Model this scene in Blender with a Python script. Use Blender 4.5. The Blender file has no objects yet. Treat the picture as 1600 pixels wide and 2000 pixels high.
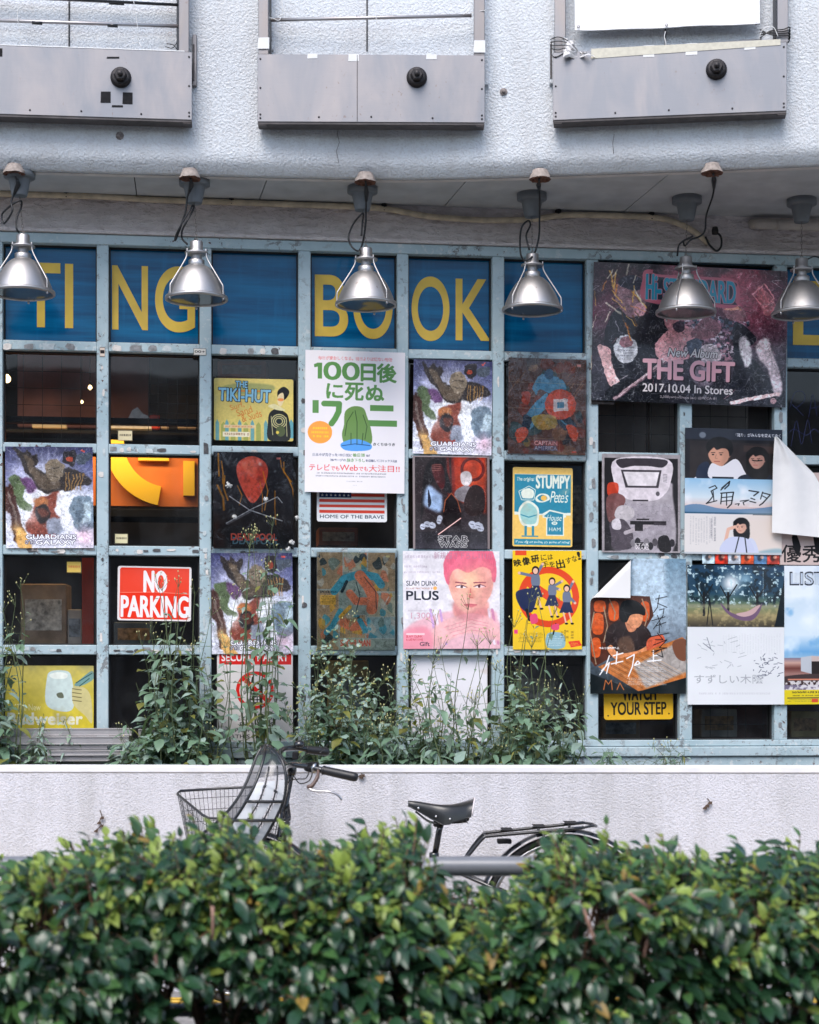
import bpy, math, random
import numpy as np
from mathutils import Vector, Matrix
PI = math.pi
scene = bpy.context.scene
COL = scene.collection

# ------------------------------------------------------------------ camera, sky, sun
FPX = 3440.0            # focal length in photo pixels (photo 1600 px wide)
CAM_H = 1.35
HOR = 1350.0            # photo row of the horizon
cam_d = bpy.data.cameras.new('camera')
cam = bpy.data.objects.new('camera', cam_d)
COL.objects.link(cam)
cam.location = (0, 0, CAM_H)
cam.rotation_euler = (math.radians(90), 0, 0)
cam_d.sensor_fit = 'HORIZONTAL'
cam_d.sensor_width = 24.0
cam_d.lens = 24.0 * FPX / 1600.0
cam_d.shift_y = (HOR - 1000.0) / 1600.0
cam_d.clip_start = 0.1
cam_d.clip_end = 400
cam_d.dof.use_dof = True
cam_d.dof.focus_distance = 7.75
cam_d.dof.aperture_fstop = 2.2
scene.camera = cam

world = bpy.data.worlds.new('World')
scene.world = world
world.use_nodes = True
wn = world.node_tree.nodes
bg = wn['Background']
sky = wn.new('ShaderNodeTexSky')
sky.sky_type = 'NISHITA'
sky.sun_disc = False
SUN_EL, SUN_AZ = math.radians(52), math.radians(197)    # azimuth clockwise from +Y: behind the camera, a little left
sky.sun_elevation = SUN_EL
sky.sun_rotation = SUN_AZ
sky.air_density = 1.0
sky.dust_density = 2.0
sky.ozone_density = 1.0
world.node_tree.links.new(sky.outputs[0], bg.inputs[0])
bg.inputs[1].default_value = 0.15

sun_d = bpy.data.lights.new('sun', 'SUN')
sun_d.energy = 1.45
sun_d.angle = math.radians(35)
sun_d.color = (1.0, 0.965, 0.95)
sun = bpy.data.objects.new('sun', sun_d)
COL.objects.link(sun)
sd = Vector((math.sin(SUN_AZ) * math.cos(SUN_EL), math.cos(SUN_AZ) * math.cos(SUN_EL), math.sin(SUN_EL)))
sun.rotation_euler = sd.to_track_quat('Z', 'Y').to_euler()
sun.location = (0, -10, 12)

scene.view_settings.view_transform = 'Standard'
scene.view_settings.look = 'None'
scene.view_settings.exposure = 0.82
scene.view_settings.gamma = 1.0
scene.view_settings.use_curve_mapping = False
scene.render.engine = 'CYCLES'
scene.cycles.max_bounces = 7
scene.cycles.transparent_max_bounces = 16
scene.cycles.sample_clamp_indirect = 6.0

# ------------------------------------------------------------------ geometry helpers
def W(px, py, Y):
    """world point that the photo shows at pixel px,py when it stands at depth Y"""
    return Vector(((px - 800) / FPX * Y, Y, CAM_H + (HOR - py) / FPX * Y))
FS = 0.12                                  # the shop front runs away to the right
FA = math.atan(FS)
FO = Vector((0, 7.98, 0))
FU = Vector((math.cos(FA), math.sin(FA), 0))   # along the front
FN = Vector((math.sin(FA), -math.cos(FA), 0))  # out of the front, to the street
def F(u, n, z):
    return FO + FU * u + FN * n + Vector((0, 0, z))
def UZ(px, py, n=0.0):
    t = (px - 800) / FPX
    # point (tY, Y): ((P-FO).FN = n)
    # t*Y*FN.x + (Y-7.98)*FN.y = n
    Y = (n + FO.y * FN.y) / (t * FN.x + FN.y)
    P = W(px, py, Y)
    d = P - FO
    return d.dot(FU), P.z
def PW(px, py, n=0.0):
    u, z = UZ(px, py, n)
    return F(u, n, z)

class MB:
    def __init__(s):
        s.v = []; s.f = []; s.m = []; s.s = []
        s.mats = []
    def mi(s, mat):
        if mat not in s.mats: s.mats.append(mat)
        return s.mats.index(mat)
    def add(s, vs, fs, mat, smooth=False):
        b = len(s.v); k = s.mi(mat)
        s.v += [tuple(v) for v in vs]
        for f in fs:
            s.f.append(tuple(i + b for i in f)); s.m.append(k); s.s.append(smooth)
        return s
    def box(s, a, b, mat, bev=0.0):
        x0, y0, z0 = a; x1, y1, z1 = b
        if x0 > x1: x0, x1 = x1, x0
        if y0 > y1: y0, y1 = y1, y0
        if z0 > z1: z0, z1 = z1, z0
        if bev <= 0:
            vs = [(x0,y0,z0),(x1,y0,z0),(x1,y1,z0),(x0,y1,z0),(x0,y0,z1),(x1,y0,z1),(x1,y1,z1),(x0,y1,z1)]
            fs = [(0,3,2,1),(4,5,6,7),(0,1,5,4),(1,2,6,5),(2,3,7,6),(3,0,4,7)]
            return s.add(vs, fs, mat)
        c = bev; vs = []
        # bevelled box: 24 verts
        idx = {}
        for xi, X in enumerate((x0, x1)):
            for yi, Y in enumerate((y0, y1)):
                for zi, Z in enumerate((z0, z1)):
                    sx = 1 if xi == 0 else -1; sy = 1 if yi == 0 else -1; sz = 1 if zi == 0 else -1
                    idx[xi,yi,zi,'x'] = len(vs); vs.append((X, Y+sy*c, Z+sz*c))
                    idx[xi,yi,zi,'y'] = len(vs); vs.append((X+sx*c, Y, Z+sz*c))
                    idx[xi,yi,zi,'z'] = len(vs); vs.append((X+sx*c, Y+sy*c, Z))
        fs = []
        I = lambda a, b_, c_, k: idx[a, b_, c_, k]
        for e in (0, 1):
            q = [I(e,0,0,'x'), I(e,1,0,'x'), I(e,1,1,'x'), I(e,0,1,'x')]; fs.append(q if e else q[::-1])
            q = [I(0,e,0,'y'), I(1,e,0,'y'), I(1,e,1,'y'), I(0,e,1,'y')]; fs.append(q[::-1] if e else q)
            q = [I(0,0,e,'z'), I(1,0,e,'z'), I(1,1,e,'z'), I(0,1,e,'z')]; fs.append(q if e else q[::-1])
        for a in (0, 1):
            for b_ in (0, 1):
                fs.append([I(a,b_,0,'x'), I(a,b_,1,'x'), I(a,b_,1,'y'), I(a,b_,0,'y')])
                fs.append([I(a,0,b_,'x'), I(a,1,b_,'x'), I(a,1,b_,'z'), I(a,0,b_,'z')])
                fs.append([I(0,a,b_,'y'), I(1,a,b_,'y'), I(1,a,b_,'z'), I(0,a,b_,'z')])
                for c_ in (0, 1):
                    fs.append([I(a,b_,c_,'x'), I(a,b_,c_,'y'), I(a,b_,c_,'z')])
        return s.add(vs, fs, mat)
    def tube(s, pts, r, mat, n=8, closed=False, cap=True):
        pts = [Vector(p) for p in pts]
        N = len(pts); rs = r if isinstance(r, (list, tuple)) else [r] * N
        tan = []
        for i in range(N):
            if closed: t = pts[(i+1) % N] - pts[i-1]
            else: t = pts[min(i+1, N-1)] - pts[max(i-1, 0)]
            tan.append(t.normalized() if t.length > 1e-9 else Vector((0,0,1)))
        up = Vector((0,0,1)) if abs(tan[0].z) < .9 else Vector((1,0,0))
        a = (up - tan[0] * up.dot(tan[0])).normalized()
        vs = []
        for i in range(N):
            a = a - tan[i] * a.dot(tan[i])
            if a.length < 1e-6: a = tan[i].orthogonal()
            a.normalize(); b = tan[i].cross(a)
            for k in range(n):
                th = 2 * PI * k / n
                vs.append(pts[i] + (a * math.cos(th) + b * math.sin(th)) * rs[i])
        fs = []
        for i in range(N if closed else N - 1):
            j = (i + 1) % N
            for k in range(n):
                l = (k + 1) % n
                fs.append((i*n+k, i*n+l, j*n+l, j*n+k))
        if cap and not closed:
            fs.append(tuple(range(n))[::-1]); fs.append(tuple((N-1)*n + k for k in range(n)))
        return s.add(vs, fs, mat, True)
    def lathe(s, prof, mat, n=32, origin=(0,0,0), axis='z', smooth=True):
        vs = []; o = Vector(origin)
        for r, h in prof:
            for k in range(n):
                th = 2 * PI * k / n
                c, q = r * math.cos(th), r * math.sin(th)
                vs.append(o + (Vector((c, q, h)) if axis == 'z' else Vector((c, -h, q)) if axis == 'y' else Vector((h, c, q))))
        fs = []
        for i in range(len(prof) - 1):
            for k in range(n):
                l = (k + 1) % n
                fs.append((i*n+k, i*n+l, (i+1)*n+l, (i+1)*n+k))
        return s.add(vs, fs, mat, smooth)
    def prism(s, pts, d0, d1, mat, M=None):
        """outline in x,z extruded in y from d0 to d1"""
        n = len(pts)
        vs = [Vector((x, d0, z)) for x, z in pts] + [Vector((x, d1, z)) for x, z in pts]
        if M: vs = [M @ v for v in vs]
        fs = [tuple(range(n)), tuple(range(2*n-1, n-1, -1))] + [(i, n+i, n+(i+1) % n, (i+1) % n) for i in range(n)]
        return s.add(vs, fs, mat)
    def build(s, name, parent=None, loc=None, rot=None):
        me = bpy.data.meshes.new(name)
        me.from_pydata(s.v, [], s.f)
        for m in s.mats: me.materials.append(m)
        me.polygons.foreach_set('material_index', s.m)
        me.polygons.foreach_set('use_smooth', s.s)
        me.update()
        return link(name, me, parent, loc, rot)

def link(name, me, parent=None, loc=None, rot=None):
    o = bpy.data.objects.new(name, me)
    COL.objects.link(o)
    if parent is not None: o.parent = parent
    if loc is not None: o.location = loc
    if rot is not None: o.rotation_euler = rot
    return o
def empty(name, loc=(0,0,0), rz=0.0):
    o = bpy.data.objects.new(name, None)
    o.empty_display_size = .1
    COL.objects.link(o)
    o.location = loc; o.rotation_euler = (0, 0, rz)
    return o
def tag(o, label, cat, group=None, kind=None):
    o['label'] = label; o['category'] = cat
    if group: o['group'] = group
    if kind: o['kind'] = kind
    return o
def kind(o, k):
    o['kind'] = k; return o
KIDS = {}
def dup(root, loc=None, label=None):
    def rec(o, par):
        c = o.copy(); COL.objects.link(c)
        if par: c.parent = par
        for ch in [x for x in list(COL.objects) if x.parent == o]: rec(ch, c)
        return c
    r = rec(root, None)
    if loc is not None: r.location = loc
    if label: r['label'] = label
    return r
def smooth_pts(pts, k=6):
    """Catmull-Rom through points"""
    pts = [Vector(p) for p in pts]; out = []
    P = [pts[0]*2 - pts[1]] + pts + [pts[-1]*2 - pts[-2]]
    for i in range(1, len(P) - 2):
        p0, p1, p2, p3 = P[i-1:i+3]
        for j in range(k):
            t = j / k
            out.append(.5*((2*p1) + (p2-p0)*t + (2*p0-5*p1+4*p2-p3)*t*t + (3*p1-p0-3*p2+p3)*t**3))
    out.append(pts[-1])
    return out

# ------------------------------------------------------------------ materials
MATS = {}
def mat_base(name):
    m = bpy.data.materials.new(name); m.use_nodes = True
    return m, m.node_tree.nodes, m.node_tree.links, m.node_tree.nodes['Principled BSDF']
def rgba(c): return (c[0], c[1], c[2], 1)
def plain(name, col, rough=.6, metal=0.0, noise=0.0, scale=30, bump=0.0, spec=.5, coat=0.0, emit=None):
    """principled with a mottled colour and a fine bump, in world-scale coordinates"""
    if name in MATS: return MATS[name]
    m, N, L, b = mat_base(name)
    b.inputs['Base Color'].default_value = rgba(col)
    b.inputs['Roughness'].default_value = rough
    b.inputs['Metallic'].default_value = metal
    b.inputs['Specular IOR Level'].default_value = spec
    b.inputs['Coat Weight'].default_value = coat
    if emit:
        b.inputs['Emission Color'].default_value = rgba(emit[0]); b.inputs['Emission Strength'].default_value = emit[1]
    if noise or bump:
        g = N.new('ShaderNodeNewGeometry')
        t = N.new('ShaderNodeTexNoise'); t.inputs['Scale'].default_value = scale; t.inputs['Detail'].default_value = 5
        L.new(g.outputs['Position'], t.inputs['Vector'])
        if noise:
            mx = N.new('ShaderNodeMix'); mx.data_type = 'RGBA'
            mx.inputs['A'].default_value = rgba([max(0, c*(1-noise)) for c in col])
            mx.inputs['B'].default_value = rgba([min(1, c*(1+noise)) for c in col])
            mr = N.new('ShaderNodeMapRange'); mr.inputs['From Min'].default_value = .3; mr.inputs['From Max'].default_value = .7
            L.new(t.outputs['Fac'], mr.inputs['Value']); L.new(mr.outputs[0], mx.inputs['Factor'])
            L.new(mx.outputs['Result'], b.inputs['Base Color'])
        if bump:
            bp = N.new('ShaderNodeBump'); bp.inputs['Strength'].default_value = .6; bp.inputs['Distance'].default_value = bump
            L.new(t.outputs['Fac'], bp.inputs['Height']); L.new(bp.outputs[0], b.inputs['Normal'])
    MATS[name] = m
    return m

def nz(N, L, vec, scale, detail=4, rough=.55, kind_='noise', dist=0.0):
    if kind_ == 'noise':
        t = N.new('ShaderNodeTexNoise'); t.inputs['Scale'].default_value = scale
        t.inputs['Detail'].default_value = detail; t.inputs['Roughness'].default_value = rough
        t.inputs['Distortion'].default_value = dist
        L.new(vec, t.inputs['Vector']); return t.outputs['Fac']
    t = N.new('ShaderNodeTexVoronoi'); t.inputs['Scale'].default_value = scale
    L.new(vec, t.inputs['Vector']); return t.outputs['Distance']
def ramp(N, L, fac, a, b, ca=0.0, cb=1.0):
    r = N.new('ShaderNodeMapRange'); r.inputs['From Min'].default_value = a; r.inputs['From Max'].default_value = b
    r.inputs['To Min'].default_value = ca; r.inputs['To Max'].default_value = cb
    L.new(fac, r.inputs['Value']); return r.outputs[0]
def mixc(N, L, fac, A, B, mode='MIX'):
    x = N.new('ShaderNodeMix'); x.data_type = 'RGBA'; x.blend_type = mode
    if isinstance(fac, float): x.inputs['Factor'].default_value = fac
    else: L.new(fac, x.inputs['Factor'])
    for k, v in (('A', A), ('B', B)):
        if isinstance(v, (tuple, list)): x.inputs[k].default_value = rgba(v)
        else: L.new(v, x.inputs[k])
    return x.outputs['Result']
def mth(N, L, op, a, b=None):
    x = N.new('ShaderNodeMath'); x.operation = op
    for i, v in enumerate((a, b)):
        if v is None: continue
        if isinstance(v, (int, float)): x.inputs[i].default_value = v
        else: L.new(v, x.inputs[i])
    return x.outputs[0]
def scaled(N, L, vec, sx, sy, sz):
    x = N.new('ShaderNodeVectorMath'); x.operation = 'MULTIPLY'; x.inputs[1].default_value = (sx, sy, sz)
    L.new(vec, x.inputs[0]); return x.outputs[0]

def stucco(name, col, dirt, relief=.006, scale=70, streak=.35, flat=(1,1,1)):
    m, N, L, b = mat_base(name)
    g = N.new('ShaderNodeNewGeometry').outputs['Position']
    gs = scaled(N, L, g, *flat)
    big = nz(N, L, gs, scale*.45, 3, .5, dist=.25)
    fine = nz(N, L, gs, scale*1.6, 3, .6)
    h = mth(N, L, 'ADD', mth(N, L, 'MULTIPLY', ramp(N, L, big, .35, .65), .7), mth(N, L, 'MULTIPLY', fine, .5))
    bp = N.new('ShaderNodeBump'); bp.inputs['Strength'].default_value = 1.0; bp.inputs['Distance'].default_value = relief
    L.new(h, bp.inputs['Height']); L.new(bp.outputs[0], b.inputs['Normal'])
    st = nz(N, L, scaled(N, L, g, 6, 6, .7), 1.3, 5, .6)
    pat = nz(N, L, g, 2.1, 4, .6)
    f = mth(N, L, 'MULTIPLY', ramp(N, L, st, .45, .75), streak)
    c = mixc(N, L, f, col, dirt)
    c = mixc(N, L, mth(N, L, 'MULTIPLY', ramp(N, L, pat, .45, .8), .35), c, dirt)
    # darker in the pits of the render
    c = mixc(N, L, ramp(N, L, h, .62, .25, 0.0, .32), c, dirt)
    sp = nz(N, L, g, 190, 2, .5)
    c = mixc(N, L, mth(N, L, 'MULTIPLY', ramp(N, L, sp, .74, .80), .5), c, (.16,.15,.14))
    L.new(c, b.inputs['Base Color'])
    b.inputs['Roughness'].default_value = .85; b.inputs['Specular IOR Level'].default_value = .25
    MATS[name] = m
    return m
M_upper = stucco('white_stucco', (.70,.74,.78), (.48,.46,.45), .0036, 225, .38)
M_lintel = stucco('pinkish_grey_stucco', (.74,.68,.675), (.42,.37,.36), .015, 62, .3, (.6,.6,1.2))
M_low = stucco('white_planter_stucco', (.70,.69,.735), (.40,.39,.38), .0026, 290, .5)
M_low_highlight = plain('pale_edge_highlight', (.78,.77,.79), .7, noise=.06, scale=12, bump=.001)  # paler tone painted in for the highlight along the wall's front edge

def painted_metal():
    m, N, L, b = mat_base('peeling_teal_paint')
    g = N.new('ShaderNodeNewGeometry').outputs['Position']
    base = mixc(N, L, ramp(N, L, nz(N, L, g, 6, 5), .35, .7), (.34,.455,.495), (.45,.555,.59))
    # pale scrapes
    s1 = ramp(N, L, nz(N, L, g, 42, 5, .62), .57, .60)
    s1 = mth(N, L, 'MULTIPLY', s1, ramp(N, L, nz(N, L, g, 5, 2), .42, .6))
    c = mixc(N, L, mth(N, L, 'MULTIPLY', s1, .7), base, (.60,.63,.62))
    # old glue, grey
    s2 = ramp(N, L, nz(N, L, g, 30, 6, .68, dist=.5), .55, .575)
    s2 = mth(N, L, 'MULTIPLY', s2, ramp(N, L, nz(N, L, scaled(N, L, g, 1, 1, .6), 4.3, 2), .47, .6))
    c = mixc(N, L, mth(N, L, 'MULTIPLY', s2, .85), c, (.16,.165,.17))
    # chips down to rusty primer
    s3 = ramp(N, L, nz(N, L, g, 55, 5, .7), .60, .615)
    s3 = mth(N, L, 'MULTIPLY', s3, ramp(N, L, nz(N, L, g, 3.1, 2), .48, .62))
    c = mixc(N, L, s3, c, (.10,.04,.03))
    L.new(c, b.inputs['Base Color'])
    b.inputs['Roughness'].default_value = .55
    bp = N.new('ShaderNodeBump'); bp.inputs['Strength'].default_value = .8; bp.inputs['Distance'].default_value = .001
    L.new(mth(N, L, 'SUBTRACT', 1.0, mth(N, L, 'ADD', s3, mth(N, L, 'MULTIPLY', s2, .5))), bp.inputs['Height'])
    L.new(bp.outputs[0], b.inputs['Normal'])
    MATS['paint'] = m
    return m
M_paint = painted_metal()

def steel(name, col, rough, stain, axis=(1,1,40), metal=1.0):
    m, N, L, b = mat_base(name)
    g = N.new('ShaderNodeNewGeometry').outputs['Position']
    br = nz(N, L, scaled(N, L, g, *axis), 14, 3)
    pat = nz(N, L, scaled(N, L, g, 2.6, 2.6, .9), 2.2, 4, .6, dist=.5)
    c = mixc(N, L, ramp(N, L, pat, .38, .74), col, stain)
    sp = ramp(N, L, nz(N, L, scaled(N, L, g, 1, 1, .5), 75, 3, .6), .66, .72)
    sp = mth(N, L, 'MULTIPLY', sp, ramp(N, L, nz(N, L, g, 3.2, 2), .45, .6))
    c = mixc(N, L, mth(N, L, 'MULTIPLY', sp, .6), c, (.20,.12,.09))
    L.new(c, b.inputs['Base Color'])
    b.inputs['Metallic'].default_value = metal
    r = mth(N, L, 'ADD', mth(N, L, 'MULTIPLY', br, .2), rough - .1)
    L.new(mth(N, L, 'ADD', r, mth(N, L, 'MULTIPLY', pat, .12)), b.inputs['Roughness'])
    bp = N.new('ShaderNodeBump'); bp.inputs['Strength'].default_value = .25; bp.inputs['Distance'].default_value = .004
    L.new(mth(N, L, 'ADD', mth(N, L, 'MULTIPLY', pat, 1.2), mth(N, L, 'MULTIPLY', br, .03)), bp.inputs['Height'])
    L.new(bp.outputs[0], b.inputs['Normal'])
    MATS[name] = m
    return m
M_box = steel('stained_stainless_sheet', (.255,.26,.28), .45, (.37,.34,.335), (1,1,30), .7)
M_boxdk = plain('dark_box_underside', (.09,.08,.08), .6, .3, noise=.3, scale=20)
M_post = steel('stainless_post', (.26,.255,.265), .4, (.31,.27,.25), (20,20,1), .7)
M_pipe = steel('galvanised_pipe', (.48,.47,.48), .35, (.42,.36,.34), (1,20,20), .8)
M_alu = steel('satin_aluminium', (.52,.505,.50), .42, (.42,.40,.385), (1,1,25))
M_aluin = plain('lamp_inner_enamel', (.62,.64,.66), .35, .5)
M_blackrub = plain('black_cable_rubber', (.012,.013,.015), .45)
M_black = plain('black_painted_metal', (.015,.016,.018), .32, coat=.3)
M_blackpl = plain('black_plastic', (.016,.016,.018), .7, noise=.3, scale=60, spec=.15)
M_bolt = plain('weathered_black_bolt', (.03,.026,.027), .5, .3, noise=.4, scale=80, bump=.001)
M_rust = plain('flaking_rust', (.13,.055,.035), .85, noise=.6, scale=70, bump=.004)
M_flake = plain('flaking_cream_paint', (.33,.28,.25), .8, noise=.3, scale=60, bump=.003)
M_cup = plain('grey_cup_paint', (.145,.16,.175), .45, noise=.12, scale=15)
M_conduit = plain('dirty_cream_conduit', (.58,.49,.36), .6, noise=.25, scale=22)
M_conduit2 = plain('cream_drain_pipe', (.50,.45,.40), .55, noise=.15, scale=14)
M_soffit = plain('grey_soffit_board', (.47,.48,.49), .8, noise=.12, scale=9, bump=.001)
M_dark = plain('dark_gap', (.02,.02,.022), .9)
M_gasket = plain('black_glazing_gasket', (.015,.016,.018), .7)
M_white = plain('white_tape', (.75,.75,.74), .6, noise=.05, scale=40)
M_cord = plain('white_tie_cord', (.70,.70,.69), .8)
M_soil = plain('dark_planter_soil', (.06,.045,.035), .95, noise=.4, scale=40, bump=.01)
M_asphalt = plain('asphalt', (.05,.05,.052), .9, noise=.3, scale=50, bump=.003)
M_paving = plain('grey_paving', (.24,.23,.22), .85, noise=.2, scale=25, bump=.002)
M_yellowtile = plain('yellow_tactile', (.62,.40,.05), .7, noise=.15, scale=30)
M_silver = plain('satin_alloy', (.55,.54,.55), .3, 1.0)
M_chain = plain('dull_chain_steel', (.25,.22,.2), .45, .9)

def glass_mat(name, tint, refl=1.0, dirt=.06):
    m, N, L, b = mat_base(name)
    out = N['Material Output']
    N.remove(b)
    tr = N.new('ShaderNodeBsdfTransparent'); tr.inputs[0].default_value = rgba(tint)
    gl = N.new('ShaderNodeBsdfGlossy'); gl.inputs['Roughness'].default_value = .03
    df = N.new('ShaderNodeBsdfDiffuse'); df.inputs[0].default_value = (.4,.42,.44,1)
    fr = N.new('ShaderNodeFresnel'); fr.inputs[0].default_value = 1.5
    g = N.new('ShaderNodeNewGeometry').outputs['Position']
    bp = N.new('ShaderNodeBump'); bp.inputs['Strength'].default_value = .06; bp.inputs['Distance'].default_value = .01
    L.new(nz(N, L, g, 3.0, 2), bp.inputs['Height'])
    L.new(bp.outputs[0], gl.inputs['Normal'])
    m1 = N.new('ShaderNodeMixShader'); L.new(mth(N, L, 'MULTIPLY', fr.outputs[0], refl), m1.inputs[0])
    L.new(tr.outputs[0], m1.inputs[1]); L.new(gl.outputs[0], m1.inputs[2])
    m2 = N.new('ShaderNodeMixShader')
    st = ramp(N, L, nz(N, L, scaled(N, L, g, 1.3, 1.3, .8), 4, 6, .65, dist=.8), .38, .75, 0.0, dirt)  # blotchy pale film: dirt plus haze painted in to lighten the glass
    L.new(st, m2.inputs[0]); L.new(m1.outputs[0], m2.inputs[1]); L.new(df.outputs[0], m2.inputs[2])
    L.new(m2.outputs[0], out.inputs[0])
    MATS[name] = m
    return m
M_glass = glass_mat('window_glass', (.90,.92,.92), .9, .035)

# ------------------------------------------------------------------ ground
gm = MB(); gm.add([(-150,-150,0),(150,-150,0),(150,150,0),(-150,150,0)], [(0,1,2,3)], M_asphalt)
g = kind(gm.build('ground'), 'structure')
pv = MB(); pv.box((-9, 4.15, -.05), (9, 7.33, .10), M_paving, .01)
pave = kind(pv.build('pavement'), 'structure')
tile_mb = MB(); tile_mb.box((-.148, -.148, 0), (.148, .148, .008), M_yellowtile, .003)
for k in range(4):
    tile_mb.box((-.12 + .07*k, -.13, .008), (-.09 + .07*k, .13, .013), M_yellowtile, .002)
t0 = None
for i in range(-8, 9):
    if t0 is None:
        t0 = tile_mb.build('tactile_tile', pave, (i*.3, 7.0, .1)); c = t0
    else:
        c = t0.copy(); COL.objects.link(c); c.location = (i*.3, 7.0, .1)
    c.rotation_euler = (0, 0, PI/2)

# ------------------------------------------------------------------ shop building
bld = empty('shop_building', (0, 7.98, 0))
tag(bld, 'white stuccoed building with a projecting upper wall above a teal framed shop window', 'building')
BI = Vector((0, 7.98, 0))
def bp(mb, name): return mb.build(name, bld, -BI)

ZS = 3.547
UPX = [(-700, 7.20), (-350, 7.26), (0, 7.352), (350, 7.42), (700, 7.478), (900, 7.47), (1200, 7.40), (1600, 7.29), (1950, 7.17), (2300, 7.05)]
ucurve = smooth_pts([W(px, HOR, Y) for px, Y in UPX], 8)     # plan of the upper wall front
def upY(px):
    for i in range(len(UPX)-1):
        a, b = UPX[i], UPX[i+1]
        if a[0] <= px <= b[0]:
            t = (px-a[0])/(b[0]-a[0]); return a[1]*(1-t)+b[1]*t
    return 7.3
prof = [(.05, ZS+.004), (.05, ZS-.004), (.028, ZS-.004), (.022, ZS), (-.004, ZS+.030), (-.012, ZS+.042), (-.018, ZS+.06), (-.02, ZS+.09), (-.02, ZS+.5), (-.02, 5.6), (.25, 5.6)]
vs = []; fs = []
for p in ucurve:
    for d, z in prof: vs.append((p.x, p.y + d + .02, z))
n = len(prof)
for i in range(len(ucurve)-1):
    for k in range(n-1): fs.append((i*n+k, (i+1)*n+k, (i+1)*n+k+1, i*n+k+1))
um = MB(); um.add(vs, fs, M_upper, True); bp(um, 'upper_wall')
for i_, (d0, d1, dz) in enumerate([(.072, .106, -.006)]):
    m = MB(); vs = []
    for p in ucurve: vs += [(p.x, p.y+d0, ZS+.006), (p.x, p.y+d0, ZS+dz), (p.x, p.y+d1, ZS+dz), (p.x, p.y+d1, ZS+.006)]
    m.add(vs, [(i*4+k, (i+1)*4+k, (i+1)*4+k+1, i*4+k+1) for i in range(len(ucurve)-1) for k in range(3)], plain('pale_edge_trim', (.62,.59,.57), .7, noise=.15, scale=12)); bp(m, 'edge_trim')
# render joints: thin recessed-looking strips of sealant standing in the wall
for px in (135, 717, 1300):
    Y = upY(px) - .001
    a = W(px-1.2, 0, Y); b = W(px+1.2, 0, Y)
    j = MB(); j.box((a.x, Y-.0015, W(px,100,Y).z), (b.x, Y+.02, 5.5), M_dark); bp(j, 'wall_joint')
# cracks (thin ragged dark lines let into the render)
def crack(pts):
    P = []
    for x, y in pts:
        Y = upY(x) - .0005; P.append(W(x, y, Y))
    c = MB(); c.tube(P, .0012, plain('crack_shadow', (.2,.19,.19), .9), 4); bp(c, 'crack')
crack([(662, 245), (659, 262), (663, 278), (657, 295), (662, 318)])
crack([(1200, 262), (1197, 280), (1199, 300)])
# soffit: backing and boards with open joints
lint_n = 0.035
sb = MB()
front = [(p.x, p.y + .11) for p in ucurve]
vs = []; fs = []
for i, (x, y) in enumerate(front):
    vs += [(x, y, ZS+.012), (x, 7.98 + FS*x + .05, ZS+.012)]
for i in range(len(front)-1): fs.append((2*i, 2*i+1, 2*i+3, 2*i+2))
sb.add(vs, fs, M_dark); bp(sb, 'soffit_backing')
FJ = [-330, -30, 262, 522, 912, 1308, 1760, 2150]; BJ = [-330, -60, 268, 505, 865, 1213, 1600, 1950]
for k in range(len(FJ)-1):
    m = MB(); g_ = 1.0; top = []
    ns = 6
    for t in range(ns+1):
        px = FJ[k]+g_ + (FJ[k+1]-FJ[k]-2*g_)*t/ns
        q = W(px, HOR, upY(px) + .085 + .02); top.append((q.x, q.y))
    back = []
    for t in range(ns+1):
        px = BJ[k]+g_ + (BJ[k+1]-BJ[k]-2*g_)*t/ns
        q = PW(px, HOR, -.01); back.append((q.x, q.y))
    ring = top + back[::-1]; nn = len(ring)
    vs = [(x, y, ZS) for x, y in ring] + [(x, y, ZS+.01) for x, y in ring]
    fs = [tuple(range(nn)), tuple(range(2*nn-1, nn-1, -1))] + [(i, (i+1)%nn, nn+(i+1)%nn, nn+i) for i in range(nn)]
    m.add(vs, fs, M_soffit); bp(m, 'soffit_board')
# lintel wall between soffit and window
ZT = 3.372      # top of the window frame
lw = MB()
def fbox(mb, u0, u1, n0, n1, z0, z1, mat, bev=0.0):
    """box in shop-front coordinates (n towards the street), local frame of an object at FO rotated FA"""
    mb.box((u0, -n1, z0), (u1, -n0, z1), mat, bev); return mb
def fbuild(mb, name, parent=bld):
    return mb.build(name, parent, (0,0,0), (0,0,FA))
vs = []; fs = []
lp = [(-.25, ZS+.01), (.012, ZS+.01), (.012, ZT+.075), (.022, ZT+.035), (.046, ZT+.012), (.046, ZT), (-.25, ZT)]
for u in (-3.2, 3.4):
    for nn_, z in lp: vs.append((u, -nn_, z))
for k in range(len(lp)): fs.append((k, (k+1) % len(lp), len(lp)+(k+1) % len(lp), len(lp)+k))
lw.add(vs, fs, M_lintel); fbuild(lw, 'lintel_wall')

# window frame
MX = [(-14, 5), (189, 212), (390, 413), (583, 607), (776, 798), (962, 985), (1146, 1169), (1328, 1352), (1513, 1538), (1700, 1725), (1890, 1915)]
MU = [(UZ(a, 1000, .025)[0], UZ(b, 1000, .025)[0]) for a, b in MX]
u_ = MU[0]; MU.insert(0, (u_[0]-.462, u_[1]-.462)); u_ = MU[0]; MU.insert(0, (u_[0]-.462, u_[1]-.462))
RZ = [2.875, 2.424, 1.973, 1.533]; ZB = 1.125
frame = MB()
fbox(frame, MU[0][0], MU[-1][1], -.06, .030, 3.325, ZT-.002, M_paint, .003)
frame_o = fbuild(frame, 'window_frame')
s = MB(); fbox(s, MU[0][0], MU[-1][1], -.06, .034, ZB-.028, ZB, M_paint, .003)
fbox(s, MU[0][0], MU[-1][1], -.06, .05, ZB-.075, ZB-.03, M_paint, .004); fbuild(s, 'window_sill', bld)
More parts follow.
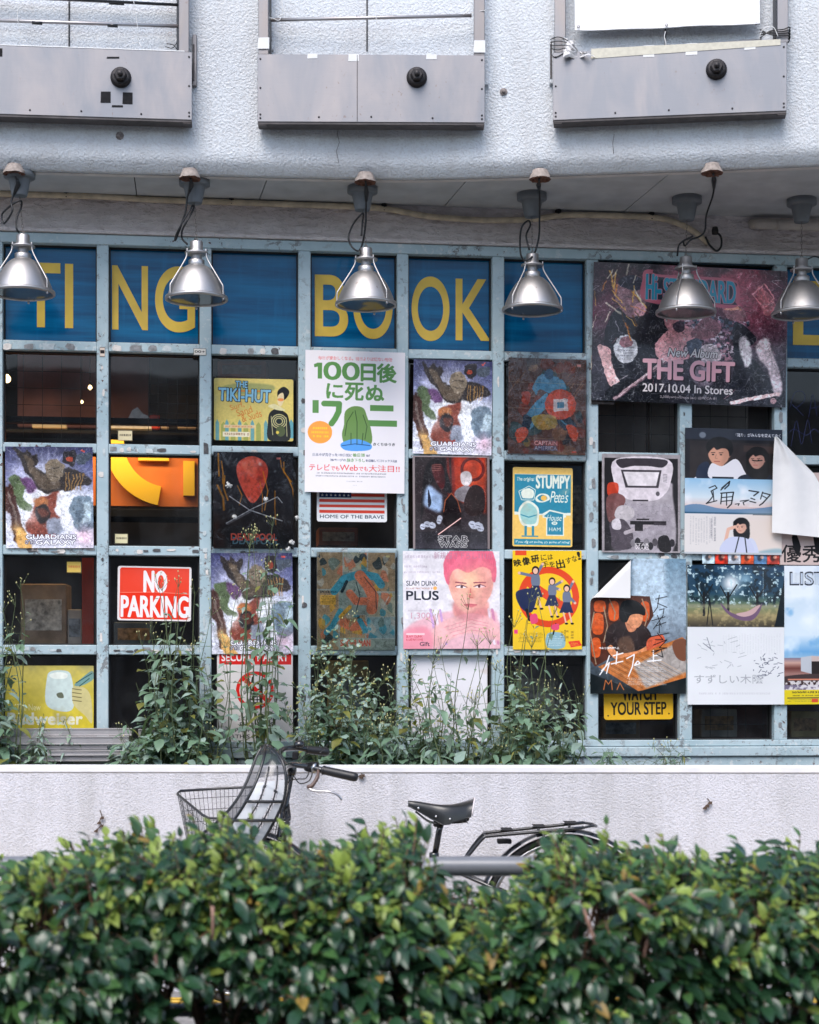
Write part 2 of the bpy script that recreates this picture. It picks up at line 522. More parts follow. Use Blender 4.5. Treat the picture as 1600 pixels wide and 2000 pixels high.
s = MB(); fbox(s, MU[0][0], MU[-1][1], -.06, .036, .88, ZB-.077, M_paint, .003); fbuild(s, 'plinth_board', bld)
def child(mb, name):   # sub-part of the frame
    return mb.build(name, frame_o, (0,0,0), (0,0,0))
me_glass = None
rails_z = [3.325] + RZ + [ZB]
for i, (a, b) in enumerate(MU):
    m = MB(); fbox(m, a, b, -.06, .0255 + .001*(i % 2), ZB, 3.325, M_paint, .003); child(m, 'mullion')
hr = .021
for i in range(len(MU)-1):
    a, b = MU[i][1], MU[i+1][0]
    for j, z in enumerate(RZ):
        m = MB(); fbox(m, a, b, -.06, .022, z-hr, z+hr, M_paint, .003); child(m, 'rail')
    for j in range(5):
        zt = rails_z[j] - (hr if j else 0); zb_ = rails_z[j+1] + (hr if j < 4 else 0)
        gk = MB(); w = .007
        fbox(gk, a, a+w, -.052, -.014, zb_, zt, M_gasket); fbox(gk, b-w, b, -.052, -.014, zb_, zt, M_gasket)
        fbox(gk, a+w, b-w, -.052, -.014, zt-w, zt, M_gasket); fbox(gk, a+w, b-w, -.052, -.014, zb_, zb_+w, M_gasket)
        child(gk, 'glazing_bead')
        if j == 0: continue
        gl = MB(); fbox(gl, a+w, b-w, -.036, -.034, zb_+w, zt-w, M_glass)
        gl.f = gl.f[2:3]; gl.m = gl.m[2:3]; gl.s = gl.s[2:3]       # one street-side sheet
        child(gl, 'glass_pane')

# blue fascia panels with yellow letters
def blue_mat():
    m, N, L, b = mat_base('blue_fascia_film')
    g = N.new('ShaderNodeNewGeometry').outputs['Position']
    st = nz(N, L, scaled(N, L, g, .6, .6, 9), 3, 4, .6)
    c = mixc(N, L, ramp(N, L, st, .35, .7), (.002,.066,.165), (.003,.135,.29))
    c = mixc(N, L, mth(N, L, 'MULTIPLY', ramp(N, L, nz(N, L, scaled(N, L, g, 9, 9, .8), 3, 3), .55, .7), .25), c, (.006,.16,.34))
    L.new(c, b.inputs['Base Color']); b.inputs['Roughness'].default_value = .12
    b.inputs['Specular IOR Level'].default_value = .18
    MATS['blue'] = m; return m
M_blue = blue_mat()
M_yel = plain('yellow_vinyl_letter', (.66,.44,.05), .5, noise=.14, scale=9, bump=.0006)
fpan = {}
for i in range(len(MU)-1):
    a, b = MU[i][1], MU[i+1][0]
    m = MB(); fbox(m, a+.007, b-.007, -.045, -.03, RZ[0]+hr+.007, 3.318, M_blue)
    fpan[i] = m.build('fascia_panel', bld, (0,0,0), (0,0,FA))

# ------------------------------------------------------------------ text
TC = {}
def text_tris(s, bold=0.0, shear=0.0, space=1.0, res=4):
    k = (s, bold, shear, space, res)
    if k in TC: return TC[k]
    c = bpy.data.curves.new('t', 'FONT'); c.body = s; c.offset = bold; c.shear = shear; c.space_character = space
    c.resolution_u = res; c.align_x = 'CENTER'
    o = bpy.data.objects.new('t', c)
    me = bpy.data.meshes.new_from_object(o)
    me.calc_loop_triangles()
    nv = len(me.vertices); co = np.zeros(nv*3); me.vertices.foreach_get('co', co); co = co.reshape(-1, 3)[:, :2]
    nt = len(me.loop_triangles); tr = np.zeros(nt*3, dtype=np.int32); me.loop_triangles.foreach_get('vertices', tr)
    bpy.data.objects.remove(o); bpy.data.curves.remove(c); bpy.data.meshes.remove(me)
    co = co - co.min(0)
    co = co / np.maximum(co.max(0), 1e-6)
    TC[k] = (co, tr.reshape(-1, 3))
    return TC[k]
def letter(ch, px0, py0, px1, py1, panel, clip=None):
    """flat vinyl letter standing 2 mm proud of its panel"""
    co, tr = text_tris(ch, .012, 0, 1, 14)
    u0, z1 = UZ(px0, py0, -.03); u1, z0 = UZ(px1, py1, -.03)
    m = MB()
    n = len(co)
    vs = [(u0 + x*(u1-u0), .0285, z0 + y*(z1-z0)) for x, y in co] + [(u0 + x*(u1-u0), .0298, z0 + y*(z1-z0)) for x, y in co]
    fs = [tuple(t) for t in tr.tolist()]
    E = {}
    for t in fs:
        for a, b in ((t[0],t[1]),(t[1],t[2]),(t[2],t[0])): E[(a,b)] = 1
    fs2 = [(a, a+n, b+n, b) for (a, b) in E if (b, a) not in E]
    m.add(vs, fs + fs2, M_yel)
    m.build('letter', panel)
PI0 = 2      # index of the pane column that starts at photo column 5
for ch, x0, y0, x1, y1, c in [('T', 42, 512, 118, 640, 0), ('I', 127, 515, 143, 641, 0), ('N', 219, 518, 289, 645, 1), ('G', 303, 519, 381, 650, 1),
        ('B', 615, 536, 680, 658, 3), ('O', 690, 536, 767, 663, 3), ('O', 804, 539, 878, 667, 4), ('K', 890, 544, 958, 666, 4), ('E', 1549, 548, 1618, 675, 8)]:
    letter(ch, x0, y0, x1, y1, fpan[PI0 + c])

# paper and glue remnants on the frame
random.seed(5)
res_m = [plain('paper_remnant', (.66,.62,.58), .8, noise=.15, scale=60), plain('grey_glue_remnant', (.23,.235,.24), .7, noise=.3, scale=70), plain('pale_tape_remnant', (.50,.56,.57), .6, noise=.15, scale=60), plain('dark_glue_remnant', (.07,.07,.075), .7, noise=.4, scale=80)]
def remnant(px, py, w, h, mt, n=.0235):
    u, z = UZ(px, py, n)
    m = MB(); k = random.randint(6, 10); pts = []
    for i in range(k):
        a = 2*PI*i/k; r = random.uniform(.75, 1.05)
        c_, s_ = math.cos(a), math.sin(a)
        q = max(abs(c_), abs(s_))
        pts.append((u + c_/q*w/2*r, z + s_/q*h/2*r))
    m.prism(pts, -n-.0012, -n, mt)
    m.build('paper_remnant', frame_o)
for x, w, k in [(15,.05,0),(57,.06,1),(95,.07,2),(138,.06,1),(228,.05,0),(266,.075,1),(298,.05,1),(325,.05,2),(436,.045,0),(490,.045,1),(513,.04,0),(537,.05,3)]:
    remnant(x, 677 + (x > 200)*3 + (x > 400)*6, w*.8, .03, res_m[k], .0235)
for _ in range(120):
    i = random.randint(0, 8); j = random.randint(1, 3)
    px = random.uniform(MX[i][1]+8, (MX[i+1][0])-8)
    Y = 7.98/(1-FS*(px-800)/FPX); py = HOR - (RZ[j]-CAM_H)*FPX/Y + random.uniform(-3, 3)
    remnant(px, py, random.uniform(.015,.05), random.uniform(.008,.022), random.choice(res_m), .0235)
for _ in range(110):
    i = random.randint(0, 8)
    remnant((MX[i][0]+MX[i][1])/2 + random.uniform(-4,4), random.uniform(690, 1420), random.uniform(.008,.024), random.uniform(.015,.055), random.choice(res_m), .0275)

# ------------------------------------------------------------------ room behind the glass
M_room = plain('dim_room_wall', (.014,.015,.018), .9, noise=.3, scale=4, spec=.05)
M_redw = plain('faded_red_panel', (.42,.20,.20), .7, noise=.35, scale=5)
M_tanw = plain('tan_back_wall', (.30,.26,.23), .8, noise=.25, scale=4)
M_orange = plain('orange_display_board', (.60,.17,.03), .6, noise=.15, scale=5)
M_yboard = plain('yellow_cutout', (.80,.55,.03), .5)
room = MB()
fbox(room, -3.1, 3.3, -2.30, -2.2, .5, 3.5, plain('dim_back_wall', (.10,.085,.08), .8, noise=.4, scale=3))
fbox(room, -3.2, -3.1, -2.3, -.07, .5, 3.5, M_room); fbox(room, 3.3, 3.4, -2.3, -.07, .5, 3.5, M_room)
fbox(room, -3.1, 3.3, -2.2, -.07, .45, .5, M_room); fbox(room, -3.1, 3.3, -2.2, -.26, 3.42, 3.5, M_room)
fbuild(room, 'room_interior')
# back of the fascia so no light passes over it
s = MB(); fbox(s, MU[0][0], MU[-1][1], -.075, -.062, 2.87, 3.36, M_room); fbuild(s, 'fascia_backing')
def inbox(px0, py0, px1, py1, n, t, mat, bev=0):
    u0, z1 = UZ(px0, py0, n); u1, z0 = UZ(px1, py1, n)
    m = MB(); m.box((0, 0, 0), (u1-u0, t, z1-z0), mat, bev)
    return m, F(u0, n, z0)
def thing_box(name, label, cat, px0, py0, px1, py1, n, t, mat, bev=.004, group=None):
    m, l = inbox(px0, py0, px1, py1, n, t, mat, bev)
    o = m.build(name, None, l, (0,0,FA)); tag(o, label, cat, group); return o
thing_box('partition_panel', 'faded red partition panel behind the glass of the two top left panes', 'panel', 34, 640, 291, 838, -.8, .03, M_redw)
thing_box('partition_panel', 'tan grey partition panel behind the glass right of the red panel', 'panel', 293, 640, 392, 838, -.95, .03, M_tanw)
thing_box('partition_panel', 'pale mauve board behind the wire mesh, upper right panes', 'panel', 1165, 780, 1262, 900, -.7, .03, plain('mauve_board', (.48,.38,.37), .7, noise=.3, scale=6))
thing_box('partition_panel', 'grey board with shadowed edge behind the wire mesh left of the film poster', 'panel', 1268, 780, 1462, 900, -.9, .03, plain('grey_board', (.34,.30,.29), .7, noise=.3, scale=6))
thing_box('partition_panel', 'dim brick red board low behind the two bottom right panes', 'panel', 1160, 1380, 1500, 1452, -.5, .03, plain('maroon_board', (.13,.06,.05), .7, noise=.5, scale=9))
thing_box('curtain_strip', 'narrow red curtain strip behind the dark pane left of the no parking sign', 'curtain', 160, 1075, 183, 1272, -.3, .02, plain('red_cloth', (.35,.04,.02), .8, noise=.2, scale=10))
ob = empty('lit_letter_board', F(UZ(-40, 1000, -.5)[0], -.5, UZ(0, 1000, -.5)[1]), FA)
tag(ob, 'warmly lit orange board with thick yellow curved letters behind the glass', 'sign')
def rel(o, par):
    bpy.context.view_layer.update()
    o.parent = par; o.matrix_parent_inverse = par.matrix_world.inverted()
m, l = inbox(-40, 868, 392, 990, -.5, .03, M_orange, 0); o = m.build('board', None, l, (0,0,FA)); rel(o, ob)
m = MB(); P = []
cu, cz = UZ(330, 865, -.47)
for i in range(15):
    a = math.radians(178 + i*82/14); P.append((cu + .30*math.cos(a), cz + .30*math.sin(a)))
for i in range(14, -1, -1):
    a = math.radians(178 + i*82/14); P.append((cu + .21*math.cos(a), cz + .21*math.sin(a)))
m = MB()
for i in range(14):
    q = [P[i], P[i+1], P[28-i], P[29-i]]
    m.prism(q, .46, .50, M_yboard)
o = m.build('letter', None, FO, (0,0,FA)); rel(o, ob)
for r_ in [(358, 900, 380, 968), (270, 872, 330, 900), (-5, 880, 16, 960)]:
    m, l = inbox(*r_, -.46, .04, M_yboard); o = m.build('letter', None, l, (0,0,FA)); rel(o, ob)
thing_box('shelf', 'dark shelf below the orange lit letter board behind the glass', 'shelf', -40, 990, 392, 1012, -.42, .25, M_room)
bl = bpy.data.lights.new('board_light', 'AREA'); bl.shape = 'RECTANGLE'; bl.size = 1.0; bl.size_y = .05; bl.energy = 3; bl.color = (1, .62, .25)
blo = bpy.data.objects.new('board_light', bl); COL.objects.link(blo)
blo.location = F(UZ(150, 850, -.3)[0], -.28, UZ(150, 850, -.3)[1]+.02); blo.rotation_euler = (math.radians(28), 0, FA)
tl = MB(); tl.box((-.55, -.02, 0), (.55, .03, .03), M_room, .004)
tag(tl.build('strip_lamp', None, F(UZ(150, 850, -.3)[0], -.26, UZ(150, 850, -.3)[1]+.045), (0,0,FA)), 'dark strip lamp lighting the orange letter board inside the shop', 'lamp')
M_bulb = plain('glowing_bulb', (1,.8,.5), .4, emit=((1,.72,.35), 3))
for px, py, r_, lb in ((14, 740, .017, 'bright warm bulb glowing behind the far left pane'), (176, 757, .010, 'small dim warm bulb glowing in front of the red panel'), (160, 785, .007, 'tiny faint warm bulb just under the small dim bulb')):
    u, z = UZ(px, py, -.45)
    m = MB(); m.lathe([(0,-r_*1.1)] + [(r_*math.sin(PI*i/8), -r_*1.1*math.cos(PI*i/8)) for i in range(1, 8)] + [(r_*.45, r_*1.3), (0, r_*1.35)], M_bulb, 12)
    rt = empty('light_bulb', F(u, -.45, z)); tag(rt, lb, 'bulb', 'bulbs inside the shop'); m.build('globe', rt)
    m = MB(); m.lathe([(0, r_*1.2), (r_*.6, r_*1.2), (r_*.6, r_*2.4), (0, r_*2.4)], M_black, 10)
    m.tube([(0,0,r_*2.3), (0,0,3.42-z)], .0015, M_black, 5); m.build('socket', rt)
# goods on the shelf above the board
thing_box('shelf', 'dark upper shelf behind the glass of the two top left panes', 'shelf', -30, 836, 392, 850, -.45, .2, M_room)
m = MB(); rr = random.Random(3)
P = [(0,0),(.01,.05),(.05,.045),(.075,.035),(.10,.085),(.125,.10),(.15,.07),(.175,.06),(.19,.03),(.19,0)]
m.prism(P, 0, .08, plain('crumpled_white_bag', (.6,.6,.6), .4, noise=.2, scale=40, bump=.004))
u, z = UZ(216, 836, -.42); tag(m.build('plastic_bag', None, F(u, -.42, z), (0,0,FA)), 'crumpled white plastic bag on the shelf behind the second pane', 'bag')
thing_box('paper_box', 'bright red small box on the shelf beside the white bag', 'box', 292, 810, 312, 836, -.42, .06, plain('red_card', (.6,.05,.02), .5))
thing_box('paper_box', 'cream box on the shelf at the right end of the second pane', 'box', 346, 818, 384, 836, -.42, .06, plain('cream_card', (.5,.42,.36), .6, noise=.1))
thing_box('paper_box', 'small pale box between the red box and the cream box', 'box', 314, 822, 330, 836, -.42, .06, plain('pale_card', (.45,.38,.36), .6))
thing_box('shelf_tray', 'long cream tray lying on the shelf behind the top left pane', 'tray', 62, 826, 130, 836, -.42, .06, plain('cream_tray', (.42,.38,.30), .6))

# wire mesh grids behind the panes
M_wire = plain('black_mesh_wire', (.02,.02,.02), .5)
def mesh_grid(px0, py0, px1, py1, sx, sz, label, n=-.09, r_=.0013):
    u0, z1 = UZ(px0, py0, n); u1, z0 = UZ(px1, py1, n); W_ = u1-u0; H_ = z1-z0
    m = MB()
    k = int(W_/sx)
    for i in range(k+1): m.tube([(i*sx, 0, 0), (i*sx, 0, H_)], r_, M_wire, 4)
    k = int(H_/sz)
    for i in range(k+1): m.tube([(0, .0026, i*sz), (W_, .0026, i*sz)], r_, M_wire, 4)
    tag(m.build('wire_grid', None, F(u0, n, z0), (0,0,FA)), label, 'wire grid')
mesh_grid(8, 690, 188, 858, .084, .075, 'black wire grid behind the top left pane with the glowing bulb')
mesh_grid(290, 738, 388, 845, .043, .043, 'small fine black wire grid behind the pane left of the yellow tin sign')
mesh_grid(1168, 788, 1327, 885, .085, .085, 'black wire grid behind the pane above the grey soldier poster')
mesh_grid(1353, 788, 1460, 850, .085, .085, 'black wire grid behind the pane above the film poster')
mesh_grid(1353, 1374, 1512, 1450, .085, .085, 'black wire grid behind the pane below the hammock poster')
mesh_grid(985, 1275, 1148, 1450, .12, .12, 'thin red wire grid behind the leafy pane under the yellow schoolgirl poster', -.12)

# the building across the street (unseen, added to darken reflections in panes and lamps)
opp = empty('added_opposite_building', (0, -9.5, 0)); tag(opp, 'unseen grey block with dark windows, added across the street to darken reflections', 'building')
M_opp = plain('opposite_render', (.30,.29,.28), .8, noise=.15, scale=2)
M_oppw = plain('opposite_window', (.05,.06,.07), .15)
m = MB(); m.box((-14, -8, 0), (12, 0, 5.6), M_opp, .02); m.build('wall', opp)
m = MB(); m.box((-14.2, -8.2, 5.62), (12.2, .2, 5.85), M_opp, .02); m.build('roof_slab', opp)
m = MB(); m.box((-.8, 0, -.7), (.8, .04, .7), M_oppw, .01); w0 = m.build('window', opp, (-12.5, .01, 1.6)); wf = MB()
for a in ((-.86,.0,-.76,-.8,.07,.76),(.8,.0,-.76,.86,.07,.76),(-.8,.0,.7,.8,.07,.76),(-.8,.0,-.76,.8,.07,-.7),(-.02,.045,-.7,.02,.06,.7)): wf.box(a[:3], a[3:], M_white, .004)
wfo = wf.build('frame', w0)
for i in range(10):
    for z in (1.6, 4.2):
        if i == 0 and z == 1.6: continue
        c = w0.copy(); COL.objects.link(c); c.location = (-12.5+2.5*i, .01, z); d = wfo.copy(); COL.objects.link(d); d.parent = c

# dim clutter deeper in the shop
rr = random.Random(21)
_cl = [(.30,.22,.15),(.38,.36,.33),(.12,.16,.20),(.34,.14,.10),(.42,.34,.16),(.18,.20,.16),(.30,.28,.30)]
_nm = ['brown','pale grey','slate blue','brick red','mustard','olive','lilac grey']
_where = ['low in the left dark pane','beside the red curtain strip','behind the no parking sign','behind the flag sign','under the comic-strip poster','behind the blank white sheet','behind the leafy pane under the yellow poster','behind the yellow warning plate','in the pane below the hammock poster','behind the chef hat sign','above the yellow tin sign','in the right edge pane']
_pos = [(40,1140,130,1262),(132,1190,160,1262),(222,1215,300,1262),(622,1030,700,1066),(640,1290,720,1420),(955,1290,985,1440),(1010,1300,1100,1400),(1176,1400,1250,1445),(1370,1385,1440,1440),(1100,910,1140,1060),(425,705,520,740),(1545,1390,1600,1440)]
for k, (x0_, y0_, x1_, y1_) in enumerate(_pos):
    cc = _cl[k % 7]
    u0, z1 = UZ(x0_, y0_, -.35); u1, z0 = UZ(x1_, y1_, -.35)
    m = MB(); w_, h_ = u1-u0, z1-z0
    m.box((0, 0, 0), (w_, .18, h_), plain('clutter_%s' % _nm[k % 7].replace(' ', '_'), cc, .7, noise=.35, scale=14), .004)
    tag(m.build('stacked_carton', None, F(u0, -.35, z0), (0,0,FA+rr.uniform(-.1,.1))), 'dim %s carton inside the shop %s' % (_nm[k % 7], _where[k]), 'carton')
    o = bpy.data.objects['stacked_carton' if k == 0 else 'stacked_carton.%03d' % k]
    m = MB(); m.box((w_*.1, -.002, h_*.25), (w_*.9, -.0002, h_*.75), plain('clutter_label_%d' % (k % 3), [(.45,.43,.38),(.2,.24,.28),(.4,.25,.12)][k % 3], .6, noise=.6, scale=45)); m.build('front_label', o)

# ------------------------------------------------------------------ printed sheets: a small painter
def _blur(a, r):
    r = int(r)
    if r < 1: return a
    for _ in range(2):
        for ax in (0, 1):
            p = np.pad(a, [(r+1, r) if k == ax else (0, 0) for k in (0, 1)], mode='edge')
            c = np.cumsum(p, axis=ax)
            n = a.shape[ax]; k = 2*r+1
            a = (np.take(c, range(k, k+n), axis=ax) - np.take(c, range(0, n), axis=ax)) / k
    return a
def fbm(h, w, cell, seed, octv=4):
    rs = np.random.RandomState(seed); out = np.zeros((h, w)); amp = 1; tot = 0
    for o in range(octv):
        c = max(cell / 2**o, 1.5)
        gh, gw = int(h/c)+3, int(w/c)+3
        g_ = rs.rand(gh, gw)
        y = np.arange(h)/c; x = np.arange(w)/c
        yi = y.astype(int); xi = x.astype(int); fy = y-yi; fx = x-xi
        fy = fy*fy*(3-2*fy); fx = fx*fx*(3-2*fx)
        a = g_[yi][:, xi]; b = g_[yi][:, xi+1]; c_ = g_[yi+1][:, xi]; d = g_[yi+1][:, xi+1]
        out += amp*((a*(1-fx)+b*fx)*(1-fy[:,None]) + (c_*(1-fx)+d*fx)*fy[:,None])
        tot += amp; amp *= .5
    return out/tot
def _dil(m0, r):
    m = m0.copy(); R_ = int(math.ceil(r))
    for dy in range(-R_, R_+1):
        for dx in range(-R_, R_+1):
            if dx*dx+dy*dy <= r*r+.3: m = np.maximum(m, np.roll(np.roll(m0, dy, 0), dx, 1))
    return m
class CV:
    def __init__(s, wpx, hpx, col=(1,1,1), k=2.3):
        s.w = int(wpx*k); s.h = int(hpx*k); s.a = np.ones((s.h, s.w, 3))*np.array(col)
        s.X, s.Y = np.meshgrid((np.arange(s.w)+.5)/s.w, (np.arange(s.h)+.5)/s.h)
        s.asp = s.h/s.w; s.sd = 1
    def put(s, mask, col, a=1.0):
        m = (mask*a)[..., None]; s.a = s.a*(1-m) + np.array(col)*m
    def pm(s, pts, soft=0):
        m = np.zeros((s.h, s.w), bool); n = len(pts)
        for i in range(n):
            x0, y0 = pts[i]; x1, y1 = pts[(i+1) % n]
            if y0 == y1: continue
            c = ((s.Y >= min(y0, y1)) & (s.Y < max(y0, y1))) & (s.X < (x1-x0)*(s.Y-y0)/(y1-y0)+x0)
            m ^= c
        m = m.astype(float)
        return _blur(m, soft*s.w) if soft else m
    def P(s, pts, col, a=1.0, soft=0): s.put(s.pm(pts, soft), col, a)
    def S(s, pts, col, a=1.0, soft=0, k=5):
        """smooth closed blob through points"""
        n = len(pts); q = []
        for i in range(n):
            p0, p1, p2, p3 = [np.array(pts[(i+d) % n], float) for d in (-1, 0, 1, 2)]
            for j in range(k):
                t = j/k; q.append(tuple(.5*((2*p1)+(p2-p0)*t+(2*p0-5*p1+4*p2-p3)*t*t+(3*p1-p0-3*p2+p3)*t**3)))
        s.P(q, col, a, soft)
    def R(s, x0, y0, x1, y1, col, a=1.0, soft=0): s.P([(x0,y0),(x1,y0),(x1,y1),(x0,y1)], col, a, soft)
    def E(s, cx, cy, rx, ry, col, a=1.0, soft=0, rot=0):
        dx = s.X-cx; dy = (s.Y-cy)*s.asp; c, q = math.cos(rot), math.sin(rot)
        d = ((dx*c+dy*q)/rx)**2 + ((-dx*q+dy*c)/ry)**2       # radii in widths
        m = (d < 1).astype(float) if not soft else np.clip((1-np.sqrt(d))/soft, 0, 1)
        s.put(m, col, a)
    def glow(s, cx, cy, r, col, a=1.0):
        d = np.sqrt((s.X-cx)**2 + ((s.Y-cy)*s.asp)**2)/r
        s.put(np.exp(-d*d*2), col, a)
    def L(s, pts, w, col, a=1.0, soft=0, taper=False):
        D = np.full((s.h, s.w), 9.0); n = len(pts)
        for i in range(n-1):
            x0, y0 = pts[i]; x1, y1 = pts[i+1]; y0 *= s.asp; y1 *= s.asp
            dx, dy = x1-x0, y1-y0; l2 = dx*dx+dy*dy+1e-9
            t = np.clip(((s.X-x0)*dx + (s.Y*s.asp-y0)*dy)/l2, 0, 1)
            d = np.hypot(s.X-x0-t*dx, s.Y*s.asp-y0-t*dy)
            if taper: d = d/np.maximum(.15, 1-(i+t)/(n-1))
            D = np.minimum(D, d)
        s.put(np.clip((w/2-D)*s.w+.5, 0, 1) if not soft else np.clip((w/2-D)/(w/2)/soft, 0, 1), col, a)
    def VG(s, stops, y0=0, y1=1, x0=0, x1=1):
        ys = [p[0] for p in stops]
        g_ = np.stack([np.interp(s.Y, ys, [p[1][k] for p in stops]) for k in range(3)], -1)
        m = ((s.Y >= y0) & (s.Y <= y1) & (s.X >= x0) & (s.X <= x1))[..., None]
        s.a = np.where(m, g_, s.a)
    def N(s, cell, amp, tint=None, lo=0, hi=1, mask=None):
        s.sd += 1
        f = fbm(s.h, s.w, cell*s.w, s.sd*7+s.w)
        if tint is None: s.a = np.clip(s.a*(1+(f-.5)[..., None]*2*amp), 0, 1)
        else:
            m = np.clip((f-lo)/(hi-lo), 0, 1)*amp
            if mask is not None: m = m*mask
            s.put(m, tint)
    def warp(s, amt, cell):
        s.sd += 3
        fx = (fbm(s.h, s.w, cell*s.w, s.sd)-.5)*2*amt*s.w; fy = (fbm(s.h, s.w, cell*s.w, s.sd+50)-.5)*2*amt*s.w
        yy, xx = np.mgrid[0:s.h, 0:s.w]
        s.a = s.a[np.clip((yy+fy).astype(int), 0, s.h-1), np.clip((xx+fx).astype(int), 0, s.w-1)]
    def T(s, txt, x0, y0, x1, y1, col, bold=0.0, shear=0.0, rot=0.0, a=1.0, space=1.0, outline=None, ow=.01, vert=False):
        if vert:
            n = len(txt); hh = (y1-y0)/n
            for i, ch in enumerate(txt): s.T(ch, x0, y0+i*hh, x1, y0+(i+.88)*hh, col, bold, shear, rot, a)
            return
        co, tr = text_tris(txt, 0.0, shear, space)
        cx, cy = (x0+x1)/2, (y0+y1)/2
        px = (x0 + co[:,0]*(x1-x0) - cx); py = (y1 - co[:,1]*(y1-y0) - cy)*s.asp
        c, q = math.cos(rot), math.sin(rot)
        X = (cx + px*c - py*q)*s.w; Y = (cy*s.asp + px*q + py*c)*s.w
        m = np.zeros((s.h, s.w))
        for t in tr:
            xs = X[t]; ys = Y[t]
            xa, xb = max(int(xs.min()-.5), 0), min(int(xs.max()+1.5), s.w); ya, yb = max(int(ys.min()-.5), 0), min(int(ys.max()+1.5), s.h)
            if xb <= xa or yb <= ya: continue
            gx = np.arange(xa, xb)[None, :]+.5; gy = np.arange(ya, yb)[:, None]+.5
            e = [(xs[(k+1)%3]-xs[k])*(gy-ys[k]) - (ys[(k+1)%3]-ys[k])*(gx-xs[k]) for k in range(3)]
            ins = ((e[0] >= -.3) & (e[1] >= -.3) & (e[2] >= -.3)) | ((e[0] <= .3) & (e[1] <= .3) & (e[2] <= .3))
            m[ya:yb, xa:xb] = np.maximum(m[ya:yb, xa:xb], ins)
        if bold:
            rr_ = bold*(y1-y0)*s.h*.9
            if rr_ >= .45: m = _dil(m, rr_)
        if outline is not None:
            s.put(_dil(m, max(1, ow*s.w)), outline, a)
        s.put(m, col, a)
    def detail(s, cell, amp, thr=.80, mask=None):
        """fine inked lines and glints, like dense drawing"""
        s.sd += 5
        f = fbm(s.h, s.w, cell*s.w, s.sd*11, 3); r = 1-np.abs(f-.5)*9
        g_ = fbm(s.h, s.w, cell*s.w*1.3, s.sd*11+3, 3); q = 1-np.abs(g_-.52)*9
        m = np.clip((r-thr)/(1-thr), 0, 1)*amp; k = np.clip((q-thr)/(1-thr), 0, 1)*amp
        if mask is not None: m = m*mask; k = k*mask
        s.a = s.a*(1-m[..., None]*.85)
        s.a = s.a+(1-s.a)*k[..., None]*.6
    def FINE(s, x0, y0, x1, y1, rows, col, a=.8, vert=False, ink=.62):
        """fine print too small to read: broken grey rows"""
        s.sd += 1; rs = np.random.RandomState(s.sd+rows*13)
        for r in range(rows):
            if vert: xx0 = x0+(x1-x0)*(r+.2)/rows; xx1 = xx0+(x1-x0)/rows*.55
            else: yy0 = y0+(y1-y0)*(r+.2)/rows; yy1 = yy0+(y1-y0)/rows*.55
            cell = (yy1-yy0)*s.asp if not vert else (xx1-xx0)/s.asp
            t = (y0 if vert else x0) + rs.rand()*.02; end = (y1 if vert else x1) - rs.rand()*.12*((y1-y0) if vert else (x1-x0))
            while t < end:
                l = cell*rs.uniform(.35, .9)
                if rs.rand() < .92:
                    b = ((xx0, t, xx1, t+l) if vert else (t, yy0, t+l, yy1))
                    xa, xb = int(b[0]*s.w), max(int(b[2]*s.w), int(b[0]*s.w)+1); ya, yb = int(b[1]*s.h), max(int(b[3]*s.h), int(b[1]*s.h)+1)
                    reg = s.a[ya:yb, xa:xb]
                    k = (rs.rand(*reg.shape[:2]) < ink)[..., None]*a
                    s.a[ya:yb, xa:xb] = reg*(1-k) + np.array(col)*k
                t += l + cell*.25
    def image(s, name):
        im = bpy.data.images.new(name, s.w, s.h, alpha=False)
        b = np.ones((s.h, s.w, 4), np.float32); b[..., :3] = np.clip(s.a[::-1], 0, 1)
        im.pixels.foreach_set(b.ravel()); im.pack(); im.update()
        return im

def print_mat(name, cv, gloss=.35, crinkle=0.0, coat=0.0, back=None, wash=0.0):
    m, N, L, b = mat_base(name)
    t = N.new('ShaderNodeTexImage'); t.image = cv.image(name); t.extension = 'EXTEND'; t.interpolation = 'Cubic'
    uv = N.new('ShaderNodeUVMap'); L.new(uv.outputs[0], t.inputs[0])
    g = N.new('ShaderNodeNewGeometry')
    c = t.outputs[0]
    # slightly uneven fading of the ink
    c = mixc(N, L, mth(N, L, 'MULTIPLY', ramp(N, L, nz(N, L, g.outputs['Position'], 5, 3), .4, .75), .04 + wash), c, (.62,.62,.62))
    if back is not None: c = mixc(N, L, g.outputs['Backfacing'], c, back)
    L.new(c, b.inputs['Base Color'])
    b.inputs['Roughness'].default_value = gloss
    b.inputs['Specular IOR Level'].default_value = .2
    b.inputs['Coat Weight'].default_value = coat*.35; b.inputs['Coat Roughness'].default_value = .08
    bp_ = N.new('ShaderNodeBump'); bp_.inputs['Strength'].default_value = .5; bp_.inputs['Distance'].default_value = .002 + crinkle
    h = nz(N, L, scaled(N, L, g.outputs['Position'], 1, 1, .35), 16 if crinkle else 7, 3, .5, dist=1.5 if crinkle else .3)
    L.new(h, bp_.inputs['Height'])
    if coat: L.new(bp_.outputs[0], b.inputs['Coat Normal'])
    bp2 = N.new('ShaderNodeBump'); bp2.inputs['Strength'].default_value = .3; bp2.inputs['Distance'].default_value = .002
    L.new(h, bp2.inputs['Height']); L.new(bp2.outputs[0], b.inputs['Normal'])
    return m

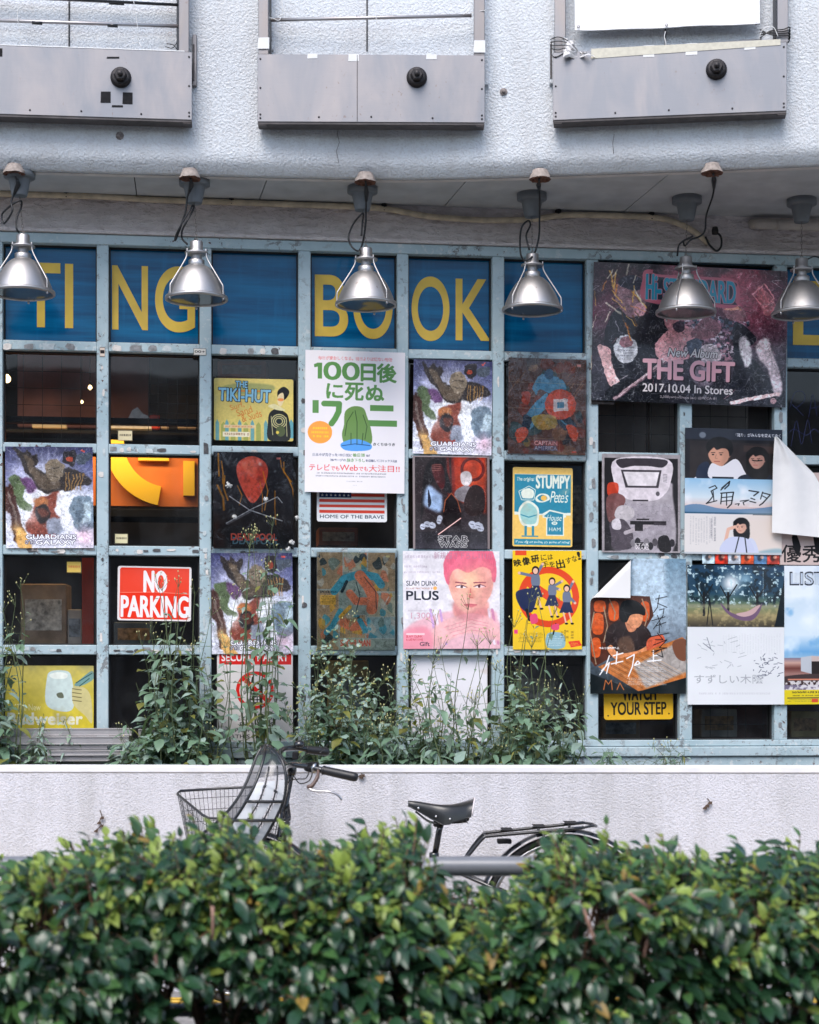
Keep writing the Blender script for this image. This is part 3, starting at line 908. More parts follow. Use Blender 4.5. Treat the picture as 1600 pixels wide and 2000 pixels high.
M_paper = plain('white_paper_back', (.74,.73,.72), .6, noise=.03, scale=20)
def sheet(name, label, cat, rect, cv, n=.030, gloss=.4, crinkle=0.0, coat=0.0, wave=.0015, rot=0.0, thick=0.0, radius=0.0, fold=None, edge=None, seed=0, wash=0.0, group=None):
    """a printed sheet (or plate when thick) hung on the shop front; photo rectangle rect"""
    x0, y0, x1, y1 = rect
    u0, z1 = UZ(x0, y0, n); u1, z0 = UZ(x1, y1, n)
    w, h = u1-u0, z1-z0
    mat = print_mat(name + '_print', cv, gloss, crinkle, coat, (.74,.73,.72) if fold else None, wash)
    rnd = random.Random(seed + int(x0*7+y0))
    ph = [rnd.uniform(0, 6.28) for _ in range(5)]
    nx, nz_ = (22, 28) if not thick else (1, 1)
    if fold: nx, nz_ = 40, 44
    verts = []; uvs = []
    def wv(a, b):
        return wave*(math.sin(a*5+ph[0]+b*2)*.6 + math.sin(b*7+ph[1]-a*3)*.5 + math.sin(a*13+b*9+ph[2])*.3)
    m = MB()
    if thick:
        r = radius; out = []
        if r:
            for cx, cz, a0 in ((w-r, r, -90), (w-r, h-r, 0), (r, h-r, 90), (r, r, 180)):
                for k in range(5): 
                    a = math.radians(a0 + k*22.5); out.append((cx+r*math.cos(a), cz+r*math.sin(a)))
        else: out = [(0,0),(w,0),(w,h),(0,h)]
        nn = len(out)
        vs = [(x, 0, z) for x, z in out] + [(x, thick, z) for x, z in out]
        m.add(vs, [tuple(range(nn))], mat)
        m.add([], [tuple(range(2*nn-1, nn-1, -1))] + [(i, nn+i, nn+(i+1)%nn, (i+1)%nn) for i in range(nn)], edge or M_white)
        # the second add starts at a new base: shift back
        base = len(vs)
        m.f = [m.f[0]] + [tuple(i-base for i in f) for f in m.f[1:]]
        uvc = [(x/w, z/h) for x, z in out]*2
    else:
        vs = []; uvc = []
        for j in range(nz_+1):
            for i in range(nx+1):
                a, b = i/nx, j/nz_
                x, z = a*w, b*h; y = -wv(a, b)
                if fold:
                    (fx, fz), (fdx, fdz), R = fold     # line point (fractions), inward normal away from the corner, radius
                    px_, pz_ = fx*w, fz*h
                    l = math.hypot(fdx, fdz); ex, ez = fdx/l, fdz/l
                    d = (x-px_)*ex + (z-pz_)*ez        # >0 beyond the line, towards the corner
                    if d > 0:
                        if d < PI*R:
                            nd = R*math.sin(d/R); yy = -R*(1-math.cos(d/R))
                        else:
                            nd = -(d-PI*R); yy = -2*R - .02*((d-PI*R)/w)
                        x += ex*(nd-d); z += ez*(nd-d); y += yy
                vs.append((x, y, z)); uvc.append((a, b))
        fs = []
        for j in range(nz_):
            for i in range(nx):
                q = j*(nx+1)+i
                fs.append((q, q+1, q+nx+2, q+nx+1))
        m.add(vs, fs, mat, True)
    me = bpy.data.meshes.new(name); me.from_pydata(m.v, [], m.f)
    for mm in m.mats: me.materials.append(mm)
    me.polygons.foreach_set('material_index', m.m)
    me.polygons.foreach_set('use_smooth', m.s)
    ul = me.uv_layers.new(name='UVMap')
    li = np.zeros(len(me.loops), np.int32); me.loops.foreach_get('vertex_index', li)
    ul.data.foreach_set('uv', np.array(uvc, np.float32)[li].ravel())
    me.update()
    o = link(name, me, None, F(u0, n, z0), (0, rot, FA))
    tag(o, label, cat, group)
    return o, w, h
def sleeve(o, w, h, ex=.012, top=.02):
    """clear plastic sleeve, crinkled, round a poster"""
    m = MB(); rnd = random.Random(int(w*1e4+h*1e3)); nx, nn = 14, 20
    vs = []
    for j in range(nn+1):
        for i in range(nx+1):
            vs.append((-ex+(w+2*ex)*i/nx, -.004-rnd.uniform(0, .0035), -ex+(h+ex+top)*j/nn))
    m.add(vs, [(j*(nx+1)+i, j*(nx+1)+i+1, (j+1)*(nx+1)+i+1, (j+1)*(nx+1)+i) for j in range(nn) for i in range(nx)], M_sleeve, True)
    m.build('plastic_sleeve', o)
def sleeve_mat():
    m, N, L, b = mat_base('clear_plastic_sleeve'); out = N['Material Output']; N.remove(b)
    tr = N.new('ShaderNodeBsdfTransparent'); gl = N.new('ShaderNodeBsdfGlossy'); gl.inputs['Roughness'].default_value = .07
    fr = N.new('ShaderNodeFresnel'); fr.inputs[0].default_value = 1.45
    mx = N.new('ShaderNodeMixShader'); g = N.new('ShaderNodeNewGeometry').outputs['Position']
    bp_ = N.new('ShaderNodeBump'); bp_.inputs['Strength'].default_value = .9; bp_.inputs['Distance'].default_value = .004
    L.new(nz(N, L, scaled(N, L, g, 1.3, 1.3, .45), 22, 3, .5, dist=2.0), bp_.inputs['Height'])
    L.new(bp_.outputs[0], gl.inputs['Normal'])
    L.new(fr.outputs[0], mx.inputs[0]); L.new(tr.outputs[0], mx.inputs[1]); L.new(gl.outputs[0], mx.inputs[2]); L.new(mx.outputs[0], out.inputs[0])
    return m
M_sleeve = sleeve_mat()

# ------------------------------------------------------------------ the prints
def person(c, x, y, s, hair, skin, top, hairlen=.9, soft=0):
    """plain head and shoulders, s = head width in sheet widths"""
    k = 1/c.asp
    c.S([(x-s*1.3, y+s*3.2*k), (x-s*1.15, y+s*1.35*k), (x-s*.4, y+s*.95*k), (x+s*.4, y+s*.95*k), (x+s*1.15, y+s*1.35*k), (x+s*1.3, y+s*3.2*k)], top, soft=soft)
    c.R(x-s*.2, y+s*.4*k, x+s*.2, y+s*1.05*k, [v*.85 for v in skin])
    Q = lambda pts: [(x+a*s, y+b*s*k) for a, b in pts]
    if hairlen > 1: c.S(Q([(-.5,-.5),(.55,-.45),(.68,.2),(.66,hairlen*.7),(.3,hairlen*.85),(-.5,hairlen*.7),(-.6,.1)]), hair, soft=.004)
    sh = [v*.78 for v in skin]
    c.S(Q([(.36,.0),(.48,-.04),(.5,.12),(.4,.22)]), sh)
    c.S(Q([(-.42,-.3),(0,-.48),(.4,-.3),(.42,.1),(.34,.38),(.08,.62),(-.2,.58),(-.40,.3),(-.47,.08),(-.42,-.05)]), skin, soft=.003)
    c.S(Q([(.1,-.2),(.42,-.25),(.42,.1),(.34,.38),(.08,.62),(.16,.2)]), sh, .55, soft=.02)
    c.S(Q([(-.48,-.02),(-.56,-.35),(-.3,-.68),(.12,-.75),(.5,-.56),(.6,-.15),(.46,.16),(.40,-.08),(.30,-.2),(.12,-.22),(-.1,-.14),(-.22,-.25),(-.36,-.12)]), hair, soft=.003)
    for dx in (-.26, .08): c.L(Q([(dx-.08,.0),(dx+.08,-.01)]), s*.035, hair, .8); c.E(x+dx*s, y+s*.085*k, s*.055, s*.028, [v*.5 for v in hair])
    c.L(Q([(-.12,.08),(-.17,.25),(-.08,.27)]), s*.03, sh); c.L(Q([(-.2,.40),(.02,.40)]), s*.045, (.62,.30,.28), .8)

def art_space(sd=0):
    c = CV(168, 196, (.80,.83,.92)); c.sd = sd
    c.VG([(0, (.16,.17,.36)), (.3, (.35,.38,.62)), (.55, (.80,.83,.93)), (1, (.87,.87,.94))])
    c.N(.3, .55, (.12,.12,.28), .45, .8, np.clip(1-c.Y*2.4, 0, 1))
    for i in range(16):
        a = -2.9 + i*.18; c.L([(.45, .42), (.45+math.cos(a)*1.2, .42+math.sin(a)*1.1)], .012, (.9,.93,1), .28, soft=1)
    c.glow(.45, .42, .5, (1,1,1), .85); c.glow(.15, .25, .12, (.85,.85,1), .5); c.glow(.85, .6, .3, (1,1,1), .6)
    br = (.40,.33,.26); dk = (.17,.14,.13)
    # tumbling rocks and timbers, lit from behind
    c.S([(.10,.02),(.2,.07),(.25,.02),(.3,.08),(.36,.06),(.38,.14),(.35,.2),(.48,.27),(.62,.22),(.8,.22),(.95,.3),(.97,.36),(.85,.38),(.7,.44),(.42,.45),(.3,.32),(.2,.22)], dk, .95, .006)
    c.S([(.2,.1),(.3,.12),(.34,.2),(.45,.28),(.6,.26),(.6,.4),(.42,.42),(.3,.28)], br, .95, .01)
    c.S([(.46,.16),(.56,.12),(.66,.16),(.66,.28),(.56,.34),(.47,.28)], (.52,.45,.36), 1, .004)
    c.L([(.5,.22),(.62,.21)], .015, dk, .6); c.L([(.51,.28),(.6,.29)], .012, dk, .5)
    c.S([(.66,.04),(.78,.03),(.8,.14),(.74,.2),(.66,.14)], (.12,.10,.12), .95, .004); c.E(.72,.12,.035,.04,(.65,.2,.1))
    c.S([(.8,.09),(.95,.05),(.97,.12),(.85,.17)], (.25,.30,.36), .95, .004)
    for i in range(6): c.L([(.70+.035*i,.26),(.69+.035*i,.42)], .014, (.75,.52,.22), .7)
    # green and violet drapery left, rust red below
    c.S([(.04,.32),(.16,.29),(.24,.36),(.2,.5),(.3,.6),(.26,.64),(.12,.55)], (.33,.42,.24), .95, .006)
    c.S([(.17,.3),(.3,.33),(.36,.42),(.26,.46)], (.38,.2,.42), .9, .008)
    c.S([(0,.38),(.07,.4),(.16,.7),(.2,.86),(.10,.94),(.05,.7),(0,.62)], (.28,.14,.11), .95, .006)
    c.L([(.02,.45),(.06,.55),(.13,.78)], .03, (.5,.42,.38), .8)
    c.S([(.34,.52),(.46,.48),(.6,.44),(.66,.47),(.56,.6),(.66,.78),(.55,.86),(.3,.88),(.22,.78),(.3,.66)], (.55,.2,.13), .96, .008)
    c.E(.40,.55,.10,.07,(.75,.42,.20), .95, .3)
    c.E(.42,.66,.10,.12,(.12,.11,.13), .95, .15); c.S([(.36,.62),(.46,.6),(.5,.66),(.42,.7)],(.45,.20,.14),.8,.01)
    c.S([(.48,.72),(.62,.7),(.66,.82),(.5,.88)], (.55,.62,.72), .9, .01)
    c.S([(.6,.44),(.72,.46),(.7,.6),(.74,.8),(.68,.86),(.6,.66)], (.93,.94,.97), .95, .01)
    # pale blue-grey ice lump, right
    c.S([(.78,.5),(.92,.48),(1,.55),(1,.78),(.86,.84),(.76,.74),(.73,.6)], (.42,.52,.60), .95, .006)
    c.S([(.84,.58),(.98,.56),(.97,.72),(.86,.74)], (.72,.82,.87), .9, .01); c.S([(.82,.6),(.9,.56),(.88,.7),(.8,.74)],(.30,.38,.46),.7,.01)
    c.glow(.9, .88, .15, (.95,.6,.7), .5); c.glow(.25, .68, .12, (1,1,1), .6)
    c.S([(.10,.82),(.18,.8),(.3,.98),(.28,1.02),(.16,1.02)], (.95,.68,.30), .95, .01); c.glow(.12,.8,.08,(1,.75,.4),.8)
    c.R(.45,.858,.56,.885,(.85,.25,.22)); c.R(.85,.022,.9,.042,(.85,.25,.22))
    c.warp(.03, .09); c.detail(.05, 0.48); c.detail(.025, 0.33); c.warp(.010, .025); c.N(.02, .2); c.N(.07, .2); g3 = c.a.mean(-1, keepdims=True); c.a = c.a*.78+g3*.22
    for t, b in (('GUARDIANS', (.23,.868,.80,.912)), ('GALAXY', (.34,.922,.79,.966)), ('OF THE', (.22,.925,.32,.96))):
        c.T(t, *b, (.97,.97,.98), .05, outline=(.28,.26,.34), ow=.006)
    c.FINE(.05,.975,.15,.985,1,(.3,.3,.4))
    return c

def art_mask():
    c = CV(157, 190, (.13,.12,.13)); c.N(.25, .3)
    c.VG([(0,(.14,.13,.15)),(.55,(.17,.15,.16)),(.75,(.13,.09,.08)),(1,(.07,.07,.08))])
    c.N(.2, .8, (.26,.14,.09), .5, .8, np.clip((.5-c.X)*2, 0, 1)*np.clip(c.Y*1.8-.4, 0, 1))
    # a plain coral oval balloon shape with a soft sheen
    c.S([(.32,.10),(.48,.04),(.64,.10),(.68,.22),(.6,.42),(.49,.53),(.38,.42),(.29,.22)], (.86,.36,.27), 1)
    c.S([(.36,.12),(.48,.07),(.58,.1),(.56,.2),(.44,.24)], (.93,.50,.38), .6, .02)
    c.S([(.52,.12),(.64,.12),(.66,.24),(.58,.42),(.5,.5),(.56,.3)], (.70,.24,.18), .6, .03)
    c.glow(.58,.12,.03,(1,.9,.85),.8)
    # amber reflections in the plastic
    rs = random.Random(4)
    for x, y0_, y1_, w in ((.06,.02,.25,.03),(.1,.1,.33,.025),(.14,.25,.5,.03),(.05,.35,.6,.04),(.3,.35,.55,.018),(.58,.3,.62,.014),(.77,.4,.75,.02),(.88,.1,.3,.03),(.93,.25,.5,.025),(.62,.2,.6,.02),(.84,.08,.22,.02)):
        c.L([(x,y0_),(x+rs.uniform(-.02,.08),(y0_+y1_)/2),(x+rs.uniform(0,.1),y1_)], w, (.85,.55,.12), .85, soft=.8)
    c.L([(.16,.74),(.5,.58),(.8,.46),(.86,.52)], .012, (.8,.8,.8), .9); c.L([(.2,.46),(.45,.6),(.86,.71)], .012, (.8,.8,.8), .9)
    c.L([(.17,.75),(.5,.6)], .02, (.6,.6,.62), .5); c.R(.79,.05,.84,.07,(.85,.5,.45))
    c.N(.04, .3); c.a = np.clip(c.a*1.12, 0, 1)
    c.T('DEADPOOL', .24,.885,.82,.955,(.35,.5,.55), .05); c.T('DEADPOOL', .22,.845,.8,.915,(.88,.36,.28), .05)
    return c

def art_croc():
    c = CV(193, 280, (.925,.905,.915)); G_ = (.36,.56,.30); ink = (.25,.27,.28)
    c.N(.5, .02)
    c.T('毎日が愛おしくなる。明日よりは切ない物語', .13,.040,.87,.066,(.90,.55,.55), .0)
    c.R(.125,.088,.168,.20,G_); c.P([(.125,.088),(.085,.10),(.09,.122),(.13,.115)],G_); c.T('0', .185,.082,.355,.205,G_,.04); c.T('0', .37,.082,.54,.205,G_,.04); c.T('日', .56,.09,.70,.208,G_,.045); c.T('後', .72,.085,.91,.214,G_,.04)
    c.T('に', .215,.235,.375,.335,G_,.05); c.T('死', .40,.225,.58,.348,G_,.04); c.T('ぬ', .61,.238,.785,.345,G_,.045)
    c.R(.075,.352,.135,.442,G_); c.L([(.19,.375),(.34,.375),(.335,.43),(.30,.48),(.265,.515)], .058, G_)
    c.R(.65,.378,.885,.42,G_); c.R(.62,.485,.92,.528,G_)
    # a plain green bush sitting on a blue cushion
    c.S([(.40,.43),(.48,.39),(.58,.40),(.62,.46),(.66,.55),(.67,.64),(.6,.67),(.42,.67),(.37,.6),(.39,.52)], (.42,.56,.30))
    c.S([(.36,.655),(.5,.62),(.65,.65),(.66,.69),(.56,.705),(.4,.7)], (.33,.62,.90))
    for p_ in ([(.40,.6),(.42,.5),(.48,.43)],[(.52,.66),(.52,.5),(.5,.42)],[(.6,.62),(.62,.53),(.58,.45)],[(.46,.66),(.46,.58)],[(.57,.66),(.58,.58)]): c.L(p_,.008,(.22,.33,.18))
    c.L([(.37,.67),(.5,.655),(.65,.665)],.008,(.12,.3,.5)); c.E(.15,.578,.122,.115,(.97,.63,.28))
    for y, w in ((.55,.075),(.58,.09),(.608,.08)): c.FINE(.15-w,y-.012,.15+w,y+.012,1,(.98,.80,.22),1,ink=.85)
    c.T('きくちゆうき', .685,.645,.90,.665,ink,.0)
    c.T('日本中が見守った100日間に', .08,.725,.47,.746,(.4,.42,.5)); c.T('後日譚', .48,.722,.60,.747,G_,.02); c.T('など', .615,.73,.65,.744,(.4,.42,.5))
    c.T('28ページの', .255,.763,.41,.78,(.4,.42,.5)); c.T('描き下ろし', .42,.759,.60,.783,G_,.02); c.T('を収録してコミックス化!!', .61,.763,.92,.78,(.4,.42,.5))
    R_ = (.88,.22,.24)
    c.T('テレビ', .045,.803,.25,.848,R_,.03); c.T('でも', .26,.815,.345,.846,R_,.02); c.T('Web', .35,.805,.53,.845,R_,.03); c.T('でも', .54,.815,.63,.846,R_,.02); c.T('大注目!!', .64,.803,.95,.850,R_,.03)
    c.FINE(.12,.858,.88,.875,1,(.3,.3,.35)); c.FINE(.10,.878,.90,.895,1,(.3,.3,.35)); c.FINE(.42,.917,.58,.928,1,(.5,.5,.5)); c.FINE(.48,.945,.52,.953,1,(.6,.6,.6))
    return c

def art_tiki():
    c = CV(155, 125, (.83,.75,.42)); c.N(.3, .08)
    c.S([(.06,.17),(.3,.08),(.7,.09),(.76,.17),(.6,.24),(.2,.26)], (.55,.58,.36), .8, .01)
    c.L([(.07,.2),(.72,.2)], .02, (.85,.45,.15), .8)
    for k, (dx, dy, col) in enumerate(((.008,.012,(.06,.08,.1)), (0,0,(.50,.72,.82)))):
        c.T('THE', .27+dx,.045+dy,.42+dx,.145+dy,col,.04, rot=.05, outline=(.06,.08,.1) if k else None, ow=.008)
        c.T('TIKI-HUT', .06+dx,.17+dy,.71+dx,.37+dy,col,.04, rot=.03, outline=(.06,.08,.1) if k else None, ow=.008)
    for t, b in (('Surf,', (.2,.40,.38,.50)), ('Sand', (.28,.47,.48,.58)), ('& Suds', (.34,.54,.6,.66))):
        c.T(t, *b, (.82,.50,.22), .01, rot=-.32)
    for x in (.02,.14,.30,.46,.63): c.P([(x,1),(x,.72),(x+.02,.66),(x+.045,.72),(x+.045,1)], (.38,.62,.66), .9); c.P([(x+.07,1),(x+.07,.75),(x+.1,.7),(x+.13,.75),(x+.13,1)], (.55,.60,.30), .7)
    c.P([(.95,.95),(.95,.7),(.97,.64),(1,.7),(1,.95)], (.38,.62,.66))
    c.R(.12,.75,.52,.80,(.9,.78,.6),.9); c.FINE(.14,.755,.5,.80,1,(.85,.5,.3),1)
    c.R(.11,.86,.45,.94,(.92,.88,.75)); c.FINE(.13,.865,.44,.935,1,(.55,.35,.25),.8)
    # carved wooden post with swirls
    c.S([(.69,.98),(.68,.7),(.7,.55),(.78,.48),(.88,.52),(.94,.62),(.95,.98)], (.10,.11,.10))
    for r_ in (.10,.075,.05): c.E(.82,.68,r_,r_*.95,(.75,.72,.5)); c.E(.82,.68,r_-.012,r_*.95-.012,(.12,.16,.16))
    c.E(.84,.84,.06,.07,(.30,.34,.2)); c.L([(.72,.6),(.74,.9)],.01,(.7,.68,.5)); c.L([(.91,.62),(.92,.92)],.01,(.7,.68,.5)); c.E(.80,.86,.02,.02,(.85,.75,.3))
    # palm frond bouquet above it
    c.S([(.8,.5),(.68,.44),(.75,.4),(.8,.42),(.9,.5)], (.86,.82,.62)); c.S([(.8,.2),(.88,.12),(.95,.2),(.9,.32),(.82,.34)], (.08,.09,.1)); c.S([(.81,.26),(.87,.22),(.88,.34),(.84,.44),(.8,.38)], (.88,.80,.62)); c.E(.84,.33,.04,.02,(.9,.55,.3))
    c.N(.02, .06); c.N(.25, .4, (.62,.60,.50), .62, .85)
    return c

def art_flag():
    c = CV(137, 65, (.90,.90,.90)); 
    for y0_, y1_ in ((.0,.08),(.17,.255),(.335,.42),(.50,.575),(.66,.745)): c.R(.035,y0_,.965,y1_,(.84,.26,.19))
    c.R(.035,0,.49,.29,(.08,.17,.36))
    for j in range(7): c.T('★', .055+j*.062,.17,.10+j*.062,.26,(.92,.92,.92))
    c.T('HOME OF THE BRAVE', .045,.80,.955,.90,(.10,.16,.24), .045)
    return c

def art_brown():
    c = CV(152, 191, (.38,.24,.20)); c.N(.25,.25)
    rs = random.Random(8)
    pal = [(.16,.25,.26),(.55,.22,.15),(.62,.5,.25),(.2,.35,.36),(.25,.14,.12),(.6,.42,.3),(.12,.12,.16)]
    for i in range(46):
        x, y = rs.random(), rs.random(); r = rs.uniform(.04,.12)
        c.S([(x+r*math.cos(a)*rs.uniform(.5,1.2), y+.8*r*math.sin(a)*rs.uniform(.5,1.2)) for a in (0,1,2,3,4,5)], rs.choice(pal), .75)
    for i in range(14): x = rs.random(); y = rs.uniform(0,.35); c.L([(x,y),(x-.12,y+.14)], .008, (.75,.5,.3), .6)
    B_ = (.35,.60,.72); D_ = (.06,.13,.22)
    # a runner in plain blue overalls, drawn as flat cut-paper shapes
    c.S([(.34,.24),(.44,.16),(.6,.18),(.72,.24),(.74,.32),(.62,.34),(.52,.36),(.4,.32),(.36,.38),(.31,.32)], B_)
    c.E(.52,.16,.06,.07,(.2,.38,.5)); c.S([(.4,.42),(.5,.36),(.5,.5),(.38,.6),(.32,.72),(.2,.74),(.22,.62),(.3,.5)], B_); c.S([(.2,.6),(.3,.62),(.27,.74),(.18,.76)], D_)
    c.S([(.6,.62),(.78,.6),(.88,.7),(.8,.76),(.7,.72)], D_); c.L([(.68,.64),(.8,.72)], .02, B_)
    c.S([(.1,.76),(.22,.72),(.26,.78),(.2,.86),(.12,.88)], (.85,.32,.18)); c.S([(.74,.7),(.86,.7),(.9,.8),(.84,.86)], (.85,.32,.18)); c.S([(.18,.36),(.28,.36),(.26,.48),(.18,.46)], (.72,.25,.14))
    c.E(.67,.475,.20,.20,(.86,.32,.2)); c.P([(.58,.42),(.76,.41),(.77,.54),(.58,.55)],(.92,.86,.84)); c.P([(.63,.45),(.71,.445),(.72,.51),(.63,.515)],(.30,.55,.66))
    c.S([(.3,.62),(.5,.58),(.62,.62),(.6,.72),(.4,.74)], (.80,.65,.25),.8); c.warp(.012,.03); c.detail(.05, 0.45); c.detail(.025, 0.30)
    for y in (.25,.52,.83): c.L([(.0,y),(1,y+.01)], .006, (.8,.7,.55), .5)
    for x in (.34,.66): c.L([(x,0),(x,1)], .005, (.8,.7,.55), .4)
    c.R(.33,.85,.64,.965,(.55,.45,.5),.5)
    c.T('CAPTAIN', .34,.862,.63,.905,(.92,.85,.85),.04, outline=(.75,.2,.15), ow=.006); c.T('AMERICA', .34,.915,.63,.958,(.92,.85,.85),.04, outline=(.15,.2,.4), ow=.006); c.R(.88,.05,.93,.075,(.9,.6,.55)); c.R(.82,.96,.88,.98,(.85,.3,.2))
    c.N(.05,.2)
    return c

def art_darkred():
    c = CV(152, 183, (.10,.08,.09))
    c.VG([(0,(.16,.13,.14)),(.5,(.14,.10,.11)),(1,(.20,.19,.21))])
    c.P([(.52,0),(.95,0),(.95,.62),(.52,.45)], (.62,.16,.07), .95, .02); c.glow(.8,.2,.22,(.9,.35,.15),.7)
    c.E(.78,.14,.16,.16,(.35,.08,.06)); c.E(.78,.14,.12,.12,(.72,.22,.1))
    for x in (.44,.50): c.P([(x,0),(x+.03,0),(x+.06,.5),(x+.02,.5)], (.45,.12,.10), .8, .01)
    # tall hooded cone of cloth
    c.S([(.14,.22),(.22,.06),(.36,.05),(.46,.2),(.5,.4),(.36,.34),(.26,.28),(.16,.5),(.1,.7)], (.10,.09,.10), 1, .004); c.S([(.25,.1),(.38,.1),(.42,.26),(.38,.36),(.28,.24)], (.28,.08,.09), .9, .006)
    for i in range(4): c.L([(.25,.10+.02*i),(.37,.09+.02*i)], .007, (.75,.55,.5), .6)
    c.S([(.2,.32),(.34,.4),(.38,.44),(.36,.6),(.2,.56),(.14,.5)], (.62,.72,.86), .95, .02); c.S([(.2,.36),(.24,.5),(.2,.55)], (.08,.08,.12), .9)
    # pale boulders and plinth
    c.S([(.62,.2),(.68,.16),(.75,.18),(.77,.26),(.72,.32),(.64,.3)], (.80,.76,.76), 1, .003); c.S([(.55,.38),(.66,.32),(.76,.34),(.8,.46),(.7,.5),(.56,.46)], (.50,.47,.49), 1, .004); c.S([(.76,.32),(.92,.36),(.92,.6),(.74,.64),(.66,.52)], (.13,.07,.07))
    c.S([(.42,.52),(.48,.42),(.56,.46),(.62,.6),(.6,.74),(.4,.74)], (.08,.04,.05)); c.L([(.40,.6),(.42,.48),(.5,.4),(.58,.48),(.62,.6)], .02, (.9,.45,.25), .7, soft=.9)
    rs = random.Random(2)
    for i in range(16):
        x = rs.choice([rs.uniform(.12,.36), rs.uniform(.64,.9)]); y = .62+abs(x-.5)*.3+rs.uniform(0,.06); c.E(x,y,rs.uniform(.03,.055),.045,(.72,.74,.80),.95,.25); c.L([(x-.02,y),(x+.02,y+.01)],.008,(.1,.1,.14),.8)
    c.VG([(.8,(.13,.12,.14)),(1,(.23,.22,.25))], .82, 1); c.detail(.05, 0.30); c.detail(.025, 0.24); c.N(.1,.3); 
    c.L([(.33,.845),(.62,.67)], .02, (.95,.55,.5), 1, soft=.6); c.L([(.33,.845),(.62,.67)], .008, (1,.9,.88))
    c.R(0,0,1,.012,(.6,.55,.55)); c.R(0,0,.03,1,(.55,.5,.5)); c.R(.97,0,1,1,(.5,.45,.45))
    c.T('STAR', .33,.862,.72,.915,(.1,.1,.12),.0,outline=(.72,.71,.71),ow=.009,space=1.1); c.T('WARS', .34,.928,.70,.982,(.1,.1,.12),.0,outline=(.72,.71,.71),ow=.009,space=1.1)
    return c

def art_ham():
    c = CV(118, 156, (.93,.76,.40)); B_ = (.17,.52,.62); Wt = (.88,.90,.84)
    c.R(.03,.12,.97,.60,B_); c.R(.03,.085,.97,.10,Wt); c.R(.03,.09,.97,.12,B_)
    c.P([(.03,.56),(.3,.58),(.6,.585),(.97,.565),(.97,.60),(.03,.60)], Wt); c.P([(.03,.60),(.97,.60),(.97,.62),(.03,.63)], (.93,.76,.40))
    c.T('The original', .07,.125,.36,.185,Wt,.02,shear=.2); c.T('STUMPY', .39,.10,.95,.26,Wt,.05); c.T("Pete's", .62,.29,.93,.44,Wt,.0,shear=.3,space=.85)
    # chef's hat over a ham on a plate
    c.S([(.14,.34),(.12,.28),(.2,.27),(.26,.24),(.34,.27),(.38,.3),(.34,.35),(.34,.39),(.18,.39)], B_); 
    for w, col in ((.045,Wt),(.022,B_)): 
        c.L([(.16,.40),(.12,.31),(.2,.28),(.27,.25),(.36,.29),(.34,.40),(.16,.40)], w, col)
    c.S([(.15,.30),(.26,.265),(.35,.30),(.33,.385),(.17,.385)], Wt)
    c.S([(.38,.38),(.46,.33),(.58,.34),(.62,.4),(.5,.44),(.4,.43)], Wt); c.S([(.41,.385),(.48,.345),(.56,.36),(.57,.4),(.48,.425)], B_); c.E(.52,.385,.05,.045,(.92,.72,.35))
    c.S([(.12,.5),(.26,.42),(.42,.5),(.44,.62),(.4,.74),(.18,.74),(.1,.62)], Wt); c.S([(.15,.52),(.26,.45),(.39,.52),(.41,.62),(.37,.71),(.2,.71),(.13,.62)], (.60,.78,.76))
    c.L([(.14,.6),(.27,.63),(.4,.6)], .018, B_); c.R(.2,.74,.24,.86,B_); c.R(.32,.74,.36,.86,B_); c.L([(.16,.87),(.42,.87)], .02, B_)
    c.P([(.5,.63),(.5,.58),(.62,.53),(.86,.57),(.9,.62),(.86,.63),(.86,.86),(.56,.86),(.56,.64)], Wt); c.P([(.52,.615),(.62,.55),(.84,.585),(.84,.845),(.58,.845),(.58,.63)], B_)
    c.T('House', .57,.595,.82,.67,Wt,.01,shear=.3); c.E(.7,.70,.05,.03,Wt); c.T('OF', .675,.69,.725,.712,B_,.02); c.T('HAM', .61,.755,.80,.80,Wt,.05)
    c.R(.03,.905,.97,.98,B_); c.T('If you dig on swine, try some of mine!', .05,.925,.95,.965,Wt,.02,shear=.2)
    c.N(.03,.05); c.N(.2,.5,(.7,.7,.62),.66,.85)
    return c

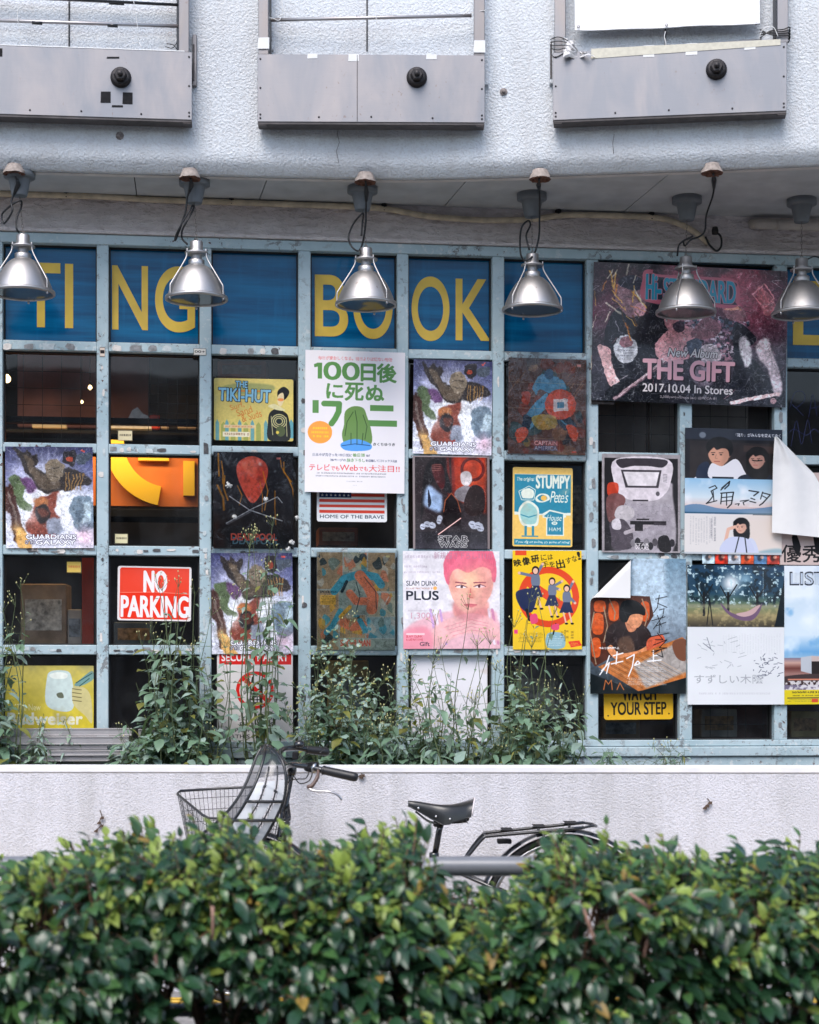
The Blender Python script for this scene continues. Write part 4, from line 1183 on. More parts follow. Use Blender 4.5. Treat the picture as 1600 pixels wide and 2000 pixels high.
def art_band():
    c = CV(382, 280, (.20,.17,.20))
    c.VG([(0,(.25,.12,.15)),(.35,(.35,.2,.25)),(.6,(.3,.27,.31)),(1,(.12,.12,.15))])
    c.glow(.62,.12,.3,(.72,.3,.38),.85); c.glow(.8,.25,.2,(.6,.3,.35),.6); c.N(.15,.6,(.08,.07,.09),.5,.75)
    pk = (.78,.56,.58)
    rs = random.Random(6)
    # crowd speckle in the middle
    for i in range(420):
        x = rs.uniform(.4,.8); y = rs.uniform(.36,.66); c_ = rs.choice([(.62,.45,.5),(.13,.12,.16),(.45,.33,.4),(.75,.68,.72),(.3,.33,.38)])
        r = rs.uniform(.004,.012); xa=int((x-r)*c.w); xb=int((x+r)*c.w); ya=int((y-r)*c.h); yb=int((y+r*1.4)*c.h); c.a[ya:yb,xa:xb]=c_
    # left bassist
    c.S([(.10,.36),(.2,.3),(.3,.4),(.34,.62),(.3,.95),(.12,.98),(.06,.6)], (.11,.11,.14)); c.S([(.12,.16),(.18,.12),(.26,.18),(.27,.26),(.22,.38),(.16,.36),(.11,.25)], (.50,.36,.38)); c.S([(.12,.14),(.2,.08),(.27,.16),(.2,.19)], (.14,.12,.18)); c.E(.24,.33,.035,.04,pk,1,.2)
    c.E(.17,.62,.06,.075,(.66,.66,.68)); c.E(.17,.57,.035,.03,(.5,.35,.38)); c.FINE(.13,.6,.22,.68,4,(.2,.2,.24),.6)
    c.S([(.03,.6),(.09,.62),(.1,.72),(.14,.85),(.19,.95),(.15,.98),(.09,.88),(.05,.72)], (.78,.62,.62)); c.S([(.08,.92),(.2,.84),(.34,.9),(.36,1.0),(.1,1.0)], (.08,.08,.10))
    c.L([(.12,.98),(.3,.78),(.58,.44)], .02, (.35,.27,.3)); 
    for k in (-.006, 0, .006): c.L([(.12+k,.98),(.58+k,.44)], .0025, (.75,.65,.66))
    # centre guitarist
    c.S([(.3,.28),(.36,.3),(.38,.5),(.3,.62),(.27,.5)], (.10,.10,.13)); c.S([(.32,.58),(.4,.46),(.5,.44),(.52,.52),(.46,.6),(.5,.66),(.42,.7),(.34,.68)], pk)
    c.S([(.36,.38),(.42,.36),(.46,.46),(.40,.5)], (.7,.48,.5)); c.S([(.5,.5),(.58,.36),(.66,.44),(.6,.52)], (.5,.33,.36)); c.E(.44,.44,.03,.03,(.25,.2,.24)); 
    c.S([(.48,.56),(.54,.52),(.56,.6),(.5,.64)], (.28,.3,.36)); c.S([(.55,.6),(.62,.56),(.66,.66),(.58,.72)], (.72,.66,.68)); c.E(.57,.78,.07,.08,(.55,.48,.52),.8,.3)
    # right guitarist, hair flying, arm and pale guitar neck
    c.S([(.66,.28),(.72,.25),(.78,.3),(.77,.38),(.7,.37)], (.55,.36,.38)); c.S([(.67,.3),(.73,.27),(.76,.3)], (.75,.5,.42))
    c.S([(.72,.4),(.84,.5),(.8,.6),(.9,.76),(1,.9),(1,1),(.6,1),(.72,.8)], (.14,.14,.17)); c.S([(.75,.52),(.79,.5),(.82,.64),(.79,.72),(.76,.62)], (.82,.78,.80),.95,.004)
    c.S([(.84,.55),(.9,.5),(.93,.62),(.97,.76),(.98,.9),(.94,.9),(.9,.72),(.86,.66)], (.80,.72,.74),.95,.004); c.L([(.72,.98),(.96,.90)], .02, (.85,.72,.72)); c.S([(.84,.12),(.92,.2),(.94,.3),(.88,.32)], (.65,.38,.40)); c.L([(.82,.18),(.88,.1),(.93,.2),(.88,.28),(.82,.18)], .008, (.8,.5,.52))
    for i in range(60):
        x = rs.uniform(.02,.98); y = rs.uniform(.05,.95); c.L([(x,y),(x+rs.uniform(-.06,.06),y+rs.uniform(-.08,.08))], .003, rs.choice([(.85,.8,.82),(.1,.1,.12),(.6,.4,.44)]), .6)
    # amber and silver crease glints painted into the print, top left
    for i in range(26):
        x = rs.uniform(0,.22); y = rs.uniform(0,.5); c.L([(x,y),(x+rs.uniform(-.03,.08),y+rs.uniform(.03,.12))], rs.uniform(.004,.014), rs.choice([(.85,.50,.12),(.95,.72,.3),(.35,.2,.05),(.9,.85,.75)]), .8, soft=.8)
    c.warp(.006,.02); c.detail(.03, 0.48); c.detail(.014, 0.42); c.N(.012,.3); c.N(.05,.25); c.a = np.clip((c.a-.4)*1.25+.47, 0, 1)
    # titles
    c.S([(.25,.10),(.26,.045),(.3,.04),(.33,.07),(.6,.07),(.72,.08),(.75,.14),(.75,.25),(.71,.29),(.6,.285),(.27,.27)], (.75,.38,.45)); c.S([(.27,.10),(.28,.07),(.31,.07),(.34,.09),(.7,.095),(.73,.15),(.73,.24),(.7,.265),(.3,.25),(.27,.24)], (.12,.14,.2))
    c.T('Hi-', .27,.075,.345,.25,(.12,.55,.66),.035,outline=(.80,.5,.56),ow=.004); c.T('STANDARD', .36,.095,.73,.255,(.12,.55,.66),.03,outline=(.80,.5,.56),ow=.004)
    c.T('New Album', .385,.60,.64,.662,(.88,.85,.86),.03,shear=.25,outline=(.12,.10,.13),ow=.003); c.T('THE GIFT', .268,.695,.735,.835,(.1,.08,.1),.05); c.T('THE GIFT', .262,.688,.728,.828,(.90,.68,.72),.05)
    c.T('2017.10.04 In Stores', .262,.868,.725,.928,(.1,.1,.12),.03); c.T('2017.10.04 In Stores', .26,.863,.722,.922,(.90,.86,.86),.03); c.T('2,500yen(without tax) @PZCA-81', .35,.945,.64,.968,(.7,.65,.66)); c.E(.935,.955,.016,.016,(.75,.6,.62)); c.FINE(.92,.94,.95,.975,3,(.2,.15,.2))
    return c

def art_2013():
    c = CV(50, 90, (.82,.76,.70)); c.N(.3,.1); c.T('2013', .1,.03,.95,.28,(.08,.08,.08),.03); c.S([(0,.3),(.5,.28),(1,.4),(1,1),(0,1)], (.2,.17,.16)); c.S([(.1,.5),(.5,.4),(.6,.7),(.2,.9)], (.7,.55,.3),.8,.03); c.N(.1,.5); return c

def art_grey():
    c = CV(153, 194, (.60,.57,.58)); c.R(.03,.04,.97,.985,(.13,.12,.13)); c.S([(.4,.3),(.85,.28),(.9,.4),(.9,.985),(.25,.985),(.15,.5)], (.66,.63,.65), 1, .01); c.R(.15,.5,.9,.985,(.62,.59,.62),.8,.03)
    # huge plain pale lantern shape with a dark frame, then a rucksack silhouette
    c.S([(.18,.05),(.85,.05),(.87,.3),(.78,.42),(.66,.47),(.4,.47),(.24,.42),(.15,.28)], (.84,.80,.82)); c.S([(.22,.05),(.8,.05),(.78,.13),(.6,.12),(.4,.12),(.24,.14)], (.22,.20,.22))
    c.P([(.24,.16),(.76,.16),(.72,.34),(.3,.34)], (.25,.23,.25)); c.P([(.27,.18),(.73,.18),(.69,.32),(.33,.32)], (.87,.84,.85)); c.L([(.4,.47),(.58,.47)], .02, (.2,.18,.2)); c.E(.71,.40,.025,.03,(.35,.33,.35))
    for i in range(6): c.L([(.78,.2+.015*i),(.83,.205+.015*i)], .006, (.4,.38,.4))
    c.S([(.08,.3),(.2,.3),(.2,.4),(.08,.42)], (.78,.24,.14), .9); c.S([(.06,.45),(.2,.4),(.3,.48),(.1,.7)], (.45,.28,.27), .9)
    c.S([(.16,.62),(.2,.54),(.3,.52),(.4,.56),(.4,.64),(.3,.68),(.2,.66)], (.72,.69,.70)); c.S([(.1,.7),(.25,.66),(.34,.72),(.4,.84),(.36,.96),(.14,.96),(.12,.84)], (.30,.27,.30)); c.S([(.13,.68),(.22,.66),(.24,.76),(.14,.76)], (.78,.75,.77))
    c.L([(.3,.8),(.45,.76),(.6,.72)], .05, (.70,.66,.68)); c.R(.36,.68,.82,.715,(.12,.11,.12)); c.R(.44,.655,.6,.67,(.12,.11,.12)); c.R(.42,.71,.52,.78,(.15,.14,.15)); c.R(.66,.69,.82,.72,(.25,.23,.25))
    rs = random.Random(9)
    for i in range(10): x = .4+.055*i; c.E(x,.9+rs.uniform(-.03,.04),.035,.05,rs.choice([(.15,.14,.16),(.5,.48,.5),(.3,.28,.3)])); 
    c.S([(.72,.85),(.84,.83),(.88,.98),(.74,.98)], (.12,.11,.12)); c.detail(.05, 0.30,mask=(c.Y>.5)*1.0); c.N(.05,.14); c.T('STAR', .42,.905,.60,.935,(.9,.88,.88),.05); c.T('WARS', .42,.94,.60,.97,(.9,.88,.88),.05)
    return c

def art_odotte():
    c = CV(190, 268, (.08,.08,.10)); c.R(0,0,1,.09,(.13,.15,.19)); c.E(.18,.055,.04,.04,(.45,.48,.52),.8,.3); c.N(.4,.3)
    c.P([(.05,.1),(1,.12),(1,.4),(.05,.4)], (.15,.125,.13)); c.P([(.6,.13),(1,.14),(1,.2),(.6,.18)], (.22,.17,.16)); c.R(.62,.2,.98,.4,(.09,.08,.09),.8,.02); c.R(.05,.1,.6,.14,(.13,.12,.13),.8,.02)
    c.T('「踊り」がみんなを変えてゆく', .52,.035,.98,.062,(.85,.85,.88),.01)
    person(c, .35,.195,.24,(.04,.04,.05),(.80,.58,.48),(.86,.84,.86)); c.S([(.12,.4),(.14,.3),(.24,.27),(.26,.4)], (.12,.16,.24)); c.S([(.26,.40),(.27,.28),(.38,.3),(.52,.24),(.6,.32),(.61,.4)], (.86,.85,.87)); c.R(.28,.385,.5,.4,(.1,.12,.16))
    person(c, .74,.235,.18,(.04,.03,.035),(.70,.52,.46),(.09,.12,.18),1.5); c.L([(.7,.25),(.74,.252),(.79,.248)], .012, (.05,.05,.06)); c.R(.9,.3,.97,.4,(.3,.2,.18),.4,.02)
    c.VG([(.4,(.55,.72,.84)),(.55,(.80,.85,.88)),(.63,(.82,.72,.70)),(.67,(.45,.60,.72)),(.68,(.35,.45,.55))], .4, .68)
    c.N(.2,.7,(.95,.94,.95),.5,.75,((c.Y>.4)&(c.Y<.62)).astype(float)); c.S([(0,.62),(.15,.605),(.35,.635),(.55,.64),(.8,.625),(1,.605),(1,.67),(0,.67)], (.36,.50,.63),.9); c.R(0,.668,1,.68,(.2,.35,.45))
    k = (.06,.07,.09)
    # brush-written title
    c.L([(.25,.475),(.31,.455),(.33,.475),(.27,.5),(.29,.54),(.25,.58),(.22,.60),(.33,.575)],.011,k); c.L([(.29,.5),(.3,.58)],.01,k); c.L([(.38,.475),(.46,.42),(.45,.45),(.41,.48)],.014,k); c.L([(.37,.49),(.42,.45)],.012,k); c.L([(.37,.515),(.5,.505),(.48,.6),(.44,.63)],.013,k); c.L([(.38,.515),(.37,.6)],.012,k); c.L([(.43,.51),(.43,.61)],.01,k); c.L([(.38,.55),(.49,.54)],.01,k); c.L([(.38,.58),(.49,.57)],.01,k)
    c.L([(.52,.6),(.56,.595),(.55,.61)],.01,k); c.L([(.57,.575),(.66,.565),(.60,.585),(.61,.605)],.01,k); c.L([(.66,.49),(.76,.5),(.71,.53)],.014,k); c.L([(.68,.55),(.72,.56)],.012,k); c.L([(.67,.575),(.73,.585)],.012,k); c.L([(.80,.5),(.78,.555)],.011,k); c.L([(.8,.505),(.88,.52),(.8,.59),(.77,.605)],.013,k); c.L([(.8,.53),(.85,.55)],.01,k)
    c.R(0,.685,1,.985,(.85,.83,.82)); c.P([(.6,.685),(1,.685),(1,.985),(.55,.985)],(.86,.80,.76),.8,.05); c.FINE(.05,.70,.3,.93,9,(.6,.6,.62),.5,True); c.FINE(.26,.70,.33,.9,2,(.35,.35,.4),.7,True)
    c.S([(.75,.985),(.85,.96),(.98,.95),(1,.985)],(.45,.62,.68),.7,.01); person(c,.58,.775,.13,(.07,.07,.09),(.85,.66,.58),(.78,.80,.88),1.4); c.L([(.42,.90),(.45,.80),(.52,.78)],.035,(.86,.68,.6)); c.S([(.38,.985),(.4,.9),(.5,.86),(.66,.88),(.7,.985)],(.76,.78,.87)); c.L([(.56,.86),(.52,.985)],.012,(.15,.17,.2)); c.L([(.62,.86),(.64,.985)],.012,(.15,.17,.2))
    c.R(0,.9855,1,1,(.72,.74,.76))
    return c

def art_strip():
    c = CV(150, 24, (.3,.3,.3)); rs = random.Random(3)
    for i, col in enumerate([(.7,.78,.82),(.80,.2,.13),(.75,.78,.82),(.78,.28,.12),(.3,.45,.6),(.72,.25,.2)]):
        x = i/6; c.R(x,0,x+1/6-.01,1,col); c.E(x+.07,.5,.04,.05,(.1,.08,.1),.7,.4); c.E(x+.1,.4,.03,.03,(.9,.7,.6),.7,.4)
    c.N(.05,.5); return c

def art_yushu():
    c = CV(120, 180, (.78,.70,.68)); c.S([(.2,.7),(.26,.66),(.34,.8),(.3,.9),(.24,.84)],(.07,.06,.07)); c.S([(.55,.68),(.62,.64),(.66,.82),(.6,.88)],(.07,.06,.07)); c.S([(.7,.72),(.95,.66),(.98,.9),(.8,.9)],(.75,.12,.1)); c.T('優秀', .03,.785,.68,.972,(.06,.05,.06),.018); return c

def art_parking():
    c = CV(144, 107, (.90,.88,.87)); R_ = (.90,.20,.11)
    c.P([(.03,.06),(.05,.03),(.95,.03),(.97,.06),(.97,.94),(.95,.97),(.05,.97),(.03,.94)], R_)
    c.P([(.03,.06),(.97,.03),(.97,.5),(.5,.47),(.03,.49)], (.90,.27,.19)); c.L([(.03,.49),(.5,.47),(.97,.5)],.008,(.95,.55,.48))
    c.T('NO', .36,.09,.66,.47,(.93,.91,.91),.05); c.T('PARKING', .05,.55,.96,.93,(.93,.91,.91),.045); return c

def art_security():
    c = CV(148, 176, (.86,.84,.83)); R_ = (.84,.14,.12); k = (.10,.11,.12); c.R(.03,-.01,.98,.125,R_); c.T('SECURITY ALERT', .06,.0,.94,.085,(.93,.9,.9),.05)
    c.E(.50,.41,.25,.25,R_); c.E(.50,.41,.205,.205,(.86,.84,.83)); c.P([(.45,.33),(.59,.31),(.60,.56),(.42,.56)],k); c.P([(.44,.36),(.46,.26),(.48,.26),(.48,.34)],k); c.R(.46,.345,.57,.39,(.86,.84,.83))
    for j in range(4):
        for i in range(3): c.R(.445+i*.045,.42+j*.033,.48+i*.045,.443+j*.033,(.86,.84,.83))
    c.P([(.32,.29),(.36,.255),(.70,.52),(.66,.56)],R_)
    for t, y, x0, x1 in (('USE OF CELLULAR', .70,.17,.88), ('PHONES IS', .765,.30,.74), ('PROHIBITED IN', .83,.24,.84), ('THIS FACILITY', .90,.24,.84)): c.T(t, x0,y,x1,y+.042,k,.035)
    return c

def art_comic():
    c = CV(153, 192, (.60,.66,.60)); rs = random.Random(12)
    O_ = (.88,.52,.36); C_ = (.28,.64,.70); Y_ = (.88,.68,.25); D_ = (.12,.2,.22)
    P_ = [(0,0,.33,.38),(.34,0,.64,.2),(.65,0,1,.4),(0,.39,.28,1),(.65,.41,1,.7),(.29,.64,.62,.88),(.63,.66,1,.88)]
    for x0,y0_,x1,y1_ in P_:
        c.R(x0,y0_,x1,y1_,rs.choice([(.62,.72,.70),(.75,.74,.62),(.4,.62,.60),(.70,.60,.45)])); 
        for i in range(9):
            x=rs.uniform(x0,x1); y=rs.uniform(y0_,y1_); r=rs.uniform(.02,.07)
            c.S([(min(max(x+r*math.cos(a)*rs.uniform(.4,1.4),x0),x1), min(max(y+r*math.sin(a)*rs.uniform(.4,1.4),y0_),y1_)) for a in range(6)], rs.choice([O_,C_,D_,(.8,.78,.7),Y_,(.45,.55,.5)]), .8)
        c.L([(x0,y0_),(x1,y0_),(x1,y1_),(x0,y1_),(x0,y0_)],.006,(.8,.82,.78))
    c.R(.04,.44,.24,.54,(.90,.72,.3)); c.FINE(.05,.45,.23,.53,5,(.3,.2,.1),.7)
    # loose ribbons of cyan and orange tumbling across the sheet
    c.L([(.22,.4),(.35,.27),(.55,.22),(.75,.25),(.82,.33)],.10,C_); c.L([(.32,.4),(.38,.3)],.04,D_); c.L([(.55,.24),(.65,.34),(.72,.46),(.7,.58)],.14,O_); c.L([(.42,.42),(.5,.5),(.62,.5)],.10,O_); c.L([(.3,.6),(.2,.75),(.12,.82)],.07,C_); c.L([(.42,.56),(.3,.66)],.05,Y_); c.L([(.34,.72),(.45,.76),(.58,.74)],.12,O_); c.L([(.55,.7),(.62,.8)],.07,C_); c.L([(.85,.55),(.92,.45)],.01,(.85,.85,.8))
    c.detail(.06, 0.42); c.detail(.03, 0.30); c.L([(.5,.3),(.55,.45),(.5,.6)],.01,D_); c.L([(.6,.25),(.75,.4),(.76,.58)],.008,D_); c.N(.04,.15); c.N(.4,.12)
    c.S([(.25,.9),(.5,.87),(.72,.9),(.7,.98),(.3,.98)],(.68,.74,.66),.7); c.T('SPIDER-MAN', .3,.895,.68,.96,(.88,.42,.33),.05,outline=(.9,.86,.75),ow=.006); c.T('SPIDER-MAN', .04,.395,.26,.42,D_,.03); c.R(.88,.03,.93,.05,(.9,.85,.6)); return c

def art_pink():
    c = CV(188, 192, (.90,.88,.90)); PK = (.90,.42,.52)
    c.FINE(.01,.03,.5,.085,1,(.72,.66,.72),.8); c.FINE(.01,.14,.3,.18,1,(.72,.66,.72),.8); c.FINE(.01,.2,.4,.235,1,(.72,.66,.72),.8)
    # soft watercolour portrait of an unnamed youth behind a raised sleeve
    c.S([(.46,.62),(.9,.6),(.98,.7),(1,1),(.0,1),(.02,.82),(.12,.72),(.3,.66)], (.90,.70,.74), .95, .01); c.S([(.54,.5),(.86,.5),(.84,.72),(.56,.72)], (.92,.66,.62), 1, .01)
    c.S([(.46,.12),(.52,.0),(.66,-.08),(.84,-.04),(.93,.1),(.93,.36),(.86,.52),(.74,.63),(.62,.62),(.52,.5),(.46,.32)], (.93,.70,.64))
    c.S([(.43,.28),(.42,.1),(.52,-.03),(.7,-.1),(.9,-.03),(.96,.12),(.96,.3),(.92,.3),(.9,.2),(.8,.16),(.68,.22),(.56,.18),(.49,.24),(.47,.34)], PK, 1, .004)
    c.glow(.7,.3,.18,(.97,.75,.55),.5); c.S([(.5,.2),(.56,.3),(.54,.42),(.48,.36)],(.88,.56,.5),.5,.02); c.S([(.545,.365),(.60,.345),(.655,.368),(.60,.378)],(.95,.9,.9)); c.S([(.735,.365),(.79,.345),(.845,.36),(.79,.376)],(.95,.9,.9)); c.E(.605,.362,.014,.016,(.28,.15,.2)); c.E(.785,.36,.014,.016,(.28,.15,.2)); c.L([(.54,.36),(.60,.343),(.66,.365)],.008,(.35,.18,.24)); c.L([(.73,.363),(.79,.342),(.85,.357)],.008,(.35,.18,.24)); c.S([(.68,.38),(.72,.4),(.745,.47),(.70,.49),(.67,.46)],(.85,.52,.46),.6,.015); c.S([(.63,.555),(.69,.54),(.76,.552),(.70,.58)],(.80,.38,.42),.8,.005); c.L([(.54,.32),(.65,.325)],.012,(.55,.28,.33)); c.L([(.73,.325),(.85,.32)],.012,(.55,.28,.33)); c.L([(.70,.38),(.68,.47),(.72,.48)],.008,(.8,.42,.4)); c.L([(.63,.55),(.76,.55)],.01,(.75,.35,.4))
    for x, col in ((.28,(.75,.6,.82)),(.33,(.92,.9,.95)),(.38,(.75,.6,.82)),(.88,(.92,.9,.95)),(.92,(.8,.5,.65))): c.L([(x,.6),(x+.06,.95)],.025,col,.8)
    c.S([(.3,.8),(.5,.68),(.7,.64),(.9,.68),(1,.8),(1,.92),(.7,.84),(.5,.9),(.32,.98)], (.94,.72,.72), .95, .008)
    for i in range(4): c.L([(.42+.03*i,.78+.03*i),(.7,.70+.035*i),(.88,.74+.03*i)],.006,(.85,.45,.52),.6)
    c.S([(.74,.1),(.93,.15),(.92,.4),(.8,.6),(.72,.62),(.8,.4)],(.86,.5,.5),.35,.03); c.S([(.5,.5),(.62,.62),(.86,.58),(.84,.68),(.58,.7)],(.75,.4,.45),.45,.02); c.warp(.007,.05); c.N(.08,.10); c.N(.02,.07)
    c.T('新規描き下ろし111点', .32,.01,.93,.08,(.70,.50,.58),a=.7)
    c.S([(.0,.82),(.25,.78),(.3,1),(0,1)],(.92,.55,.62),.8,.02); k = (.13,.15,.20)
    c.T('SLAM DUNK', .035,.305,.355,.355,k,.03); c.T('ILLUSTRATIONS 2', .035,.375,.30,.39,(.7,.5,.45),.01); c.E(.33,.38,.02,.02,(.95,.7,.4)); c.T('PLUS', .035,.41,.365,.50,k,.05)
    c.FINE(.04,.6,.3,.625,1,(.75,.7,.75)); c.T('1,300', .08,.63,.28,.70,(.78,.45,.55),.0,a=.6); c.R(.03,.84,.22,.86,(.97,.8,.82)); c.T('SLAM DUNK', .03,.86,.2,.885,(.8,.3,.35),.03); c.T('ILLUSTRATIONS', .03,.895,.2,.915,(.8,.3,.35),.02); c.T('Gift', .17,.93,.27,.97,k,.02)
    for i in range(30):
        x=.43+i*.018; c.L([(x,.24-.25*math.sin((x-.43)*5.6)),(x+.01,.16-.25*math.sin((x-.43)*5.6))],.006,(.82,.3,.42),.6)
    c.N(.3,.05); return c

def art_yellow():
    c = CV(135, 194, (.93,.76,.13)); R_ = (.86,.27,.13); k = (.10,.10,.10)
    c.R(.04,.0,.2,.05,(.88,.3,.15)); c.E(.52,.47,.44,.44,R_); c.E(.52,.47,.345,.345,(.93,.76,.13)); c.P([(.14,.33),(.22,.27),(.9,.6),(.84,.67)],R_)
    for t, x0, y0, x1, y1 in (('映',.02,.09,.12,.16),('像',.14,.07,.25,.145),('研',.27,.05,.38,.12),('に',.41,.04,.49,.10),('は',.51,.04,.58,.09),('手',.42,.11,.52,.17),('を',.53,.11,.61,.165),('出',.63,.09,.75,.18),('す',.77,.07,.85,.13),('な',.86,.05,.93,.11),('!',.94,.01,.98,.09)): c.T(t,x0,y0,x1,y1,k,.03,rot=-.2)
    nv = (.13,.17,.30); gy = (.42,.46,.54); sk = (.90,.72,.62)
    def girl(x,y,s,arms):
        kk = 1/c.asp
        for ax, ay in arms: c.L([(x,y+.35*s*kk),(x+ax*s,y+ay*s*kk)],s*.16,gy); c.E(x+ax*s,y+ay*s*kk,s*.08,s*.08,sk)
        c.S([(x-.2*s,y+.25*s*kk),(x+.2*s,y+.25*s*kk),(x+.22*s,y+.85*s*kk),(x-.2*s,y+.85*s*kk)],gy); c.P([(x-.2*s,y+.85*s*kk),(x+.2*s,y+.85*s*kk),(x+.4*s,y+1.5*s*kk),(x-.45*s,y+1.5*s*kk)],nv)
        for q in (-.2,.15): c.L([(x+q*s,y+1.5*s*kk),(x+(q+.15)*s,y+2.1*s*kk)],s*.1,sk); c.E(x+(q+.18)*s,y+2.15*s*kk,s*.1,s*.06,k)
        c.E(x,y,s*.2,s*.24,(.12,.09,.09)); c.E(x,y+.04*s*kk,s*.14,s*.17,sk)
    girl(.33,.20,.26,[(-.9,.15),(.4,-.35)]); girl(.57,.31,.24,[(.6,0),(.45,.5)]); girl(.78,.38,.24,[(.4,-.4),(.5,.9)])
    c.S([(.05,.42),(.3,.38),(.36,.42),(.28,.62),(.12,.58)],nv); c.L([(.2,.6),(.24,.7)],.04,k); c.S([(.5,.84),(.72,.84),(.74,.98),(.5,.98)],(.55,.70,.74)); c.FINE(.5,.86,.72,.97,5,(.85,.9,.9),.8); c.L([(.58,.85),(.62,.74)],.02,k)
    c.S([(.25,.66),(.34,.64),(.36,.72),(.27,.74)],(.88,.3,.45)); c.S([(.55,.76),(.66,.74),(.66,.8),(.57,.8)],(.88,.3,.45)); c.R(.02,.80,.07,.84,(.9,.25,.5)); c.FINE(.74,.8,.77,.92,1,k,.9,True); c.FINE(.08,.83,.45,.93,7,(.35,.28,.1),.6); c.P([(.8,.92),(.96,.91),(1,.96),(.84,.98)],(.88,.2,.15)); c.FINE(.82,.93,.97,.965,2,(.95,.8,.2),.9)
    c.FINE(.68,.80,.9,.9,3,(.3,.2,.1),.5,True); return c

def art_machi():
    c = CV(187, 265, (.20,.24,.28)); c.VG([(0,(.40,.52,.60)),(.35,(.62,.70,.76)),(.6,(.45,.50,.55)),(1,(.08,.11,.13))]); c.P([(0,0),(.35,0),(.33,.28),(0,.34)],(.12,.14,.17),.9); c.P([(.42,0),(.78,0),(.8,.4),(.6,.45),(.45,.3)],(.72,.80,.86),.9,.02)
    c.R(.31,.02,.36,.3,(.5,.35,.28),.8,.01); c.P([(0,.3),(.25,.27),(.62,.28),(.66,.42),(.5,.62),(.3,.7),(.05,.8),(0,.75)],(.30,.15,.10))
    for x,y,w,h_ in ((.03,.42,.10,.13),(.05,.32,.1,.07),(.2,.33,.09,.12),(.02,.6,.08,.12),(.53,.33,.08,.12)): c.S([(x,y),(x+w,y),(x+w,y+h_),(x,y+h_)],(.80,.33,.13)); 
    for p in ([(.04,.4),(.0,.55),(.06,.78)],[(.14,.36),(.18,.5),(.14,.62)],[(.2,.3),(.26,.4),(.25,.45)],[(.54,.3),(.6,.42),(.56,.52)]): c.L(p,.012,(.6,.5,.4))
    # reader in a dark T-shirt at a wooden table
    c.S([(.18,.52),(.3,.46),(.46,.46),(.6,.52),(.64,.6),(.56,.66),(.5,.72),(.24,.72),(.16,.64)],(.17,.13,.13)); c.S([(.3,.6),(.42,.58),(.46,.7),(.3,.7)],(.4,.3,.24),.8,.01); c.S([(.36,.44),(.46,.42),(.48,.52),(.4,.54)],(.78,.5,.36)); c.S([(.36,.38),(.5,.38),(.55,.44),(.5,.51),(.4,.49)],(.84,.56,.40))
    c.S([(.30,.40),(.34,.32),(.46,.31),(.56,.36),(.57,.42),(.5,.41),(.42,.42),(.38,.47),(.32,.46)],(.05,.06,.07)); c.S([(.18,.68),(.22,.64),(.3,.7),(.5,.68),(.66,.62),(.68,.68),(.5,.76),(.3,.76)],(.86,.55,.36)); c.S([(.6,.6),(.74,.56),(.78,.62),(.7,.69),(.6,.69)],(.80,.36,.24))
    c.P([(.08,.80),(.3,.74),(.6,.68),(.96,.58),(1,.6),(1,.9),(.6,.97),(.5,.98)],(.72,.42,.20)); c.P([(.45,.80),(.9,.62),(1,.62),(1,.84),(.58,.96)],(.62,.62,.62),.9,.01); c.N(.03,.2); c.detail(.08, 0.24)
    for i in range(14): t=i/14; c.L([(.15+.5*t,.80-.1*t),(.55+.45*t,.96-.12*t)],.006,(.9,.7,.5) if i%2 else (.3,.2,.14),.5)
    c.S([(.86,.62),(1,.60),(1,.75),(.9,.73)],(.45,.28,.2)); c.P([(0,.85),(.5,.985),(1,.88),(1,1),(0,1)],(.06,.09,.10))
    w = (.94,.94,.94)
    # handwritten title in white and a signature in black
    for p in ([(.12,.83),(.2,.77),(.17,.85)],[(.2,.72),(.16,.8),(.1,.86)],[(.24,.72),(.34,.70)],[(.28,.69),(.27,.78)],[(.22,.78),(.34,.76)],[(.38,.74),(.46,.71),(.44,.8),(.4,.87)],[(.46,.79),(.49,.76),(.47,.79),(.52,.775),(.5,.76)],[(.6,.76),(.74,.75)],[(.66,.68),(.66,.76)],[(.66,.72),(.71,.715)]): c.L(p,.013,w)
    c.T('今泉力哉監督作品',.09,.655,.30,.67,w); c.FINE(.5,.80,.8,.84,3,w,.8); c.FINE(.38,.88,.82,.94,5,w,.8)
    kk = (.06,.06,.08)
    for p in ([(.68,.3),(.80,.28)],[(.72,.27),(.7,.36),(.66,.40)],[(.7,.33),(.8,.36)],[(.72,.38),(.77,.37),(.76,.41)],[(.64,.46),(.78,.43)],[(.7,.42),(.74,.5)],[(.76,.42),(.66,.52)],[(.68,.5),(.79,.47)],[(.72,.48),(.72,.55)],[(.62,.58),(.82,.55)],[(.7,.55),(.76,.6),(.68,.6)],[(.66,.64),(.8,.6),(.72,.66),(.8,.66),(.64,.69)],[(.66,.7),(.74,.67),(.76,.73),(.7,.71)]): c.L(p,.008,kk)
    for p in ([(.14,.97),(.16,.90),(.19,.93),(.22,.9),(.23,.97)],[(.28,.97),(.31,.92),(.35,.97)]): c.L(p,.01,(.7,.4,.2))
    return c

